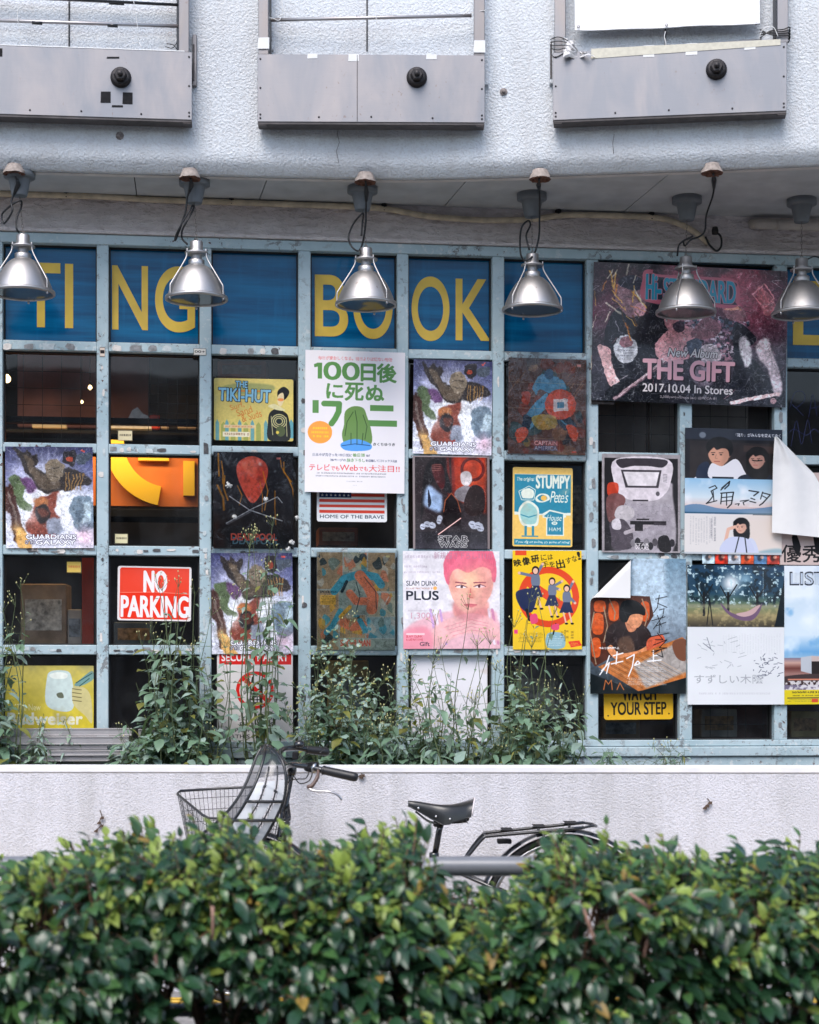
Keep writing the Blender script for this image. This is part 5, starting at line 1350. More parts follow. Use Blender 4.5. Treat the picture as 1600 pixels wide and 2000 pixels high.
def art_hammock():
    c = CV(189, 273, (.86,.86,.87)); c.VG([(0,(.10,.22,.32)),(.2,(.12,.25,.33)),(.30,(.42,.48,.34)),(.36,(.55,.50,.35)),(.44,(.22,.20,.16))],0,.445); c.N(.5,.1)
    m = (c.Y < .30).astype(float); c.glow(.45,.13,.13,(.95,.96,.96),.95); c.glow(.6,.1,.1,(.7,.85,.92),.6); c.N(.05,1,(.06,.13,.17),.45,.6,m*np.clip(abs(c.X-.47)*5-.25,0,1)); c.N(.03,.9,(.75,.84,.86),.62,.7,m)
    for x, b in ((.17,.36),(.42,.33),(.72,.34)): c.L([(x,.2),(x,b)],.025,(.08,.09,.10)); c.L([(x,.25),(x-.08,.15)],.012,(.08,.09,.1)); c.L([(x,.24),(x+.09,.14)],.012,(.08,.09,.1))
    c.R(0,.28,1,.31,(.62,.6,.5),.6,.01); c.N(.04,.5,(.75,.68,.48),.5,.7,((c.Y>.31)&(c.Y<.44)).astype(float)); c.L([(.2,.43),(.23,.25)],.01,(.05,.05,.06)); c.L([(.26,.43),(.23,.25)],.01,(.05,.05,.06)); c.P([(.9,.44),(.97,.2),(1,.1),(1,.44)],(.04,.09,.12))
    c.S([(.34,.27),(.45,.34),(.6,.36),(.72,.32),(.77,.27),(.74,.34),(.66,.395),(.52,.39),(.4,.34)],(.42,.32,.42)); c.S([(.5,.35),(.62,.33),(.72,.29),(.75,.29),(.68,.35),(.58,.37)],(.75,.62,.62)); c.R(0,.443,1,.445,(.5,.5,.5))
    c.R(0,.445,1,1,(.86,.87,.88)); c.N(.6,.04); c.FINE(.36,.49,.97,.64,22,(.78,.79,.8),.6,True)
    rs = random.Random(5)
    for i in range(26):
        x=rs.uniform(.1,.55); y=rs.uniform(.52,.74); c.L([(x,y),(x+rs.uniform(.01,.09),y+rs.uniform(-.02,.02))],.005,(.45,.47,.5),.6)
    for i in range(45):
        x=rs.uniform(.68,.94); y=.66+(x-.68)*-.1+rs.uniform(0,.17); c.L([(x,y),(x+rs.uniform(-.02,.05),y+rs.uniform(-.025,.01))],.006,(.2,.23,.3),.85)
    c.L([(.2,.52),(.24,.6),(.16,.56),(.27,.62)],.006,(.4,.42,.46)); c.T('すずしい木陰',.07,.785,.78,.85,(.62,.63,.65)); c.FINE(.12,.91,.88,.935,1,(.75,.75,.77)); c.FINE(.775,.04,.79,.25,1,(.7,.8,.85),.9,True); return c

def art_list():
    c = CV(150, 271, (.7,.8,.88)); c.VG([(0,(.70,.77,.85)),(.25,(.76,.83,.88)),(.5,(.80,.86,.90)),(.62,(.40,.62,.80)),(.68,(.60,.72,.80)),(.7,(.45,.42,.50))]); c.N(.35,.7,(.92,.94,.95),.45,.7,(c.Y<.66).astype(float)); c.N(.2,.6,(.35,.6,.8),.6,.75,((c.Y>.3)&(c.Y<.64)).astype(float))
    k = (.12,.14,.18)
    c.T('LIST', .09,.045,.56,.14,k,.03,outline=k,ow=.004); c.T('LIST', .10,.052,.55,.133,(.75,.8,.86),.0)
    for i in range(28): c.R(.09+i*.017,.05,.093+i*.017,.136,k,.45)
    c.VG([(.66,(.45,.42,.50)),(.70,(.75,.6,.55)),(.74,(.4,.22,.2)),(.78,(.6,.45,.42)),(.85,(.2,.13,.13))],.665,.86); c.P([(.22,.66),(.36,.65),(.36,.78),(.22,.76)],(.70,.72,.75)); c.P([(.36,.65),(.6,.66),(.6,.78),(.36,.79)],(.15,.12,.12)); c.P([(.36,.65),(.6,.66),(.6,.69),(.36,.69)],(.75,.68,.66))
    c.S([(0,.8),(.4,.78),(.9,.8),(.9,.84),(0,.84)],(.25,.2,.2)); c.R(.05,.815,1,.825,(.8,.5,.4)); c.N(.03,.9,(.85,.84,.84),.45,.55,((c.Y>.83)&(c.Y<.90)).astype(float)*1.0); c.R(0,.895,1,1,(.84,.76,.12)); c.T('2020年4月3日より',.10,.905,.62,.92,(.12,.12,.14),.02); c.FINE(.1,.93,.9,.945,1,k); c.R(.04,.95,1,.956,k); c.FINE(.04,.962,.9,.985,2,(.3,.3,.2),.6); c.R(.36,.96,.44,.985,(.8,.3,.2)); return c

def art_watch():
    c = CV(135, 68, (.90,.70,.14)); k = (.07,.07,.06); c.T('WATCH',.27,.04,.75,.44,k,.035); c.T('YOUR STEP',.10,.50,.90,.86,k,.035)
    for x,y in ((.06,.88),(.94,.84)): c.E(x,y,.012,.012,(.3,.22,.05))
    return c

def art_beer():
    c = CV(173, 125, (.82,.74,.30)); c.N(.4,.12); c.VG([(0,(.78,.72,.38)),(1,(.84,.76,.22))]); c.N(.3,.12); c.S([(.47,.2),(.5,.1),(.6,.07),(.72,.1),(.76,.25),(.78,.5),(.76,.68),(.66,.72),(.5,.66),(.45,.52)],(.78,.84,.82)); c.S([(.5,.14),(.6,.1),(.7,.13),(.68,.2),(.54,.2)],(.90,.92,.88)); c.S([(.58,.44),(.64,.42),(.66,.5),(.6,.5)],(.4,.42,.35))
    c.S([(.76,.35),(.84,.32),(.94,.4),(.98,.6),(.98,.9),(.9,.78),(.8,.66),(.76,.56)],(.78,.74,.52)); 
    for i in range(4): c.L([(.76,.36+.06*i),(.86,.38+.06*i)],.01,(.45,.42,.28)); 
    c.S([(.78,.3),(.86,.2),(.98,.08),(1,.2),(.92,.28),(.84,.32)],(.45,.60,.58)); c.L([(.8,.27),(.98,.12)],.01,(.15,.3,.3)); c.L([(.84,.32),(.95,.2)],.01,(.15,.3,.3)); c.T('The New',.13,.60,.40,.70,(.88,.85,.62),.02); c.T('Budweiser',.03,.74,.87,.92,(.90,.89,.80),.06); c.N(.04,.06); c.N(.3,.5,(.55,.53,.4),.68,.85); return c

def art_blank():
    c = CV(149, 190, (.88,.87,.89)); c.N(.5,.04); c.R(.02,.02,.98,.98,(.90,.89,.91)); c.FINE(.7,.05,.9,.07,1,(.8,.8,.8),.4); c.N(.2,.4,(.8,.72,.68),.7,.85); return c
def art_tag(txt, col, tc):
    c = CV(40, 28, col, 6)
    if txt is None:
        c.L([(.02,.03),(.98,.03),(.98,.97),(.02,.97),(.02,.03)],.03,(.15,.14,.12)); c.FINE(.12,.3,.85,.65,1,tc,1,ink=.7); return c
    c.L([(.02,.03),(.98,.03),(.98,.97),(.02,.97),(.02,.03)],.03,(.15,.14,.12)); c.T(txt,.1,.3,.9,.65,tc,.02); return c

def hang(name, label, cat, rect, art, **k):
    sl = k.pop('slv', False)
    o, w, h = sheet(name, label, cat, rect, art, **k)
    if sl: sleeve(o, w, h)
    return o
hang('poster', 'space adventure poster with white glow in the leftmost pane column', 'poster', (12,872,183,1072), art_space(1), n=.032, gloss=.25, rot=-.01)
hang('poster', 'space adventure poster right of the white green-lettered poster, above the dark red poster', 'poster', (806,701,960,888), art_space(5), n=.032, gloss=.3, rot=.012)
hang('poster', 'space adventure poster half hidden by weeds, above the no phones sign', 'poster', (414,1080,573,1278), art_space(9), n=.033, gloss=.3, rot=-.01)
hang('poster', 'black poster with coral oval and crossed strips in crinkled plastic with amber glints', 'poster', (417,882,573,1072), art_mask(), n=.030, gloss=.2, slv=True)
hang('poster', 'tall white poster with big green characters and an orange disc', 'poster', (595,683,790,963), art_croc(), n=.040, gloss=.5, rot=.006)
hang('tin_sign', 'yellow tin sign with blue cartoon lettering and a carved post in the third pane column', 'sign', (418,738,573,862), art_tiki(), n=-.016, thick=.0015, radius=.008, gloss=.35)
hang('tin_sign', 'flag-striped tin sign sticking out below the white green-lettered poster', 'sign', (619,952,756,1020), art_flag(), n=-.016, thick=.0015, radius=.010, gloss=.35)
hang('poster', 'brown comic poster with blue shapes and a red disc in crinkled plastic', 'poster', (992,698,1144,888), art_brown(), n=.030, gloss=.25, slv=True, rot=.008)
hang('poster', 'dark poster with orange glow and a thin red diagonal beam', 'poster', (807,890,957,1073), art_darkred(), n=.031, gloss=.25, rot=-.005)
hang('tin_sign', 'blue and yellow tin sign with a chef hat and ham', 'sign', (1001,912,1118,1068), art_ham(), n=-.016, thick=.0015, radius=.008, gloss=.35, rot=.006)
hang('poster', 'small beige sheet with a year printed on it, mostly behind the wide concert banner', 'poster', (1155,694,1200,790), art_2013(), n=.034)
hang('banner', 'wide creased pink and grey concert banner with album title behind two lamps', 'banner', (1155,511,1535,789), art_band(), n=.046, gloss=.22, crinkle=.004, coat=.7, wave=.004, rot=.018)
hang('poster', 'grey and white poster with a huge pale helmet-like lantern shape above a rifle', 'poster', (1176,886,1329,1080), art_grey(), n=.033, gloss=.3)
hang('poster', 'strip of small red and blue photographs showing below the film poster', 'poster', (1372,1078,1524,1102), art_strip(), n=.035)
hang('poster', 'film poster with young man in white hoodie above a brush-written sky band', 'poster', (1337,835,1527,1103-20), art_odotte(), n=.042, gloss=.35, rot=.006)
hang('tin_sign', 'red no parking sign with white letters behind weeds', 'sign', (229,1105,373,1212), art_parking(), n=-.014, thick=.0015, radius=.010, gloss=.3, rot=.012)
hang('tin_sign', 'white sign with red band and crossed-out telephone behind weeds', 'sign', (424,1276,572,1452), art_security(), n=.026, thick=.0015, radius=.004, gloss=.4)
hang('poster', 'cyan and orange comic-strip poster in clear plastic above the densest weeds', 'poster', (619,1078,772,1270), art_comic(), n=.030, gloss=.25, slv=True)
hang('poster', 'pink and white portrait poster with black bold title at its left', 'poster', (788,1076,977,1268), art_pink(), n=.033, gloss=.45, rot=-.006)
hang('poster', 'yellow poster with three leaping schoolgirls in front of a red prohibition ring', 'poster', (1002,1075,1137,1269), art_yellow(), n=.032, gloss=.4, rot=-.004)
hang('tin_sign', 'yellow warning plate with black letters under the reader poster', 'sign', (1180,1338,1315,1406), art_watch(), n=-.014, thick=.0015, radius=.014, gloss=.4, rot=-.01)
hang('poster', 'poster of a reader at a wooden table with its top left corner curled down', 'poster', (1153,1090,1340,1355), art_machi(), n=.040, gloss=.35, fold=((.26, .845), (-1.18, 1.2), .014), wave=.002)
hang('poster', 'poster with a hammock under trees above a pale blank half with handwriting', 'poster', (1343,1103,1532,1376), art_hammock(), n=.040, gloss=.45)
hang('poster', 'sky poster with a small grey hut and yellow foot at the right edge', 'poster', (1532,1105,1682,1376), art_list(), n=.038, gloss=.45, rot=-.008)
hang('tin_sign', 'yellow beer sign with a pale tankard and white lettering above the aluminium rails', 'sign', (10,1300,183,1425), art_beer(), n=-.016, thick=.0015, radius=.004, gloss=.3)
hang('paper_sheet', 'blank white sheet behind the weeds below the pink portrait poster', 'paper', (803,1280,952,1470), art_blank(), n=-.012)
yo = hang('poster', 'pinkish sheet with two bold black characters, its upper part folded down white', 'poster', (1523,922,1643,1104), art_yushu(), n=.036)
for r_, a_, n_, lb in (((130,1096,159,1119), art_tag(None, (.85,.72,.35), (.75,.35,.2)), -.02, 'small yellow ticket high in the dark pane under the left space poster'),
        ((230,840,259,861), art_tag(None, (.86,.80,.64), (.12,.1,.1)), -.02, 'cream hand-written price card under the white plastic bag'),
        ((224,1042,250,1062), art_tag(None, (.84,.80,.64), (.12,.1,.1)), -.02, 'cream hand-written price card at the foot of the orange lit pane'),
        ((378,680,403,694), art_tag('00+', (.88,.86,.82), (.05,.05,.05)), .0285, 'white sticker with black round digits on the mullion under the letter G'),
        ((195,678,205,697), art_tag('1', (.85,.78,.72), (.1,.08,.08)), .0285, 'narrow pale sticker with one stroke on the mullion between the first two panes')):
    hang('price_card', lb, 'card', r_, a_, n=n_, thick=.0008, radius=.001, gloss=.5)

# the upper part of the right-hand sheet, torn loose and hanging over white side out
def flap():
    nx, nn = 14, 18; vs = []
    L_ = [(1513, 853), (1510, 910), (1508, 1040)]; R_ = [(1519, 853), (1590, 925), (1665, 1056)]
    def lerp(P, t):
        q = t*(len(P)-1); i = min(int(q), len(P)-2); f = q-i
        return P[i][0]*(1-f)+P[i+1][0]*f, P[i][1]*(1-f)+P[i+1][1]*f
    for j in range(nn+1):
        for i in range(nx+1):
            a = lerp(L_, j/nn); b = lerp(R_, j/nn); f = i/nx
            x, y = a[0]*(1-f)+b[0]*f, a[1]*(1-f)+b[1]*f
            n = .055 + .03*math.sin(f*2.6)*(j/nn) + .014*math.sin(j/nn*3.1+f*2) + .006*math.sin(f*11+j*.3) + (.008*abs(j/nn-.45)*4 if 1 else 0)
            vs.append(PW(x, y, n))
    m = MB(); m.add(vs, [(j*(nx+1)+i, (j+1)*(nx+1)+i, (j+1)*(nx+1)+i+1, j*(nx+1)+i+1) for j in range(nn) for i in range(nx)], M_paper, True)
    o = m.build('folded_flap'); rel(o, yo)
flap()
M_ink = plain('violet_marker_ink', (.04,.05,.16), .5)
for pts in ([(1542,800),(1552,768),(1568,765),(1572,780),(1556,796),(1548,790),(1570,812)],[(1580,815),(1588,770),(1596,812)],[(1584,798),(1600,794)],[(1545,872),(1556,822),(1566,868),(1578,820),(1586,866)],[(1540,846),(1552,838),(1575,850),(1590,838),(1600,845)]):
    m = MB(); m.tube(smooth_pts([PW(x,y,-.0325) for x,y in pts], 5), .0011, M_ink, 4); o = m.build('marker_scrawl', frame_o); o.location = -BI; o.location = Matrix.Rotation(-FA, 3, 'Z') @ Vector((0,-7.98,0)); o.rotation_euler = (0,0,-FA)

# ------------------------------------------------------------------ stainless sign boxes on the upper wall
ZBOT, ZTOP = 3.731, 4.013
def sign_box(px0, px1, label, group, bolt_px, ext):
    """box with uprights; ext(root, M) adds what differs. Local frame: x along the box, y into the wall"""
    Y0, Y1 = upY(px0) - .085, upY(px1) - .085
    A = W(px0, HOR, Y0); B = W(px1, HOR, Y1); d = B - A; L_ = math.hypot(d.x, d.y); az = math.atan2(d.y, d.x)
    root = empty('sign_box', (A.x, A.y, ZBOT), az); tag(root, label, 'metal box', group)
    H = ZTOP-ZBOT
    m = MB(); m.box((0, 0, 0), (L_, .0025, H), M_box, .0012); m.build('face_plate', root)
    m = MB(); m.box((.002, .0027, .003), (L_-.002, .075, H-.002), M_box, .001); m.build('housing', root)
    m = MB(); m.box((.001, .0035, -.010), (L_-.001, .074, .0028), M_boxdk, .001)
    for x in (.02, L_-.02): m.box((x-.018, .004, -.016), (x+.018, .03, -.0102), M_boxdk, .002)
    m.build('base_channel', root)
    xf = lambda px: L_*(px-px0)/(px1-px0)
    bx, bz = xf(bolt_px[0]), CAM_H + (HOR-bolt_px[1])/FPX*((Y0+Y1)/2) - ZBOT
    m = MB()
    m.lathe([(0,.0),(.043,.0),(.043,.006),(.038,.012),(.038,.022),(.030,.024),(0,.024)], M_bolt, 24, (bx, 0, bz), 'y')
    m.lathe([(.027,.02),(.027,.045),(.022,.05),(0,.05)], M_bolt, 6, (bx, 0, bz), 'y', False)
    m.lathe([(.011,.045),(.011,.06),(.009,.065),(0,.065)], M_bolt, 12, (bx, 0, bz), 'y')
    m.build('bolt', root)
    sc = MB(); sc.lathe([(0,.0),(.0042,.0),(.004,.0022),(0,.0028)], M_bolt, 8, (0,0,0), 'y'); first = None
    for x, z in [(.012,.015),(.012,.03),(.012,H/2),(.012,H-.02),(L_-.012,.015),(L_-.012,.03),(L_-.012,H/2),(L_-.012,H-.02),(L_*.27,.02),(L_*.5,.022),(L_*.77,.018)]:
        if first is None: first = sc.build('screw', root, (x, 0, z)); o = first
        else: o = first.copy(); COL.objects.link(o); o.location = (x, 0, z)
    def tape(x0, z0, x1, z1, mat, sl=0.0):
        t = MB(); t.prism([(x0, z0), (x1, z0+sl), (x1, z1+sl), (x0+.002, z1)], -.0012, -.0002, mat); t.build('tape', root)
    def post(pa, pb, top=1.25, y0=.004, y1=.036):
        a, b = xf(pa), xf(pb); m = MB(); m.box((a, y0, H+.0005), (b, y1, H+top), M_post, .002); m.build('upright', root)
    def pipe(pa, pb, za, zb, y=.03, r=.0075, n='cross_pipe', mat=None):
        m = MB(); m.tube([(xf(pa), y, za), (xf(pb), y, zb)], r, mat or M_pipe, 10); return m.build(n, root)
    def ring(px, z, r=.008):
        m = MB(); m.tube([(xf(px)+r*math.cos(t*PI/6), .03, z+r*math.sin(t*PI/6)) for t in range(12)], .0014, M_pipe, 5, True); m.build('split_ring', root)
    def cord(pts, r=.0016, mat=None, name='tie_cord'):
        m = MB(); m.tube(smooth_pts([(xf(x), y, z) for x, z, y in pts], 5), r, mat or M_cord, 5); m.build(name, root)
    ext(root, H, xf, tape, post, pipe, ring, cord, L_)
    return root
def zrow(py, Y=7.33): return CAM_H + (HOR-py)/FPX*Y - ZBOT
def ext_left(root, H, xf, tape, post, pipe, ring, cord, L_):
    post(349, 369); m = MB(); m.box((xf(344), .03, H+.001), (xf(348.5), .06, H+1.25), M_black, .001); m.build('upright', root)
    pipe(-80, 347, zrow(47), zrow(45)); pipe(-80, 347, zrow(-3), zrow(3), r=.006, mat=M_black)
    m = MB(); m.tube([(xf(-80), .05, zrow(-4)), (xf(347), .05, zrow(0))], .006, M_pipe, 8); m.build('cross_pipe', root)
    ring(331, zrow(14)); ring(331, zrow(61))
    for px in (70, 218): pipe(px-10, px+10, zrow(48), zrow(48.5), r=.0083, n='tape_band', mat=M_black)
    pipe(210, 240, zrow(1), zrow(1.5), y=.05, r=.0065, n='tape_band', mat=M_black)
    cord([(38, zrow(-20), .022), (33, zrow(30), .02), (33, zrow(47), .02), (38, zrow(80), .03), (34, zrow(90), .03)])
    cord([(255, zrow(-20), .022), (263, zrow(20), .02), (268, zrow(60), .022), (268, zrow(82), .03)])
    cord([(242, zrow(92), .02), (252, zrow(84), .03), (268, zrow(80), .03), (275, zrow(90), .02)])
    cord([(38, zrow(82), .03), (48, zrow(86), .02), (42, zrow(91), .02)])
    cord([(325, zrow(80), .03), (338, zrow(84), .02), (345, zrow(92), .02)], .002, M_blackrub); cord([(322, zrow(86), .03), (336, zrow(90), .02), (345, zrow(79), .02)], .002, M_blackrub)
    z = lambda py: zrow(py, 7.28)
    tape(xf(195), z(197), xf(215), z(175), M_blackpl, .001); tape(xf(238), z(198), xf(258), z(175), M_blackpl); tape(xf(217), z(205), xf(239), z(201), M_blackpl, .001)
    tape(xf(207), z(110), xf(232), z(106.5), M_blackpl, .002); tape(xf(-6), z(113), xf(4), z(97), M_blackpl)
    m = MB(); m.box((0, .001, H+.0005), (L_-.03, .012, H+.006), M_white, .002); m.build('top_strip', root)
def ext_mid(root, H, xf, tape, post, pipe, ring, cord, L_):
    post(504.5, 524); post(926, 947)
    m = MB(); m.box((xf(525), .03, H+.001), (xf(529), .06, H+1.25), M_black, .001); m.build('upright', root)
    pipe(529, 922, zrow(28), zrow(17)); 
    tape(xf(503.5), zrow(90), xf(526), zrow(68), M_white, .001); tape(xf(925), zrow(95), xf(948), zrow(71), M_white)
    tape(xf(600), H-.018, xf(620), H+.002, M_white, .002); tape(xf(680), H-.028, xf(701), H+.003, M_white); tape(xf(832), H-.018, xf(853), H+.003, M_white)
    cord([(500, zrow(25), .015), (530, zrow(27), .015), (545, zrow(30), .02), (552, zrow(10), .02), (548, zrow(-20), .02)])
    cord([(545, zrow(22), .02), (556, zrow(18), .015), (552, zrow(4), .02)]); cord([(733, zrow(-20), .022), (734, zrow(15), .02), (736, zrow(36), .02)])
    cord([(695, zrow(20), .02), (712, zrow(17), .02)]); cord([(905, zrow(18), .015), (918, zrow(8), .015), (914, zrow(-15), .02)]); cord([(918, zrow(15), .015), (950, zrow(12), -.002)])
    m = MB(); m.box((L_*.437, -.0012, .002), (L_*.44, -.0001, H-.002), M_boxdk); m.build('seam', root)
def ext_right(root, H, xf, tape, post, pipe, ring, cord, L_):
    post(1083, 1105); post(1519, 1540)
    m = MB(); m.box((xf(1512), .03, H+.001), (xf(1518.5), .06, H+1.25), M_black, .001); m.build('upright', root)
    pipe(1160, 1490, zrow(88, 7.25), zrow(75, 7.25), .035, .0075)
    m = MB(); z0 = H-.028
    m.prism([(xf(1156), H-.033), (xf(1525), H-.012), (xf(1525), H+.012), (xf(1156), H+.008)], -.002, -.0002, plain('yellowed_tape_strip', (.58,.55,.45), .5, noise=.1, scale=60)); m.build('tape', root)
    tape(xf(1258), H-.036, xf(1280), H+.012, M_white, -.001); tape(xf(1341), H-.036, xf(1364), H+.012, M_white); tape(xf(1455), H-.026, xf(1477), H+.006, M_white, .002)
    for a in (1245, 1330): pipe(a, a+38, zrow(88-(a-1160)*.04, 7.25), zrow(88-(a-1122)*.04, 7.25), .035, .0082, 'tape_band', M_white)
    # crumpled white cloth tied at the left
    rr = random.Random(4); vs = []; nx, nn = 10, 9
    for j in range(nn+1):
        for i in range(nx+1):
            f, g_ = i/nx, j/nn
            x = xf(1100) + (xf(1163)-xf(1100))*(f*.55+g_*.45*f+.1*(1-g_)*0) ; zt = H+.075-.085*f; zb = H-.035+.01*f
            vs.append((x + rr.uniform(-.004,.004), -.012 + .018*math.sin(f*9+g_*4) + rr.uniform(-.006,.006), zt*(1-g_)+zb*g_ + rr.uniform(-.005,.005)))
    m = MB(); m.add(vs, [(j*(nx+1)+i, (j+1)*(nx+1)+i, (j+1)*(nx+1)+i+1, j*(nx+1)+i+1) for j in range(nn) for i in range(nx)], plain('white_rag', (.72,.70,.69), .9, noise=.08, scale=60)); m.build('tied_cloth', root)
    for k in range(4):
        dz = k*.012
        cord([(1075, H+.055-dz, .0), (1090, H+.062-dz*1.5, -.006), (1106, H+.05-dz, -.004), (1120, H+.03-dz, .0)], .0022, M_blackrub)
        cord([(1485, H+.02+dz, .0), (1505, H+.045-dz*.4, -.008), (1530, H+.05-dz*.7, -.006), (1543, H+.06-dz, .0), (1541, H+.04-dz, .02)], .0026, M_blackrub)
    cord([(1078, H+.05, 0), (1076, H+.0, .0), (1086, H-.02, -.003), (1110, H+.005, -.003)], .002, M_blackrub)
    cord([(1483, H+.01, .0), (1490, H+.05, -.01), (1510, H+.06, -.01), (1520, H+.02, -.01)], .0018)
    cord([(1302, zrow(52, 7.25), .018), (1300, zrow(62, 7.25), .02), (1303, zrow(75, 7.25), .02), (1301, zrow(84, 7.25), .022)], .0022)
box_g = 'stainless sign boxes on the upper wall'
sign_box(-60, 375, 'left stainless box with black tape squares under its bolt', box_g, (235, 149), ext_left)
sign_box(503, 947, 'middle stainless box with short white tape tabs along its top edge', box_g, (814, 151), ext_mid)
rb = sign_box(1080, 1537, 'right stainless box with a rag and black cords tied to its uprights', box_g, (1401, 140), ext_right)
# white tarpaulin hung between the right uprights
Yt = upY(1300) - .065
pa, pb = W(1123, 59, upY(1123)-.06), W(1484, 47, upY(1484)-.06)
vs = []; nx, nn = 20, 14; uvc = []
for j in range(nn+1):
    for i in range(nx+1):
        f, g_ = i/nx, j/nn
        p = pa*(1-f) + pb*f
        w_ = .004*math.sin(f*17)*math.exp(-g_*3) + .006*math.sin(f*6+g_*5)
        vs.append((p.x, p.y + w_, p.z + g_*1.1 + .004*math.cos(f*2*PI*3)*math.exp(-g_*8)*0))
M_tarp = plain('white_tarpaulin', (.80,.80,.80), .45, noise=.02, scale=8)
m = MB(); m.add(vs, [(j*(nx+1)+i, j*(nx+1)+i+1, (j+1)*(nx+1)+i+1, (j+1)*(nx+1)+i) for j in range(nn) for i in range(nx)], M_tarp, True)
to = m.build('tarpaulin'); tag(to, 'plain white tarpaulin stretched above the right stainless box', 'tarpaulin')
m = MB(); m.tube([Vector(v)+Vector((0,-.001,0)) for v in vs[:nx+1]], .0035, M_tarp, 6); m.build('hem', to)
for px, py in ((1130, 52), (1302, 49), (1477, 46)):
    p = W(px, py, upY(px)-.066); m = MB(); m.lathe([(.003,0),(.006,0),(.0065,.001),(.003,.002)], M_pipe, 12, p, 'y'); m.build('eyelet', to)
# wall brackets beside the boxes and small scars in the render
for px, y0_, y1_, lb in ((381, 70, 170, 'narrow dark streaked metal bracket beside the left stainless box'), (950, 66, 168, 'pale narrow wall bracket beside the middle stainless box'), (1077, 70, 166, 'thin wall bracket with a black cord left of the right stainless box'), (531, 62, 100, 'short pale bracket just inside the left upright of the middle box')):
    Y = upY(px); a = W(px-4, y1_, Y); b = W(px+4, y0_, Y)
    m = MB(); m.box((0, -.02, 0), (b.x-a.x, .01, b.z-a.z), M_upper if px > 500 else M_post, .002)
    if px in (381, 1077): m.box((.002, -.024, .02), (.009, -.0201, (b.z-a.z)*.8), M_boxdk, .001)
    o = m.build('wall_bracket', None, a); tag(o, lb, 'bracket')
for px, py, r_ in ((234, 265, .012), (984, 179, .011)):
    m = MB(); rr = random.Random(px); Y = upY(px)
    m.lathe([(0,.012),(r_*.4,.014),(r_*.7,.006),(r_*.8,0),(r_*1.3,.003),(r_*1.5,0)], plain('mortar_plug', (.24,.21,.2), .9, noise=.5, scale=120, bump=.004), 9, W(px, py, Y), 'y')
    bpo = m.build('mortar_scar', bld, -BI)

# ------------------------------------------------------------------ lamps
def lampY(px):
    P_ = [(-100,7.40),(38,7.445),(380,7.558),(708,7.67),(1039,7.775),(1342,7.83),(1566,7.86),(1900,7.95)]
    for i in range(len(P_)-1):
        a, b = P_[i], P_[i+1]
        if a[0] <= px <= b[0]: return a[1] + (b[1]-a[1])*(px-a[0])/(b[0]-a[0])
RIM_Z = 3.030
def lamp_meshes():
    r = {}
    m = MB()
    pr = [(.1255,.010),(.1235,.018),(.1185,.035),(.1105,.055),(.1000,.077),(.0880,.098),(.0755,.116),(.063,.130),(.051,.140),(.041,.145),(.036,.147)]
    m.lathe(pr, M_alu, 48); inner = [(a-.003, h-.002) for a, h in pr]
    m.lathe(inner[::-1], M_aluin, 48); m.lathe([(.036,.146),(.033,.144)], M_alu, 48)
    r['shade'] = m
    m = MB(); m.lathe([(.1225,.010),(.1265,.010),(.1335,.012),(.1350,.006),(.1345,-.001),(.1305,-.003),(.1250,-.003),(.1235,.001),(.1225,.010)], M_alu, 48); r['rim_ring'] = m
    m = MB(); m.lathe([(.0,.0035),(.08,.001),(.1230,.0025)], M_lens, 40); r['lens'] = m
    m = MB(); m.lathe([(.033,.143),(.0345,.146),(.0345,.168),(.031,.171),(.024,.171),(.022,.174),(.022,.196)], M_alu, 32); r['collar'] = m
    m = MB(); m.lathe([(0,.194),(.044,.194),(.050,.197),(.050,.203),(.044,.206),(.031,.206)], M_alu, 32); r['flange'] = m
    m = MB(); m.lathe([(.030,.206),(.030,.214),(.0275,.216),(.0275,.246),(.025,.250),(.012,.252),(0,.252)], M_alu, 28)
    m.tube([(.006*math.cos(t*PI/5), 0, .257+.007*math.sin(t*PI/5)) for t in range(10)], .0016, M_chain, 5, True); r['cap'] = m
    m = MB()
    m.tube(smooth_pts([(.046,0,.214),(.047,0,.2),(.050,0,.178),(.066,0,.148),(.098,0,.098),(.122,0,.060),(.1285,0,.048),(.1295,0,.030),(.1295,0,-.006)], 3), .0030, M_alu, 8)
    m.lathe([(0,-.014),(.004,-.013),(.0045,-.006),(.004,-.004)], M_silver, 10, (.1295,0,0)); r['stay_rod'] = m
    m = MB(); m.lathe([(0,.05),(.018,.055),(.026,.075),(.020,.1),(.013,.12),(.013,.14)], M_aluin, 16); r['reflector_bulb'] = m
    return r
mm_, N_, L_n, b_ = mat_base('clear_lamp_lens')
N_.remove(b_); tr_ = N_.new('ShaderNodeBsdfTransparent'); tr_.inputs[0].default_value = (.9,.93,.95,1); gl_ = N_.new('ShaderNodeBsdfGlossy'); gl_.inputs['Roughness'].default_value = .08
fr_ = N_.new('ShaderNodeFresnel'); mx_ = N_.new('ShaderNodeMixShader'); L_n.new(fr_.outputs[0], mx_.inputs[0]); L_n.new(tr_.outputs[0], mx_.inputs[1]); L_n.new(gl_.outputs[0], mx_.inputs[2]); L_n.new(mx_.outputs[0], N_['Material Output'].inputs[0])
M_lens = mm_
LM = lamp_meshes(); LMESH = {}
def chain_mesh(length):
    m = MB(); k = int(length/.016); step = length/k
    for i in range(k):
        z = -i*step; ax = i % 2
        pts = []
        for t in range(8):
            a = t*PI/4; x = .0035*math.cos(a); zz = z-step/2+.0105*math.sin(a)
            pts.append((x, 0, zz) if ax else (0, x, zz))
        m.tube(pts, .0011, M_chain, 4, True)
    return m
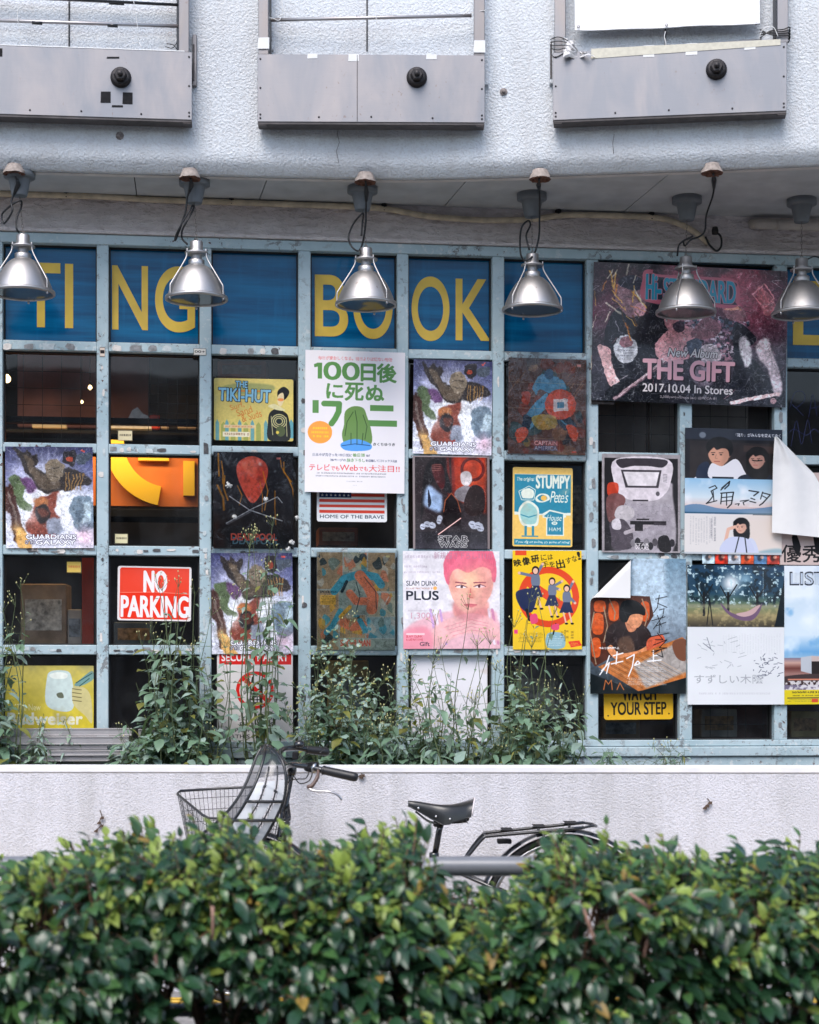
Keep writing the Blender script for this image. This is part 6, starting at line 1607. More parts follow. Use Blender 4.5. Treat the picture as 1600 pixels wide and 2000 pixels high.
LAMPS = [   # cup px, lamp centre px, cable points (pixel, depth offset), rusty plate px/row
    (38, 45, [(30,345),(36,360),(22,392),(24,412),(8,436),(4,418),(26,398),(40,392),(42,402),(33,425),(32,445),(37,454)], 28, 333, .03, 'partly cut off by the left edge, covering the letter T'),
    (380, 384, [(372,348),(374,362),(366,385),(362,415),(345,464),(342,466),(350,446),(372,408),(377,401),(378,408),(366,430),(356,450),(356,466),(366,477)], 371, 341, 0, 'hanging in front of the letter G'),
    (708, 715, [(714,352),(716,375),(715,405),(714,440),(709,472),(704,486),(698,490),(686,480),(681,462),(690,438),(704,420),(710,418),(708,435),(706,460)], 714, 345, 0, 'hanging in front of the letters B and O'),
    (1039, 1040, [(1054,348),(1052,362),(1054,378),(1054,420),(1053,460),(1046,490),(1036,505),(1024,508),(1017,495),(1016,465),(1020,442),(1032,431),(1036,440),(1028,460),(1034,488)], 1055, 337, 0, 'hanging in front of the blue pane without letters'),
    (1342, 1340, [(1393,338),(1395,352),(1393,380),(1380,420),(1377,450),(1366,462),(1350,468),(1338,480),(1336,470),(1345,466),(1352,462),(1328,476),(1323,500)], 1391, 330, 0, 'hanging before the banner, its cord joining the conduit'),
    (1566, 1566, [(1640,470),(1625,480),(1610,505),(1600,503),(1590,501),(1578,506)], None, None, 0, 'hanging at the right edge in front of the letter E'),
]
lamp_g = 'silver bell lamps under the soffit'
for ci, (cup, cx, cab, rx, ry, ddx, desc) in enumerate(LAMPS):
    Y = lampY(cx); P = W(cx, HOR, Y)
    root = empty('bell_lamp', (P.x, Y, RIM_Z)); tag(root, 'silver bell lamp ' + desc, 'lamp', lamp_g)
    rzs = [0, .15, -.5, .35, .9, .05][ci]
    for nm, mb in LM.items():
        if nm == 'stay_rod':
            for k in range(3):
                if nm not in LMESH: o = mb.build(nm, root); LMESH[nm] = o.data
                else: o = link(nm, LMESH[nm], root)
                o.rotation_euler = (0, 0, math.radians([-28, 92, 212][k]) + rzs*.6)
            continue
        if nm not in LMESH: o = mb.build(nm, root); LMESH[nm] = o.data
        else: o = link(nm, LMESH[nm], root)
    # chain and cup
    Cp = W(cup, HOR, lampY(cup)); top = Vector((Cp.x-P.x, 0, ZS-.105-RIM_Z)); bot = Vector((0, 0, .262))
    d = top-bot; ch = chain_mesh(d.length); o = ch.build('chain', root, top)
    o.rotation_euler = (0, math.atan2(d.x, d.z), 0)
    m = MB(); m.lathe([(0,0),(.066,0),(.066,-.004),(.064,-.006),(.066,-.008),(.066,-.027),(.060,-.030),(.048,-.031),(.046,-.035),(.033,-.100),(.031,-.104),(.0,-.104)], M_cup, 36)
    m.build('ceiling_cup', root, (Cp.x-P.x, lampY(cup)-Y, ZS-RIM_Z-.0005))
    # cord
    pts = []; n_ = len(cab)
    for i, (x, y) in enumerate(cab):
        t = i/(n_-1)
        yy = (upY(x)+.01)*(1-min(1,t*5)) + (Y-.02+.02*math.sin(i*1.7))*min(1,t*5) if rx else Y+.1
        pts.append(W(x, y, yy) - Vector((P.x, Y, RIM_Z)))
    m = MB(); m.tube(smooth_pts(pts, 5), .0042 if rx else .003, M_blackrub, 8)
    if rx: 
        q = smooth_pts(pts, 5); m.tube([q[2], q[5], q[8]], [.006,.011,.006], M_blackrub, 8)
    m.build('cord', root)
    if rx:
        Yr = upY(rx) + .03; R = W(rx, ry, Yr); R.z = ZS
        m = MB(); rr = random.Random(rx)
        pr = [(.030,.012),(.036,-.004),(.044,-.016),(.046,-.027)]
        m.lathe(pr, M_flake, 20); m.lathe([(.046,-.027),(.041,-.031),(.034,-.026),(.0,-.024)], M_rust, 20)
        vs2 = []
        for (x, y, z) in m.v: k = 1+rr.uniform(-.06,.06); vs2.append((x*k, y*k, z+rr.uniform(-.003,.002) if z < -.005 else z))
        m.v = vs2
        o = m.build('junction_box', None, R); tag(o, 'rusty junction box above lamp ' + desc, 'junction box', 'rusty junction boxes on the soffit')
        m = MB()
        for k in range(9):
            a = rr.uniform(0, 6.28); q = rr.uniform(.02,.04); m.prism([(0,0),(.008,.002),(.01,.007),(.002,.006)], 0, .001, M_rust, Matrix.Translation((q*math.cos(a), q*math.sin(a), -.034)) @ Matrix.Rotation(a, 4, 'Z') @ Matrix.Rotation(.8, 4, 'X'))
        m.build('rust_flake', o)

# conduit and drain pipe on the lintel wall
cpts = [(-60,374),(0,378),(100,381),(200,384),(300,390),(450,395),(560,399),(700,404),(760,409),(810,418),(850,424),(950,430),(1040,428),(1100,420),(1190,421),(1280,425),(1325,436),(1360,455),(1384,476)]
m = MB(); m.tube(smooth_pts([PW(x, y, .03) for x, y in cpts], 4), .0135, M_conduit, 10); co = m.build('cable_conduit')
tag(co, 'thin beige conduit snaking along the top of the recessed grey wall', 'conduit')
clipm = MB(); clipm.box((-.012, -.018, -.014), (.012, .01, .014), M_blackpl, .003); clipm.box((-.004, -.02, -.02), (.004, .01, .028), M_blackpl, .002)
f0 = None
for x, y in ((130,378),(452,391),(750,404),(1090,416),(1272,421)):
    p = PW(x, y, .022)
    if f0 is None: f0 = clipm.build('clip', co, p, (0,0,FA))
    else: c = f0.copy(); COL.objects.link(c); c.location = p
m = MB(); m.tube(smooth_pts([PW(x, y, .06) for x, y in ((1378,462),(1386,478),(1400,490),(1409,480),(1408,462),(1398,452))], 5), .005, M_blackrub, 8)
q = PW(1397, 450, .05); m.lathe([(0,-.02),(.014,-.018),(.016,0),(.012,.016),(0,.018)], M_blackrub, 12, q); m.build('dangling_plug', co)
m = MB(); m.tube(smooth_pts([PW(1470,437,.0), PW(1473,437,.03), PW(1480,437,.052), PW(1495,437.5,.058), PW(1600,441,.058), PW(1760,447,.058)], 5), .024, M_conduit2, 14)
m.tube([PW(1515,438.5,.058), PW(1521,438.8,.058)], .0265, M_conduit2, 14)
tag(m.build('drain_pipe'), 'thick cream pipe coming out of the grey wall at the right edge', 'pipe')

# ------------------------------------------------------------------ planter wall with soil and rails
def wy(x): return 7.32 - .02*x
pw = empty('planter_wall', (0, 7.32, 0), math.atan(-.02)); tag(pw, 'low white stuccoed planter wall running across in front of the shop window', 'wall')
m = MB(); m.box((-3.6, 0, 0), (3.6, .15, 1.008), M_low); m.build('wall_body', pw)
m = MB(); m.box((-3.6, -.004, 1.009), (3.6, .152, 1.038), M_low_highlight, .005); m.build('wall_edge_band', pw)
so = MB(); vs = []
nx, nn = 60, 6; rr = random.Random(1)
for j in range(nn+1):
    for i in range(nx+1):
        x = -3.3+6.6*i/nx; y0_ = wy(x)+.148; y1_ = 7.98+FS*x-.02
        vs.append((x, y0_+(y1_-y0_)*j/nn, .965+rr.uniform(-.015,.02)))
so.add(vs, [(j*(nx+1)+i, j*(nx+1)+i+1, (j+1)*(nx+1)+i+1, (j+1)*(nx+1)+i) for j in range(nn) for i in range(nx)], M_soil, True)
kind(so.build('planter_soil'), 'structure')
# dead ivy remains on the low wall
M_twig = plain('dry_twig', (.08,.05,.035), .9)
for px, py, lb, sh in ((195,1604,'withered dark ivy remnant on the white wall, far left',[(0,-22),(4,-8),(-2,2),(3,8),(-8,18)]), (1382,1567,'small curled brown leaf stuck on the white wall at the right',[(0,-8),(4,0),(-2,6),(-6,10)]), (705,1514,'tiny dried seed head on the white wall right of the handlebar grip',[(0,-3),(3,0),(0,3),(-2,1)])):
    Y = wy((px-800)/FPX*7.3); base = W(px, py, Y)
    m = MB(); m.tube(smooth_pts([W(px+a, py+b, Y-.006)-base for a, b in sh], 3), .002, M_twig, 5)
    for a, b in sh[1:]:
        for k in range(2):
            q = W(px+a+k*3-2, py+b, Y-.008)-base; s_ = .009
            m.add([q, q+Vector((s_,-.004,s_*.6)), q+Vector((s_*.8,-.008,-s_)), q+Vector((-s_*.5,-.005,-s_*.8))], [(0,1,2,3)], M_twig)
    tag(m.build('dry_twig', None, base), lb, 'twig')
# aluminium rails lying along the foot of the window
def rail_thing(x0, y0, x1, y1, n, d, label, mat=None):
    u0, z1 = UZ(x0, y0, n); u1, z0 = UZ(x1, y1, n); h = z1-z0
    m = MB(); m.box((0, 0, 0), (u1-u0, d, h), mat or M_alu2, .002); m.box((0, -.004, h-.006), (u1-u0, .0, h), mat or M_alu2, .001); m.box((0, -.003, 0), (u1-u0, 0, .005), mat or M_alu2, .001)
    tag(m.build('aluminium_rail', None, F(u0, n, z0), (0,0,FA)), label, 'rail', 'aluminium rails stacked below the window')
M_alu2 = steel('dull_anodised_rail', (.52,.50,.50), .4, (.42,.40,.40), (30,1,1), .75)
rail_thing(-40, 1423, 258, 1437, .105, .03, 'upper thin aluminium rail right under the yellow beer sign')
rail_thing(-40, 1439, 252, 1454, .135, .04, 'thick pale aluminium rail, second from the top of the stack')
rail_thing(-40, 1457, 210, 1464, .12, .03, 'thin dark-edged aluminium rail, third of the stack')
rail_thing(92, 1466, 240, 1476, .14, .03, 'short aluminium rail in the middle of the stack')
rail_thing(-40, 1478, 215, 1487, .13, .03, 'lowest aluminium rail touching the soil')
rail_thing(270, 1424, 445, 1440, .06, .02, 'aluminium rail half hidden by weeds left of the no phones sign')
m, l = inbox(74, 1455, 96, 1487, .11, .05, M_blackpl, .003); tag(m.build('rubber_block', None, l, (0,0,FA)), 'black rubber block wedged between the aluminium rails', 'block')

# ------------------------------------------------------------------ tubular guard rails
M_guard = plain('grey_guard_paint', (.17,.18,.20), .38, noise=.08, scale=18, coat=.2)
def guard(x0, x1, label):
    Y = 5.25; z = CAM_H + (HOR-1692)/FPX*Y; R = .11
    a = W(x0, HOR, Y).x; b = W(x1, HOR, Y).x
    pts = [(a, Y, 0.02)] + [(a, Y, z-R)]
    for i in range(1, 7): t = i*PI/12; pts.append((a+R-R*math.cos(t), Y, z-R+R*math.sin(t)))
    for i in range(0, 6): t = PI/2-i*PI/12; pts.append((b-R+R*math.cos(t), Y, z-R+R*math.sin(t)))
    pts += [(b, Y, z-R), (b, Y, .02)]
    root = empty('guard_rail', ((a+b)/2, Y, 0)); tag(root, label, 'guard rail', 'grey tubular guard rails behind the hedge'); off = Vector(((a+b)/2, Y, 0))
    m = MB(); m.tube([Vector(p)-off for p in pts], .030, M_guard, 20); m.build('hoop', root)
    m = MB(); m.tube([Vector((a, Y, .4))-off, Vector((b, Y, .4))-off], .021, M_guard, 14); m.build('lower_bar', root)
    for x in (a, b): m = MB(); m.lathe([(0,.1),(.05,.1),(.05,.115),(.032,.125)], M_guard, 20, Vector((x, Y, 0))-off); m.build('foot_collar', root)
guard(-90, 575, 'grey tubular guard rail almost buried in the left half of the hedge')
guard(790, 1296, 'grey tubular guard rail showing above the hedge under the bicycle rack')
guard(1383, 1990, 'grey tubular guard rail glimpsed between leaves at the right edge')

# ------------------------------------------------------------------ bicycle
BY = 6.98
bk = empty('bicycle', (0, BY, .1)); BO = Vector((0, BY, .1))
tag(bk, 'black city bicycle with a front basket and sprung leather saddle parked behind the hedge', 'bicycle')
M_frame = plain('black_bike_enamel', (.012,.013,.016), .22, coat=.6)
M_tyre = plain('black_tyre', (.018,.018,.018), .8)
M_leather = plain('black_leather', (.012,.013,.014), .33, noise=.1, scale=50, bump=.0004, coat=.15)
M_trim = plain('white_saddle_trim', (.72,.66,.66), .5)
M_grip = plain('black_grip', (.016,.016,.018), .42)
M_lever = plain('brown_lever_cover', (.12,.075,.06), .4)
def B(px, py, Y=BY): return W(px, py, Y) - BO
def V3(x, y, z): return Vector((x, y-BY, z-.1))
def bbuild(m, name, par=None): return m.build(name, par or bk)
RW, FW, WR = .62, -.66, .335
HZ = .1 + WR + .012
M_rim = plain('satin_rim', (.5,.5,.5), .3, 1.0)
def wheel(x):
    hub = V3(x, BY, HZ)
    m = MB(); m.tube([hub+Vector((WR*.965*math.cos(t*PI/24), 0, WR*.965*math.sin(t*PI/24))) for t in range(48)], .017, M_tyre, 10, True); w = m.build('wheel', bk)
    m = MB(); m.tube([hub+Vector((WR*.905*math.cos(t*PI/24), 0, WR*.905*math.sin(t*PI/24))) for t in range(48)], .010, M_rim, 8, True); m.build('rim', w)
    m = MB()
    for k in range(36):
        a = k*PI/18; b = a+(.5 if k % 2 else -.5)*.9; s_ = .028 if k % 4 < 2 else -.028
        m.tube([hub+Vector((.02*math.cos(b), s_, .02*math.sin(b))), hub+Vector((WR*.9*math.cos(a), 0, WR*.9*math.sin(a)))], .0011, M_rim, 3, cap=False)
    m.build('spokes', w)
    m = MB(); m.lathe([(0,-.05),(.012,-.05),(.012,-.03),(.025,-.03),(.025,-.026),(.014,-.022),(.014,.022),(.025,.026),(.025,.03),(.012,.03),(.012,.05),(0,.05)], M_rim, 16, hub, 'y'); m.build('hub', w)
wheel(RW); wheel(FW)
def fender(x, a0, a1, name):
    hub = V3(x, BY, HZ); R_ = WR+.022; m = MB(); vs = []; n = 30
    for i in range(n+1):
        a = math.radians(a0+(a1-a0)*i/n)
        for yy, dr in ((-.028,-.012),(-.022,-.002),(0,.003),(.022,-.002),(.028,-.012)):
            vs.append(hub+Vector(((R_+dr)*math.cos(a), yy, (R_+dr)*math.sin(a))))
    fs = [(i*5+k, i*5+k+1, i*5+k+6, i*5+k+5) for i in range(n) for k in range(4)]
    m.add(vs, fs, M_frame, True)
    q = [hub+Vector(((R_-.016)*math.cos(math.radians(a0+(a1-a0)*i/n)), -.0285, (R_-.016)*math.sin(math.radians(a0+(a1-a0)*i/n)))) for i in range(n+1)]
    o = m.build(name, bk); m = MB(); m.tube(q, .0022, M_trim, 5); m.build('edge_trim', o)
fender(RW, -15, 165, 'mudguard'); fender(FW, 20, 150, 'mudguard')
stem = W(570, 1500, BY); crown = W(545, 1642, BY); hd = (crown-stem).normalized()
headlow = stem + hd*.42
bb_ = Vector((.14, BY, .1+.28)); seatc = Vector((.155-.03, BY, .80)); 
seat_top = W(852, 1640, BY)
m = MB(); m.tube([stem-hd*.0-BO, headlow-BO], .0135, M_frame, 14); m.build('steerer', bk)
m = MB(); m.lathe([(.017,-.02),(.023,-.018),(.023,.0),(.026,.002),(.026,.012),(.019,.015),(.019,.035),(.0135,.038)], M_frame, 20, W(556, 1603, BY)-BO); m.lathe([(.0235,-.004),(.027,-.002),(.0235,0)], M_rim, 20, W(556, 1603, BY)-BO); m.build('headset', bk)
ht0 = W(556, 1606, BY); ht1 = ht0 + hd*.13
fr = MB()
fr.tube([ht0-BO, ht1-BO], .019, M_frame, 14)
fr.tube(smooth_pts([ht1-hd*.03-BO, Vector((-.25, BY, .58))-BO, Vector((-.05, BY, .43))-BO, bb_-BO], 5), .018, M_frame, 12)
fr.tube([seat_top+Vector((-.005,0,-.06))-BO, bb_-BO], .0155, M_frame, 12)
for s_ in (-1, 1):
    fr.tube([bb_+Vector((0, s_*.02, 0))-BO, Vector((RW, BY+s_*.06, HZ))-BO], .009, M_frame, 10)
    fr.tube([seat_top+Vector((.0, s_*.015, -.09))-BO, Vector((RW, BY+s_*.06, HZ))-BO], .008, M_frame, 10)
fr.build('frame', bk)
m = MB()
for s_ in (-1, 1): m.tube(smooth_pts([ht1+Vector((0,0,0))-BO, ht1+hd*.05+Vector((0,s_*.05,0))-BO, ht1+hd*.25+Vector((-.01,s_*.052,0))-BO, Vector((FW, BY+s_*.055, HZ))-BO], 5), .011, M_frame, 10)
m.build('fork', bk)
m = MB(); m.tube([W(850, 1668, BY)-BO, W(858, 1622, BY)-BO, W(861, 1612, BY)-BO], .0125, M_frame, 14); m.lathe([(.016,-.01),(.020,-.008),(.020,.012),(.016,.014)], M_frame, 14, W(848, 1672, BY)-BO); m.build('seat_post', bk)
# crank, pedals, chain case
m = MB(); m.lathe([(0,-.075),(.012,-.075),(.012,-.045),(.085,-.045),(.09,-.04),(.085,-.036),(.015,-.036),(.015,.07),(0,.07)], M_frame, 28, bb_-BO, 'y'); m.build('chainwheel', bk)
for s_, dx, dz in ((-1,.13,-.11),(1,-.13,.11)):
    m = MB(); a = bb_+Vector((0, s_*.08, 0)); b = a+Vector((dx,0,dz)); m.tube([a-BO, b-BO], .009, M_rim, 8); m.box(tuple(b-BO+Vector((-.045, -.04+s_*.05, -.012))), tuple(b-BO+Vector((.045, .04+s_*.05, .012))), M_blackpl, .004); m.build('crank', bk)
m = MB()
for s_ in (.012, -.04): pass
case = [(bb_.x-.1, bb_.z-.03), (bb_.x-.07, bb_.z+.085), (bb_.x+.03, bb_.z+.1), (RW-.02, HZ+.045), (RW+.04, HZ), (RW-.01, HZ-.045), (bb_.x+.02, bb_.z-.1), (bb_.x-.07, bb_.z-.085)]
m.prism([(x, z-.1) for x, z in case], .03, .048, M_blackpl); m.build('chain_case', bk)
m = MB(); m.tube(smooth_pts([Vector((RW-.04, BY-.06, HZ-.03))-BO, Vector((RW+.0, BY-.15, .25))-BO, Vector((RW+.03, BY-.19, .11))-BO], 4), .008, M_frame, 8); m.build('kickstand', bk)
# saddle: loft along x
def saddle():
    x0, x1 = W(797, 1575, BY).x, W(925, 1575, BY).x; L_ = x1-x0; vs = []; n = 18; K = 17
    for i in range(n+1):
        t = i/n
        hw = (.020 + .012*t) if t < .4 else .0248 + .068*(((t-.4)/.6)**1.35)
        if t > .93: hw *= 1-(t-.93)*1.5
        top = W(0, 1567, BY).z + .010*math.cos(t*5.2) - .004 + .012*t*t
        drop = .018 + .055*min(1, t/.55) if t < .55 else .073 - .012*(t-.55)/.45
        if t < .04: hw *= .7
        for k in range(K):
            a = -1 + 2*k/(K-1)
            y = hw*math.sin(a*PI/2)*(1+.0*abs(a)); z = top - drop*(abs(a)**3.2) - (hw*.10)*(a*a)
            if t > .7: z += .006*(abs(a)**2)
            vs.append((x0+L_*t - .012*abs(a)**2*(t), y, z-.1))
    vs = [Vector(v) for v in vs]
    m = MB(); fs = [(i*K+k, i*K+k+1, (i+1)*K+k+1, (i+1)*K+k) for i in range(n) for k in range(K-1)]
    m.add(vs, fs, M_leather, True); m.add([vs[k] for k in range(K)], [tuple(range(K))], M_leather); m.add([vs[n*K+k] for k in range(K)], [tuple(range(K-1,-1,-1))], M_leather)
    s = m.build('saddle', bk)
    # raised cantle plate with white edge, turned slightly to the street
    e = [vs[n*K+k]+Vector((.004,0,.002)) for k in range(K)]
    m = MB(); m.tube(e, .0035, M_trim, 6); m.build('edge_trim', s)
    m = MB(); m.tube([v+Vector((0,-.0015,0)) for v in [vs[i*K] for i in range(n+1)]], .0025, M_leather, 6); m.build('skirt_edge', s)
    rv = MB(); rv.lathe([(0,.0045),(.003,.0035),(.0052,.001),(.0055,0)], M_silver, 12, (0,0,0), 'y'); f = None
    for t, up in ((.22,.016),(.46,.022),(.69,.020)):
        i = int(t*n); p = vs[i*K]*.5+vs[i*K+1]*.5 + Vector((0,-.002,up*.35))
        if f is None: f = rv.build('rivet', s, p)
        else: c = f.copy(); COL.objects.link(c); c.location = p
    cx = x0+L_*.5; zt = W(0, 1600, BY).z-.1
    m = MB()
    for s_ in (-1, 1):
        m.tube(smooth_pts([(x0+.03, s_*.008, zt+.03), (cx-.04, s_*.02, zt-.012), (cx+.03, s_*.025, zt-.014), (x1-.03, s_*.05, zt-.005), (x1-.02, s_*.055, zt+.02)], 4), .0035, M_black, 8)
        sp = [(x1-.035+.011*math.cos(a*.9), s_*.05+.011*math.sin(a*.9), zt-.012+.0035*a*.55) for a in range(20)]
        m.tube(sp, .0022, M_black, 6)
    m.box((cx-.03, -.022, zt-.03), (cx+.012, .022, zt-.004), M_frame, .005)
    m.build('saddle_rails', s)
saddle()
# rear rack
M_rack = plain('black_rack_tube', (.016,.017,.02), .35, coat=.3)
m = MB()
for Yr, dy in ((BY-.07, 4), (BY+.07, -3)):
    m.tube(smooth_pts([W(900, 1690, Yr)-BO, W(921, 1660+dy, Yr)-BO, W(944, 1633+dy, Yr)-BO, W(958, 1629+dy, Yr)-BO, W(1050, 1620+dy*1.2, Yr)-BO, W(1140, 1611+dy*1.4, Yr)-BO], 4), .0068, M_rack, 8)
m.tube(smooth_pts([W(1140, 1611+5.6, BY-.07)-BO, W(1158, 1613, BY-.05)-BO, W(1165, 1614, BY)-BO, W(1158, 1610, BY+.05)-BO, W(1140, 1611-4.2, BY+.07)-BO], 4), .0055, M_rack, 8)
for px in (946, 1052, 1112): m.tube([W(px, 1631-(px-946)*.1, BY-.07)-BO, W(px, 1625-(px-946)*.1, BY+.07)-BO], .0055, M_rack, 8)
rk = m.build('rear_rack', bk)
for px in (990, 1053, 1115):
    a = W(px-9, 1628-(px-946)*.105, BY-.07)-BO; b = W(px+9, 1622-(px-946)*.105, BY+.07)-BO
    m = MB(); m.box((a.x, a.y, a.z+.001), (b.x, b.y, a.z+.004), M_blackpl, .001); m.build('rack_plate', rk)
m = MB(); m.box(tuple(B(972, 1640, BY-.03)), tuple(B(998, 1646, BY+.03)), M_blackpl, .003); m.build('spring_clip', rk)
m = MB()
for s_ in (-1, 1): m.tube([W(1060, 1625, BY+s_*.07)-BO, Vector((RW, BY+s_*.075, HZ))-BO], .005, M_rack, 8); m.tube([W(1100, 1620, BY+s_*.07)-BO, Vector((RW+.01, BY+s_*.075, HZ))-BO], .005, M_rack, 8)
m.build('rack_strut', rk)
# handlebar
m = MB(); near = smooth_pts([W(567,1500,BY), W(563,1497,6.92), W(573,1494,6.84), W(600,1497,6.78), W(632,1505,6.75)], 5); m.tube([p-BO for p in near], .0115, M_frame, 12)
far = smooth_pts([W(567,1500,BY), W(552,1486,7.06), W(546,1472,7.14), W(556,1463,7.20), W(580,1461,7.25), W(602,1464,7.27)], 5); m.tube([p-BO for p in far], .0115, M_frame, 12)
m.lathe([(0,-.03),(.016,-.03),(.02,-.01),(.018,.012),(.01,.02),(0,.022)], M_frame, 16, stem-BO)
hb = m.build('handlebar', bk)
for a, b, nm in (((630,1504,6.75),(699,1519,6.71),0), ((598,1464,7.27),(643,1469,7.30),1)):
    A, Bp = W(*a)-BO, W(*b)-BO; d = Bp-A; q = [A+d*t for t in (0,.03,.06,.1,.5,.9,.97,1)]
    m = MB(); m.tube(q, [.0165,.0195,.0165,.0165,.0175,.0180,.0150,.008], M_grip, 16); m.build('grip', hb)
m = MB(); m.tube([B(614,1500,6.77), B(618,1501,6.765)], .021, M_rim, 14); m.tube([B(600,1498,6.79), B(611,1500,6.77)], .018, M_blackpl, 14); m.box(tuple(B(603,1488,6.80)), tuple(B(622,1497,6.76)), M_blackpl, .003); m.build('brake_clamp', hb)
m = MB(); m.tube(smooth_pts([B(622,1504,6.75), B(620,1518,6.73), B(610,1534,6.72), B(600,1538,6.72)], 4), [.006]*4+[.008]*4+[.009]*4+[.007], M_lever, 8)
m.tube(smooth_pts([B(600,1538,6.72), B(615,1545,6.71), B(640,1546,6.70), B(658,1552,6.70), B(668,1563,6.70)], 4), .0042, M_silver, 8); m.build('brake_lever', hb)
for pts in ([(612,1505,6.76),(604,1525,6.8),(585,1530,6.85),(572,1515,6.9),(566,1540,6.93),(556,1580,6.95),(552,1620,6.96)], [(606,1500,6.78),(598,1520,6.84),(580,1522,6.9),(562,1530,6.93),(548,1590,6.95)], [(600,1468,7.25),(585,1490,7.1),(575,1510,7.0),(560,1560,6.96)], [(625,1470,7.25),(640,1455,7.2)][::1]):
    m = MB(); m.tube(smooth_pts([B(*p) for p in pts], 5), .0025, M_frame, 6); m.build('brake_cable', hb)
m = MB(); p = B(585, 1455, 7.24); m.lathe([(0,-.012),(.02,-.01),(.024,.0),(.02,.012),(.01,.018),(0,.02)], M_frame, 18, p); m.build('bell', hb)
m = MB(); p = B(577, 1474, 7.2); m.box(tuple(p-Vector((.012,.015,.02))), tuple(p+Vector((.012,.015,.012))), M_blackpl, .004); m.build('lamp_bracket', hb)
# basket
rimp = [W(347,1550,7.1), W(352,1545,7.15), W(430,1540,7.16), W(522,1536,7.15), W(562,1560,7.05), W(566,1596,6.86), W(552,1603,6.84), W(480,1601,6.83), W(408,1598,6.84), W(396,1592,6.86), W(347,1552,7.08)]
M_bwire = plain('black_basket_wire', (.02,.021,.025), .4, coat=.3)
m = MB(); R_ = [p-BO for p in rimp]; m.tube(R_, .0055, M_bwire, 8, True); bs = m.build('basket_rim', bk)
m = MB(); cen = sum((p for p in rimp), Vector())/len(rimp) - BO
def low(p, t): q = cen+(p-cen)*(1-.22*t); return Vector((q.x, q.y, p.z-.23*t))
loop = []
for i in range(len(R_)):
    a, b = R_[i], R_[(i+1) % len(R_)]; k = max(1, int((b-a).length/.017))
    for j in range(k): loop.append(a+(b-a)*j/k)
for p in loop: m.tube([p, low(p, 1)], .0011, M_bwire, 4)
for t in (.15,.35,.55,.78,1): m.tube([low(p, t) for p in R_], .0014 if t < 1 else .003, M_bwire, 4, True)
bw = m.build('basket_wires', bk)
for k in range(-4, 5):
    pass
# upright child-screen / basket back: black framed shell with pale panels
Lc = smooth_pts([W(512,1458,6.97), W(500,1480,6.95), W(483,1525,6.92), W(460,1566,6.9), W(430,1600,6.9), W(392,1632,6.9), W(362,1660,6.92)], 4)
Mc = smooth_pts([W(519,1456,6.94), W(516,1478,6.87), W(503,1520,6.82), W(486,1556,6.80), W(464,1592,6.80), W(434,1632,6.80), W(410,1662,6.82)], 4)
Rc = smooth_pts([W(526,1457,6.93), W(548,1480,6.86), W(558,1512,6.83), W(556,1556,6.82), W(542,1592,6.82), W(520,1632,6.83), W(500,1662,6.84)], 4)
def see_through(name, col, fac, rough):
    m, N, L, b = mat_base(name); b.inputs['Base Color'].default_value = rgba(col); b.inputs['Roughness'].default_value = rough
    tr = N.new('ShaderNodeBsdfTransparent'); mx = N.new('ShaderNodeMixShader'); mx.inputs[0].default_value = fac
    L.new(tr.outputs[0], mx.inputs[1]); L.new(b.outputs[0], mx.inputs[2]); L.new(mx.outputs[0], N['Material Output'].inputs[0]); return m
M_mesh = see_through('dark_mesh_fabric', (.05,.052,.058), .62, .6)
M_pale = see_through('pale_translucent_panel', (.72,.76,.79), .7, .35)
M_smoke = see_through('smoked_visor', (.03,.035,.045), .72, .15)
def ruled(A, C, i0, i1, mat, name, par, bul=.012, f0=0.0, f1=1.0, off=0.0):
    vs = []; K = 5
    for i in range(i0, i1+1):
        for k in range(K+1):
            f = f0+(f1-f0)*k/K; p = A[i]*(1-f)+C[i]*f; p = p + Vector((0, -bul*math.sin(f*PI)-off, 0)); vs.append(p-BO)
    n = i1-i0
    m = MB(); m.add(vs, [(i*(K+1)+k, i*(K+1)+k+1, (i+1)*(K+1)+k+1, (i+1)*(K+1)+k) for i in range(n) for k in range(K)], mat, True); return m.build(name, par)
m = MB()
for C_ in (Lc, Mc, Rc): m.tube([p-BO for p in C_], .006, M_black, 8)
m.tube([Lc[0]-BO, Mc[0]-BO, Rc[0]-BO], .006, M_black, 8)
sh = m.build('basket_screen', bk)
ruled(Lc, Mc, 0, len(Lc)-1, M_mesh, 'mesh_panel', sh)
ruled(Mc, Rc, 0, 8, M_smoke, 'visor_panel', sh)
for fa, fb in ((0,.30),(.40,.66),(.78,1.0)): ruled(Mc, Rc, 9, len(Lc)-1, M_pale, 'pale_panel', sh, .012, fa, fb)
for f in (.35, .72):
    m = MB(); m.tube([(Mc[i]*(1-f)+Rc[i]*f)-BO+Vector((0,-.016,0)) for i in range(6, len(Mc))], .0028, M_black, 6); m.build('rib', sh)
m = MB(); 
for i in (13, 17):
    m = MB(); m.tube([(Mc[i]*(1-f)+Rc[i]*f)-BO+Vector((0,-.018,0)) for f in (0,.3,.6,1)], .006, M_black, 6); m.build('strap', sh)

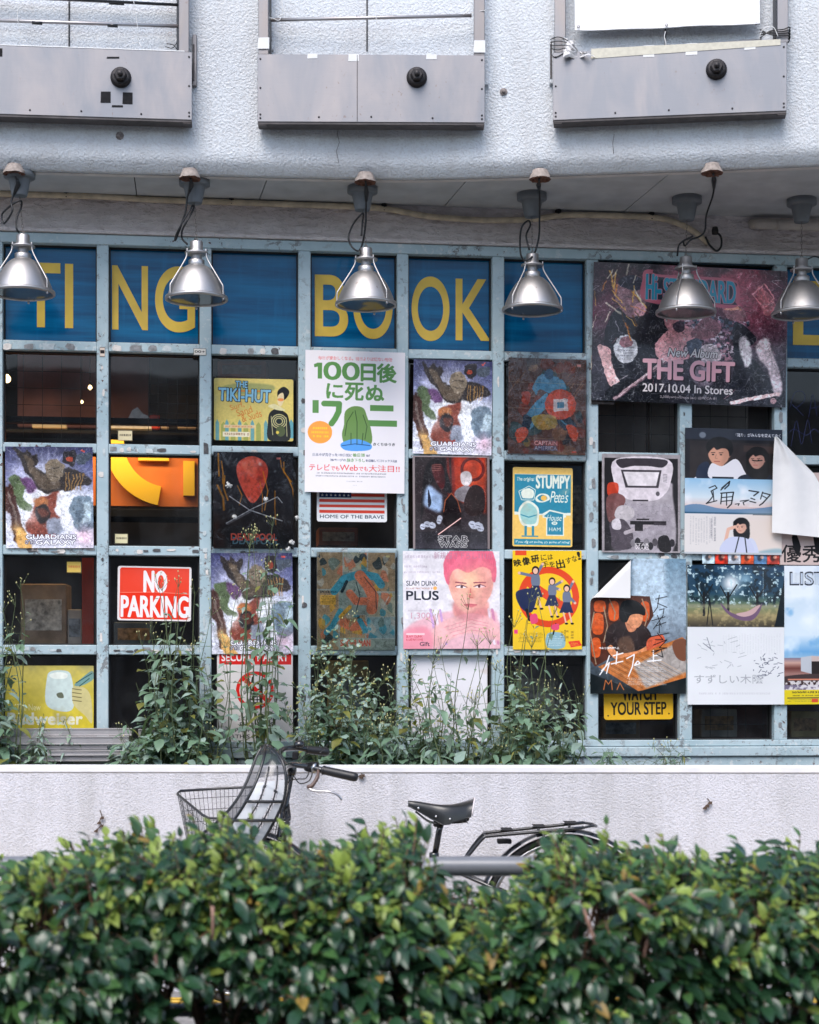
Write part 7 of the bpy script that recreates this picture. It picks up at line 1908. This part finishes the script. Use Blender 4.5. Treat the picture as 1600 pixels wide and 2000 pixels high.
# ------------------------------------------------------------------ leaves
def leaf_geo(L_, Wd, curl=.15, foldv=.25, n=5, tipp=1.0, base=.25, wavy=0.0):
    """leaf along +x, surface facing +z; returns verts, faces"""
    vs = []; 
    for i in range(n+1):
        t = i/n
        w = Wd/2*math.sin(PI*min(1, t**(.75)))**(.85) if 0 < t < 1 else 0
        w = Wd/2*(math.sin(PI*t**.8)**.9)*(1 if t < .6 else 1) if 0 < t < 1 else 0
        z = -curl*L_*t*t
        vs += [(t*L_, w, z+foldv*w+wavy*w*math.sin(t*9)), (t*L_, 0, z), (t*L_, -w, z+foldv*w-wavy*w*math.sin(t*8))]
    fs = []
    for i in range(n):
        a = i*3
        fs += [(a, a+1, a+4, a+3), (a+1, a+2, a+5, a+4)]
    return np.array(vs), fs
def leaf_mat(name, col, rough, back, trans=.35, var=.25):
    m, N, L, b = mat_base(name); out = N['Material Output']
    g = N.new('ShaderNodeNewGeometry')
    ng = nz(N, L, g.outputs['Position'], 9, 2)
    c = mixc(N, L, ramp(N, L, ng, .3, .7), [v*(1-var) for v in col], [min(1, v*(1+var)) for v in col])
    c = mixc(N, L, g.outputs['Backfacing'], c, back)
    L.new(c, b.inputs['Base Color']); b.inputs['Roughness'].default_value = rough; b.inputs['Specular IOR Level'].default_value = .5
    tl_ = N.new('ShaderNodeBsdfTranslucent'); L.new(mixc(N, L, .5, c, (.25,.4,.03)), tl_.inputs[0])
    mx = N.new('ShaderNodeMixShader'); mx.inputs[0].default_value = trans
    L.new(b.outputs[0], mx.inputs[1]); L.new(tl_.outputs[0], mx.inputs[2]); L.new(mx.outputs[0], out.inputs[0])
    return m
LD = leaf_mat('hedge_leaf_dark', (.018,.054,.025), .24, (.07,.12,.055), .10)
LMd = leaf_mat('hedge_leaf_mid', (.055,.13,.04), .28, (.09,.15,.06), .15)
LY = leaf_mat('hedge_leaf_young', (.27,.36,.07), .38, (.2,.28,.08), .3)
LO = leaf_mat('hedge_leaf_amber', (.34,.22,.05), .42, (.4,.25,.08), .3)
WG = leaf_mat('weed_leaf_green', (.14,.235,.155), .42, (.12,.18,.12), .18)
WB = leaf_mat('weed_leaf_blue_green', (.25,.35,.30), .45, (.17,.24,.18), .18)
WY = leaf_mat('weed_leaf_yellowing', (.20,.20,.05), .5, (.22,.22,.08), .3)
M_stem = plain('weed_stem', (.09,.12,.05), .6, noise=.3, scale=40)
M_bud = plain('pale_yellow_bud', (.50,.48,.22), .7)
M_fluff = plain('white_seed_fluff', (.62,.62,.60), .95)
M_branch = plain('hedge_branch', (.10,.065,.045), .85, noise=.4, scale=60)
M_branchr = plain('reddish_young_branch', (.20,.10,.06), .6, noise=.3, scale=40)

class Foliage:
    """many transformed leaves: the largest showing ones become leaf objects, the rest one mesh"""
    def __init__(s, geos, mats): s.geos = geos; s.mats = mats; s.items = []; s.cache = {}
    def add(s, p, dirv, up, scale, gi, mi, score=0.0): s.items.append((score, p, dirv, up, scale, gi, mi))
    @staticmethod
    def basis(d, up):
        d = d.normalized(); y = up.cross(d)
        if y.length < 1e-4: y = d.orthogonal()
        y.normalize(); z = d.cross(y); return d, y, z
    def finish(s, root, nmax, piece='leaf', rest='foliage'):
        s.items.sort(key=lambda t: -t[0])
        ro = root.location.copy()
        for it in s.items[:nmax]:
            _, p, d, up, sc, gi, mi = it
            if (gi, mi) not in s.cache:
                vs, fs = s.geos[gi]; me = bpy.data.meshes.new(piece); me.from_pydata(vs.tolist(), [], fs); me.materials.append(s.mats[mi])
                me.polygons.foreach_set('use_smooth', [True]*len(fs)); s.cache[gi, mi] = me
            x, y, z = s.basis(d, up)
            o = bpy.data.objects.new(piece, s.cache[gi, mi]); COL.objects.link(o); o.parent = root
            M = Matrix(((x.x,y.x,z.x),(x.y,y.y,z.y),(x.z,y.z,z.z))).to_4x4() @ Matrix.Scale(sc, 4); M.translation = p-ro
            o.matrix_local = M
        R = s.items[nmax:]
        if not R: return
        V, Fc, MI = [], [], []; base = 0
        for _, p, d, up, sc, gi, mi in R:
            vs, fs = s.geos[gi]; x, y, z = s.basis(d, up)
            A = np.array([x, y, z])*sc
            V.append(vs @ A + np.array(p-ro)); Fc.append(np.array(fs)+base); MI.append(np.full(len(fs), mi)); base += len(vs)
        V = np.concatenate(V); Fc = np.concatenate(Fc); MI = np.concatenate(MI)
        me = bpy.data.meshes.new(rest); me.vertices.add(len(V)); me.vertices.foreach_set('co', V.ravel())
        me.loops.add(Fc.size); me.loops.foreach_set('vertex_index', Fc.ravel().astype(np.int32))
        me.polygons.add(len(Fc)); me.polygons.foreach_set('loop_start', np.arange(0, Fc.size, 4, dtype=np.int32))
        try: me.polygons.foreach_set('loop_total', np.full(len(Fc), 4, np.int32))
        except Exception: pass
        for mm in s.mats: me.materials.append(mm)
        me.polygons.foreach_set('material_index', MI.astype(np.int32)); me.polygons.foreach_set('use_smooth', np.ones(len(Fc), bool))
        me.update(calc_edges=True); me.validate()
        o = link(rest, me, root); kind(o, 'stuff')

# ------------------------------------------------------------------ weeds in the planter
wgeo = [leaf_geo(.075,.046,.3,.2,5,wavy=.2), leaf_geo(.085,.036,.45,.25,5,wavy=.15), leaf_geo(.060,.048,.15,.12,5,wavy=.25), leaf_geo(.085,.014,.5,.2,5)]
weed_g = 'weeds growing in the planter'
def weed(label, x0, x1, ytop, n_stem, seed, lean=0.0, leafk=(0,1,2), dens=1.0, buds=.4, size=1.0, fine=0.0, nmax=60, ybot=1492, depth=(.07,.30), mats=(WG,WB,WY), wts=(5,4,.6), spread=.5):
    rnd = random.Random(seed); cx = (x0+x1)/2
    base = W(cx, HOR, 7.6); root = empty('weed_plant', (base.x, base.y, .97)); tag(root, label, 'plant', weed_g)
    fo = Foliage(wgeo, list(mats)); st = MB(); bd = MB(); stems = MB()
    ro = Vector(root.location)
    for k in range(n_stem):
        px = rnd.uniform(x0, x1); t_ = rnd.random()
        Yb = wy((px-800)/FPX*7.5)+.16; Yf = 7.98+FS*(px-800)/FPX*7.8; Y = Yb+(Yf-.05-Yb)*(.1+.85*rnd.random())
        # crown height profile: taller in the middle
        prof_ = 1-abs((px-cx)/((x1-x0)/2+1e-6))**2*.45
        top = ytop+(ybot-ytop)*(1-prof_) + rnd.random()**2*(ybot-ytop)*spread
        bpx = px+(cx-px)*.25
        b0 = W(bpx, HOR, Y); b0.z = .975
        tp = W(px+rnd.gauss(0,16)+lean, top, Y-.10*rnd.random())
        H = tp.z-b0.z; pts = []; n = 7
        ox, oy = rnd.uniform(-.06,.06), rnd.uniform(-.03,.03)
        for i in range(n+1):
            t = i/n; p = b0*(1-t)+tp*t; p = p+Vector((ox*math.sin(t*PI)+.008*math.sin(t*9+k), oy*math.sin(t*PI), 0)); pts.append(p)
        pts = smooth_pts(pts, 2); rr = .0022+.002*min(1, H)
        stems.tube([p-ro for p in pts], [rr*(1-.75*i/(len(pts)-1)) for i in range(len(pts))], M_stem, 5, cap=False)
        nl = max(3, int(H*33*dens*rnd.uniform(.5,1.3)))
        if rnd.random() < fine:   # fine sprays of tiny leaves and buds
            for q in range(int(14+H*46)):
                t = rnd.uniform(.25,1); i = min(int(t*(len(pts)-1)), len(pts)-2); p = pts[i]
                a = rnd.uniform(0, 2*PI); l = rnd.uniform(.02,.085)*(1.1-t*.5)
                e = p+Vector((math.cos(a)*l, math.sin(a)*l*.6, rnd.uniform(.01,.05)))
                stems.tube([p-ro, (p+e)/2-ro+Vector((0,0,-.004)), e-ro], .0007, M_stem, 3, cap=False)
                for _ in range(2):
                    if rnd.random() < .5: fo.add(e, Vector((rnd.uniform(-1,1), rnd.uniform(-1,.4), rnd.uniform(-.5,.8))), Vector((rnd.uniform(-.4,.4), -.8, .6)), rnd.uniform(.2,.38), rnd.choice(leafk), rnd.choices(range(len(mats)), wts)[0], 0)
                if rnd.random() < .5:
                    s_ = rnd.uniform(.0022,.004); q_ = e-ro; bd.add([q_+Vector((0,0,s_*1.6)), q_+Vector((s_,0,0)), q_+Vector((0,-s_,0)), q_+Vector((-s_,0,0)), q_+Vector((0,s_,0)), q_-Vector((0,0,s_))], [(0,1,2),(0,2,3),(0,3,4),(0,4,1),(5,2,1),(5,3,2),(5,4,3),(5,1,4)], M_bud, True)
        else:
            for q in range(nl):
                t = .08+.90*((q+rnd.random())/nl); i = min(int(t*(len(pts)-1)), len(pts)-2); p = pts[i]
                a = q*2.4+rnd.uniform(-.6,.6)+k; out = Vector((math.cos(a), math.sin(a)*.8-.35, 0))
                d = out+Vector((0,0,rnd.uniform(-.75,.35))); up = Vector((0,-.25,1))+out*.3*rnd.random()
                sc = size*rnd.uniform(.45,1.45)*(1.15-.65*t)
                off = out.normalized()*rnd.uniform(.004,.028)
                if off.length > .012: stems.tube([p-ro, p+off-ro], .0009, M_stem, 3, cap=False)
                fo.add(p+off, d, up, sc, rnd.choice(leafk), rnd.choices(range(len(mats)), wts)[0], sc*(1.5 if Y < 7.65 else 1)*(1 if out.y < 0 else .5))
            if rnd.random() < buds*.75:   # branched flower head
                tip = pts[-1]
                for q in range(rnd.randint(4, 9)):
                    a = rnd.uniform(0, 2*PI); l = rnd.uniform(.015,.06); e = tip+Vector((math.cos(a)*l*.7, math.sin(a)*l*.4, rnd.uniform(0,.055)))
                    stems.tube([tip-Vector((0,0,.02))-ro, e-ro], .0008, M_stem, 3, cap=False)
                    s_ = rnd.uniform(.002,.004); q_ = e-ro; bd.add([q_+Vector((0,0,s_*2)), q_+Vector((s_,0,0)), q_+Vector((0,-s_,0)), q_+Vector((-s_,0,0)), q_+Vector((0,s_,0)), q_-Vector((0,0,s_))], [(0,1,2),(0,2,3),(0,3,4),(0,4,1),(5,2,1),(5,3,2),(5,4,3),(5,1,4)], M_bud, True)
    o = stems.build('stems', root); kind(o, 'stuff')
    if bd.v: o = bd.build('buds', root); kind(o, 'stuff')
    fo.finish(root, nmax)
    return root
weed('tall dark leafy weed at the far left edge beside the yellow beer sign', -35, 16, 1185, 13, 11, dens=1.5, buds=.6, nmax=60)
weed('wispy seeding stems at the left edge in front of the dark pane', 0, 46, 1140, 4, 12, dens=.35, buds=1, size=.6, nmax=20, spread=.2)
weed('low sprawling weed in front of the aluminium rails at the left', -10, 95, 1445, 9, 13, dens=1.6, leafk=(1,3), nmax=40)
weed('small bushy weed growing through the end of the aluminium rails', 205, 262, 1405, 8, 14, dens=1.8, leafk=(1,3), nmax=50)
weed('big leafy weed climbing below and right of the no parking sign', 275, 412, 1205, 20, 15, dens=1.35, leafk=(0,1,2,1), nmax=110, buds=.3)
weed('budding weed stems reaching over the no parking sign', 300, 395, 1100, 7, 16, dens=.45, size=.7, buds=1, nmax=40, spread=.4)
weed('slim leafy shoot crossing the mullion right of the no parking sign', 392, 424, 1180, 5, 17, dens=1.0, nmax=40)
weed('tall leafy vine climbing in front of the no phones sign and the space poster', 480, 555, 1075, 9, 18, dens=.9, nmax=110, buds=.4, leafk=(0,2,0,1))
weed('thin shoots with white fluffy heads in front of the black poster', 440, 570, 985, 6, 19, dens=.28, size=.6, buds=1, nmax=30, spread=.35)
weed('airy weed with tiny yellow buds between the no phones sign and the comic-strip poster', 560, 770, 1215, 26, 20, dens=1.0, fine=.62, nmax=60, size=.85, buds=1, spread=.55)
weed('leafy weed at the foot of the comic-strip poster, behind the handlebar', 590, 760, 1335, 24, 21, dens=1.7, nmax=90, wts=(6,3,1))
weed('broad leafy weed in front of the blank white sheet', 775, 930, 1285, 22, 22, dens=1.15, nmax=110, wts=(6,3,1.2), buds=.4, fine=.1)
weed('long bare budding stems rising over the pink portrait poster', 800, 960, 1165, 8, 23, dens=.22, size=.7, buds=1, nmax=30, spread=.3)
weed('dense dark weed left of the maroon pane under the yellow poster', 925, 1050, 1290, 22, 24, dens=1.5, nmax=100, wts=(7,3,1.4))
weed('thin budding stems in front of the yellow schoolgirl poster', 975, 1130, 1160, 8, 25, dens=.3, size=.7, buds=1, nmax=30, spread=.35)
weed('leafy weed with narrow drooping leaves left of the curled poster', 1040, 1135, 1310, 13, 26, dens=1.15, nmax=70, leafk=(0,1,3))
weed('low bright green weeds under the broad leafy weed on the planter edge', 640, 960, 1415, 40, 27, dens=1.9, nmax=110, leafk=(1,3,2,0), depth=(0,.1))
weed('low fine-leaved weeds at the right end of the weed bank', 960, 1130, 1425, 20, 28, dens=1.8, nmax=60, leafk=(3,1), buds=.8)
weed('low leafy growth under the big weed below the no parking sign', 240, 430, 1400, 26, 29, dens=1.8, nmax=90, leafk=(0,1,2))
weed('small star-shaped weed on the bare planter edge under the curled poster', 1160, 1200, 1458, 5, 30, dens=2.6, leafk=(3,1), buds=0, nmax=40, size=.9, spread=.2)
weed('small feathery upright weed under the yellow warning plate', 1285, 1308, 1448, 4, 31, dens=2.8, leafk=(3,), buds=.5, nmax=30, size=.6, spread=.2)
weed('tiny forked weed right of the feathery one', 1326, 1346, 1460, 3, 32, dens=2.2, leafk=(3,1), buds=0, nmax=20, size=.6, spread=.2)
weed('small weed rooted on the aluminium rail in front of the beer sign', 78, 122, 1392, 6, 33, dens=2.4, leafk=(1,3), buds=.3, nmax=30, size=.6, spread=.3, ybot=1440)
weed('mat of tiny grass-like weeds along the planter edge right of the star-shaped weed', 1205, 1330, 1480, 16, 34, dens=3, leafk=(3,), buds=0, nmax=20, size=.4, spread=.2)
mm2 = MB(); rr = random.Random(7)
for px, py, r_ in ((447,947,7),(570,1060,6),(563,1072,5),(580,1012,5),(519,975,5),(458,1010,5),(1062,1075,0)):
    if not r_: continue
    p = PW(px, py, .14); n = 26; s_ = r_/FPX*7.8; root = p
    m = MB()
    for k in range(n):
        a = rr.uniform(0, 2*PI); b = math.acos(rr.uniform(-1, 1)); d = Vector((math.sin(b)*math.cos(a), math.sin(b)*math.sin(a), math.cos(b)))*s_
        m.tube([(0,0,0), d], [.0014,.0022], M_fluff, 3)
    m.lathe([(0,-s_*.55),(s_*.5,-s_*.2),(s_*.5,s_*.2),(0,s_*.55)], M_fluff, 8)
    tag(m.build('seed_head', None, p), {447:'white seed head beside the coral oval poster', 570:'largest of the lower white seed heads by the mullion', 563:'lowest white seed head, touching its larger neighbour', 580:'white seed head alone on the mullion below the flag sign', 519:'white seed head in the middle of the crossed strips', 458:'white seed head at the left end of the crossed strips'}[px], 'seed head', 'white fluffy seed heads')

# ------------------------------------------------------------------ the hedge
HT = [(-200,1660),(0,1682),(60,1652),(120,1648),(200,1622),(255,1600),(300,1618),(380,1612),(420,1592),(450,1600),(520,1625),(600,1645),(680,1632),(720,1615),(790,1592),(815,1612),(835,1650),(850,1700),(880,1725),(930,1735),(980,1725),(1010,1710),(1050,1690),(1078,1640),(1110,1612),(1160,1608),(1190,1640),(1215,1672),(1235,1640),(1270,1628),(1320,1622),(1360,1670),(1395,1672),(1430,1655),(1470,1645),(1510,1662),(1550,1645),(1590,1628),(1650,1640),(1800,1650)]
def htop(px):
    for i in range(len(HT)-1):
        a, b = HT[i], HT[i+1]
        if a[0] <= px <= b[0]: return a[1]+(b[1]-a[1])*(px-a[0])/(b[0]-a[0])
    return 1660
HY0, HY1 = 4.45, 5.12
hedge = empty('hedge', (0, 4.8, .1)); tag(hedge, 'clipped evergreen hedge with glossy dark leaves and pale new shoots along the front', 'hedge')
hgeo = [leaf_geo(.060,.033,.35,.28,6), leaf_geo(.054,.030,.6,.2,6), leaf_geo(.068,.034,.2,.35,6), leaf_geo(.048,.020,.35,.3,6)]
HF = Foliage(hgeo, [LD, LMd, LY, LO]); rnd = random.Random(77); hro = Vector(hedge.location)
from mathutils import noise as mn
sprigs = MB(); sprigs_r = MB(); count = 0
NS = 5600
for k in range(NS):
    px = rnd.uniform(-200, 1800)
    Yc = 4.78
    x = (px-800)/FPX*Yc; topz = CAM_H+(HOR-htop(px)-80)/FPX*Yc
    u = rnd.random()
    # choose a place on the front skin, the top, the back skin or inside
    if u < .42: Y = HY0+abs(rnd.gauss(0, .06)); z = .12+(topz-.12)*(rnd.random()**.75); face = 'f'
    elif u < .62: Y = rnd.uniform(HY0, HY1); z = topz-abs(rnd.gauss(0, .03)); face = 't'
    elif u < .74: Y = HY1-abs(rnd.gauss(0, .06)); z = .15+(topz-.15)*rnd.random(); face = 'b'
    else: Y = rnd.uniform(HY0+.05, HY1-.05); z = .3+(topz-.3)*rnd.random(); face = 'i'
    nzv = mn.noise(Vector((x*3.2, Y*3, z*3.2)))
    Y -= nzv*.10 if face == 'f' else 0
    low_ = max(0, (.72-z)/.4)
    if face in 'fib' and (mn.noise(Vector((x*4.1+9, 0, z*4.6))) < -.33+.30*low_ and rnd.random() < .85): continue
    # rounded front top edge
    if face == 't' and Y < HY0+.16: z -= ((HY0+.16-Y)/.16)**2*.07
    out = {'f': Vector((rnd.uniform(-.7,.7), -1, rnd.uniform(-.25,.5))), 't': Vector((rnd.uniform(-.5,.5), rnd.uniform(-.9,.3), 1)), 'b': Vector((rnd.uniform(-.6,.6), 1, .2)), 'i': Vector((rnd.uniform(-1,1), rnd.uniform(-1,.5), rnd.uniform(-.2,1)))}[face].normalized()
    p = Vector((x, Y, z)); L_ = rnd.uniform(.05,.12) if face != 't' else rnd.uniform(.04,.10)
    if rnd.random() < .03 and face == 't': L_ *= 1.7
    tip = p+out*L_+Vector((0,0,-.02 if face == 'f' else .01))
    rb = p-out*.10+Vector((0,.03,-.05))
    (sprigs_r if rnd.random() < .25 else sprigs).tube([rb-hro, p-hro, tip-hro], [.0032,.0022,.0012], M_branchr if rnd.random() < .3 else M_branch, 4, cap=False)
    young = (face == 't' and rnd.random() < .6) or (face == 'f' and z > topz-.13 and rnd.random() < .55)
    nl = rnd.randint(5, 8)
    for q in range(nl):
        t = (q+.5)/nl; pos = rb*(1-t)*0 + p*(1-t)+tip*t if t > .0 else p
        a = q*PI/1.0+rnd.uniform(-.5,.5) if q % 2 else q*PI/1.0+PI/2+rnd.uniform(-.5,.5)
        e1 = out.orthogonal().normalized(); e2 = out.cross(e1)
        side = e1*math.cos(a)+e2*math.sin(a)
        d = side*(1.1-.5*t)+out*(.35+.9*t)
        if not young: d += Vector((0,0,-rnd.uniform(.3,1.1)))
        up = Vector((rnd.uniform(-.3,.3), -.55, .9))+out*.3
        sc = rnd.uniform(.62,1.08)*(1-.35*t if young else 1-.1*t)
        r_ = rnd.random()
        if young: mi = 2 if r_ < .62 else (3 if r_ < .65 else 1)
        else: mi = 0 if r_ < .76 else (1 if r_ < .985 else (2 if r_ < .997 else 3))
        vis = 1.0 if (face == 'f' and Y < HY0+.05 and .5 < z) else (.6 if face == 't' and Y < HY0+.2 else .1)
        if not (20 < px < 1590): vis *= .05
        sc *= rnd.choice((.7,.85,1,1,1.15)); HF.add(pos, d, up, sc, (3 if young and rnd.random() < .6 else rnd.randint(0, 2)), mi, vis*sc*rnd.uniform(.8,1)*(1-.5*abs(d.normalized().y)))
HF.finish(hedge, 300)
kind(sprigs.build('twigs', hedge), 'stuff'); kind(sprigs_r.build('young_twigs', hedge), 'stuff')
# main stems
m = MB()
for k in range(34):
    x = -1.9+3.9*k/33+rnd.uniform(-.05,.05)
    Y = rnd.uniform(4.65,4.95); 
    for j in range(rnd.randint(3, 5)):
        px = 800+x/4.8*FPX; tz = CAM_H+(HOR-htop(px)-60)/FPX*4.8
        pts = [(x, Y, .05), (x+rnd.uniform(-.05,.05), Y+rnd.uniform(-.05,.05), .3), (x+rnd.uniform(-.14,.14), Y+rnd.uniform(-.15,.15), .55), (x+rnd.uniform(-.2,.2), Y+rnd.uniform(-.22,.22), max(.6, tz-.02))]
        m.tube([p-hro for p in smooth_pts(pts, 4)], [.011*(1-.7*i/12) for i in range(13)], M_branch, 6, cap=False)
kind(m.build('branches', hedge), 'stuff')
for pts in ([(1140,1775),(1155,1820),(1175,1865),(1200,1900)], [(1268,1830),(1262,1850),(1258,1870)], [(302,1860),(305,1880),(307,1905)], [(415,1770),(416,1800),(415,1835)], [(1230,1745),(1250,1760),(1265,1772)]):
    m = MB(); m.tube([W(x, y, 4.40)-hro for x, y in pts], .0045, plain('bare_pinkish_twig', (.28,.16,.12), .7, noise=.3, scale=60), 6); m.build('bare_twig', hedge)
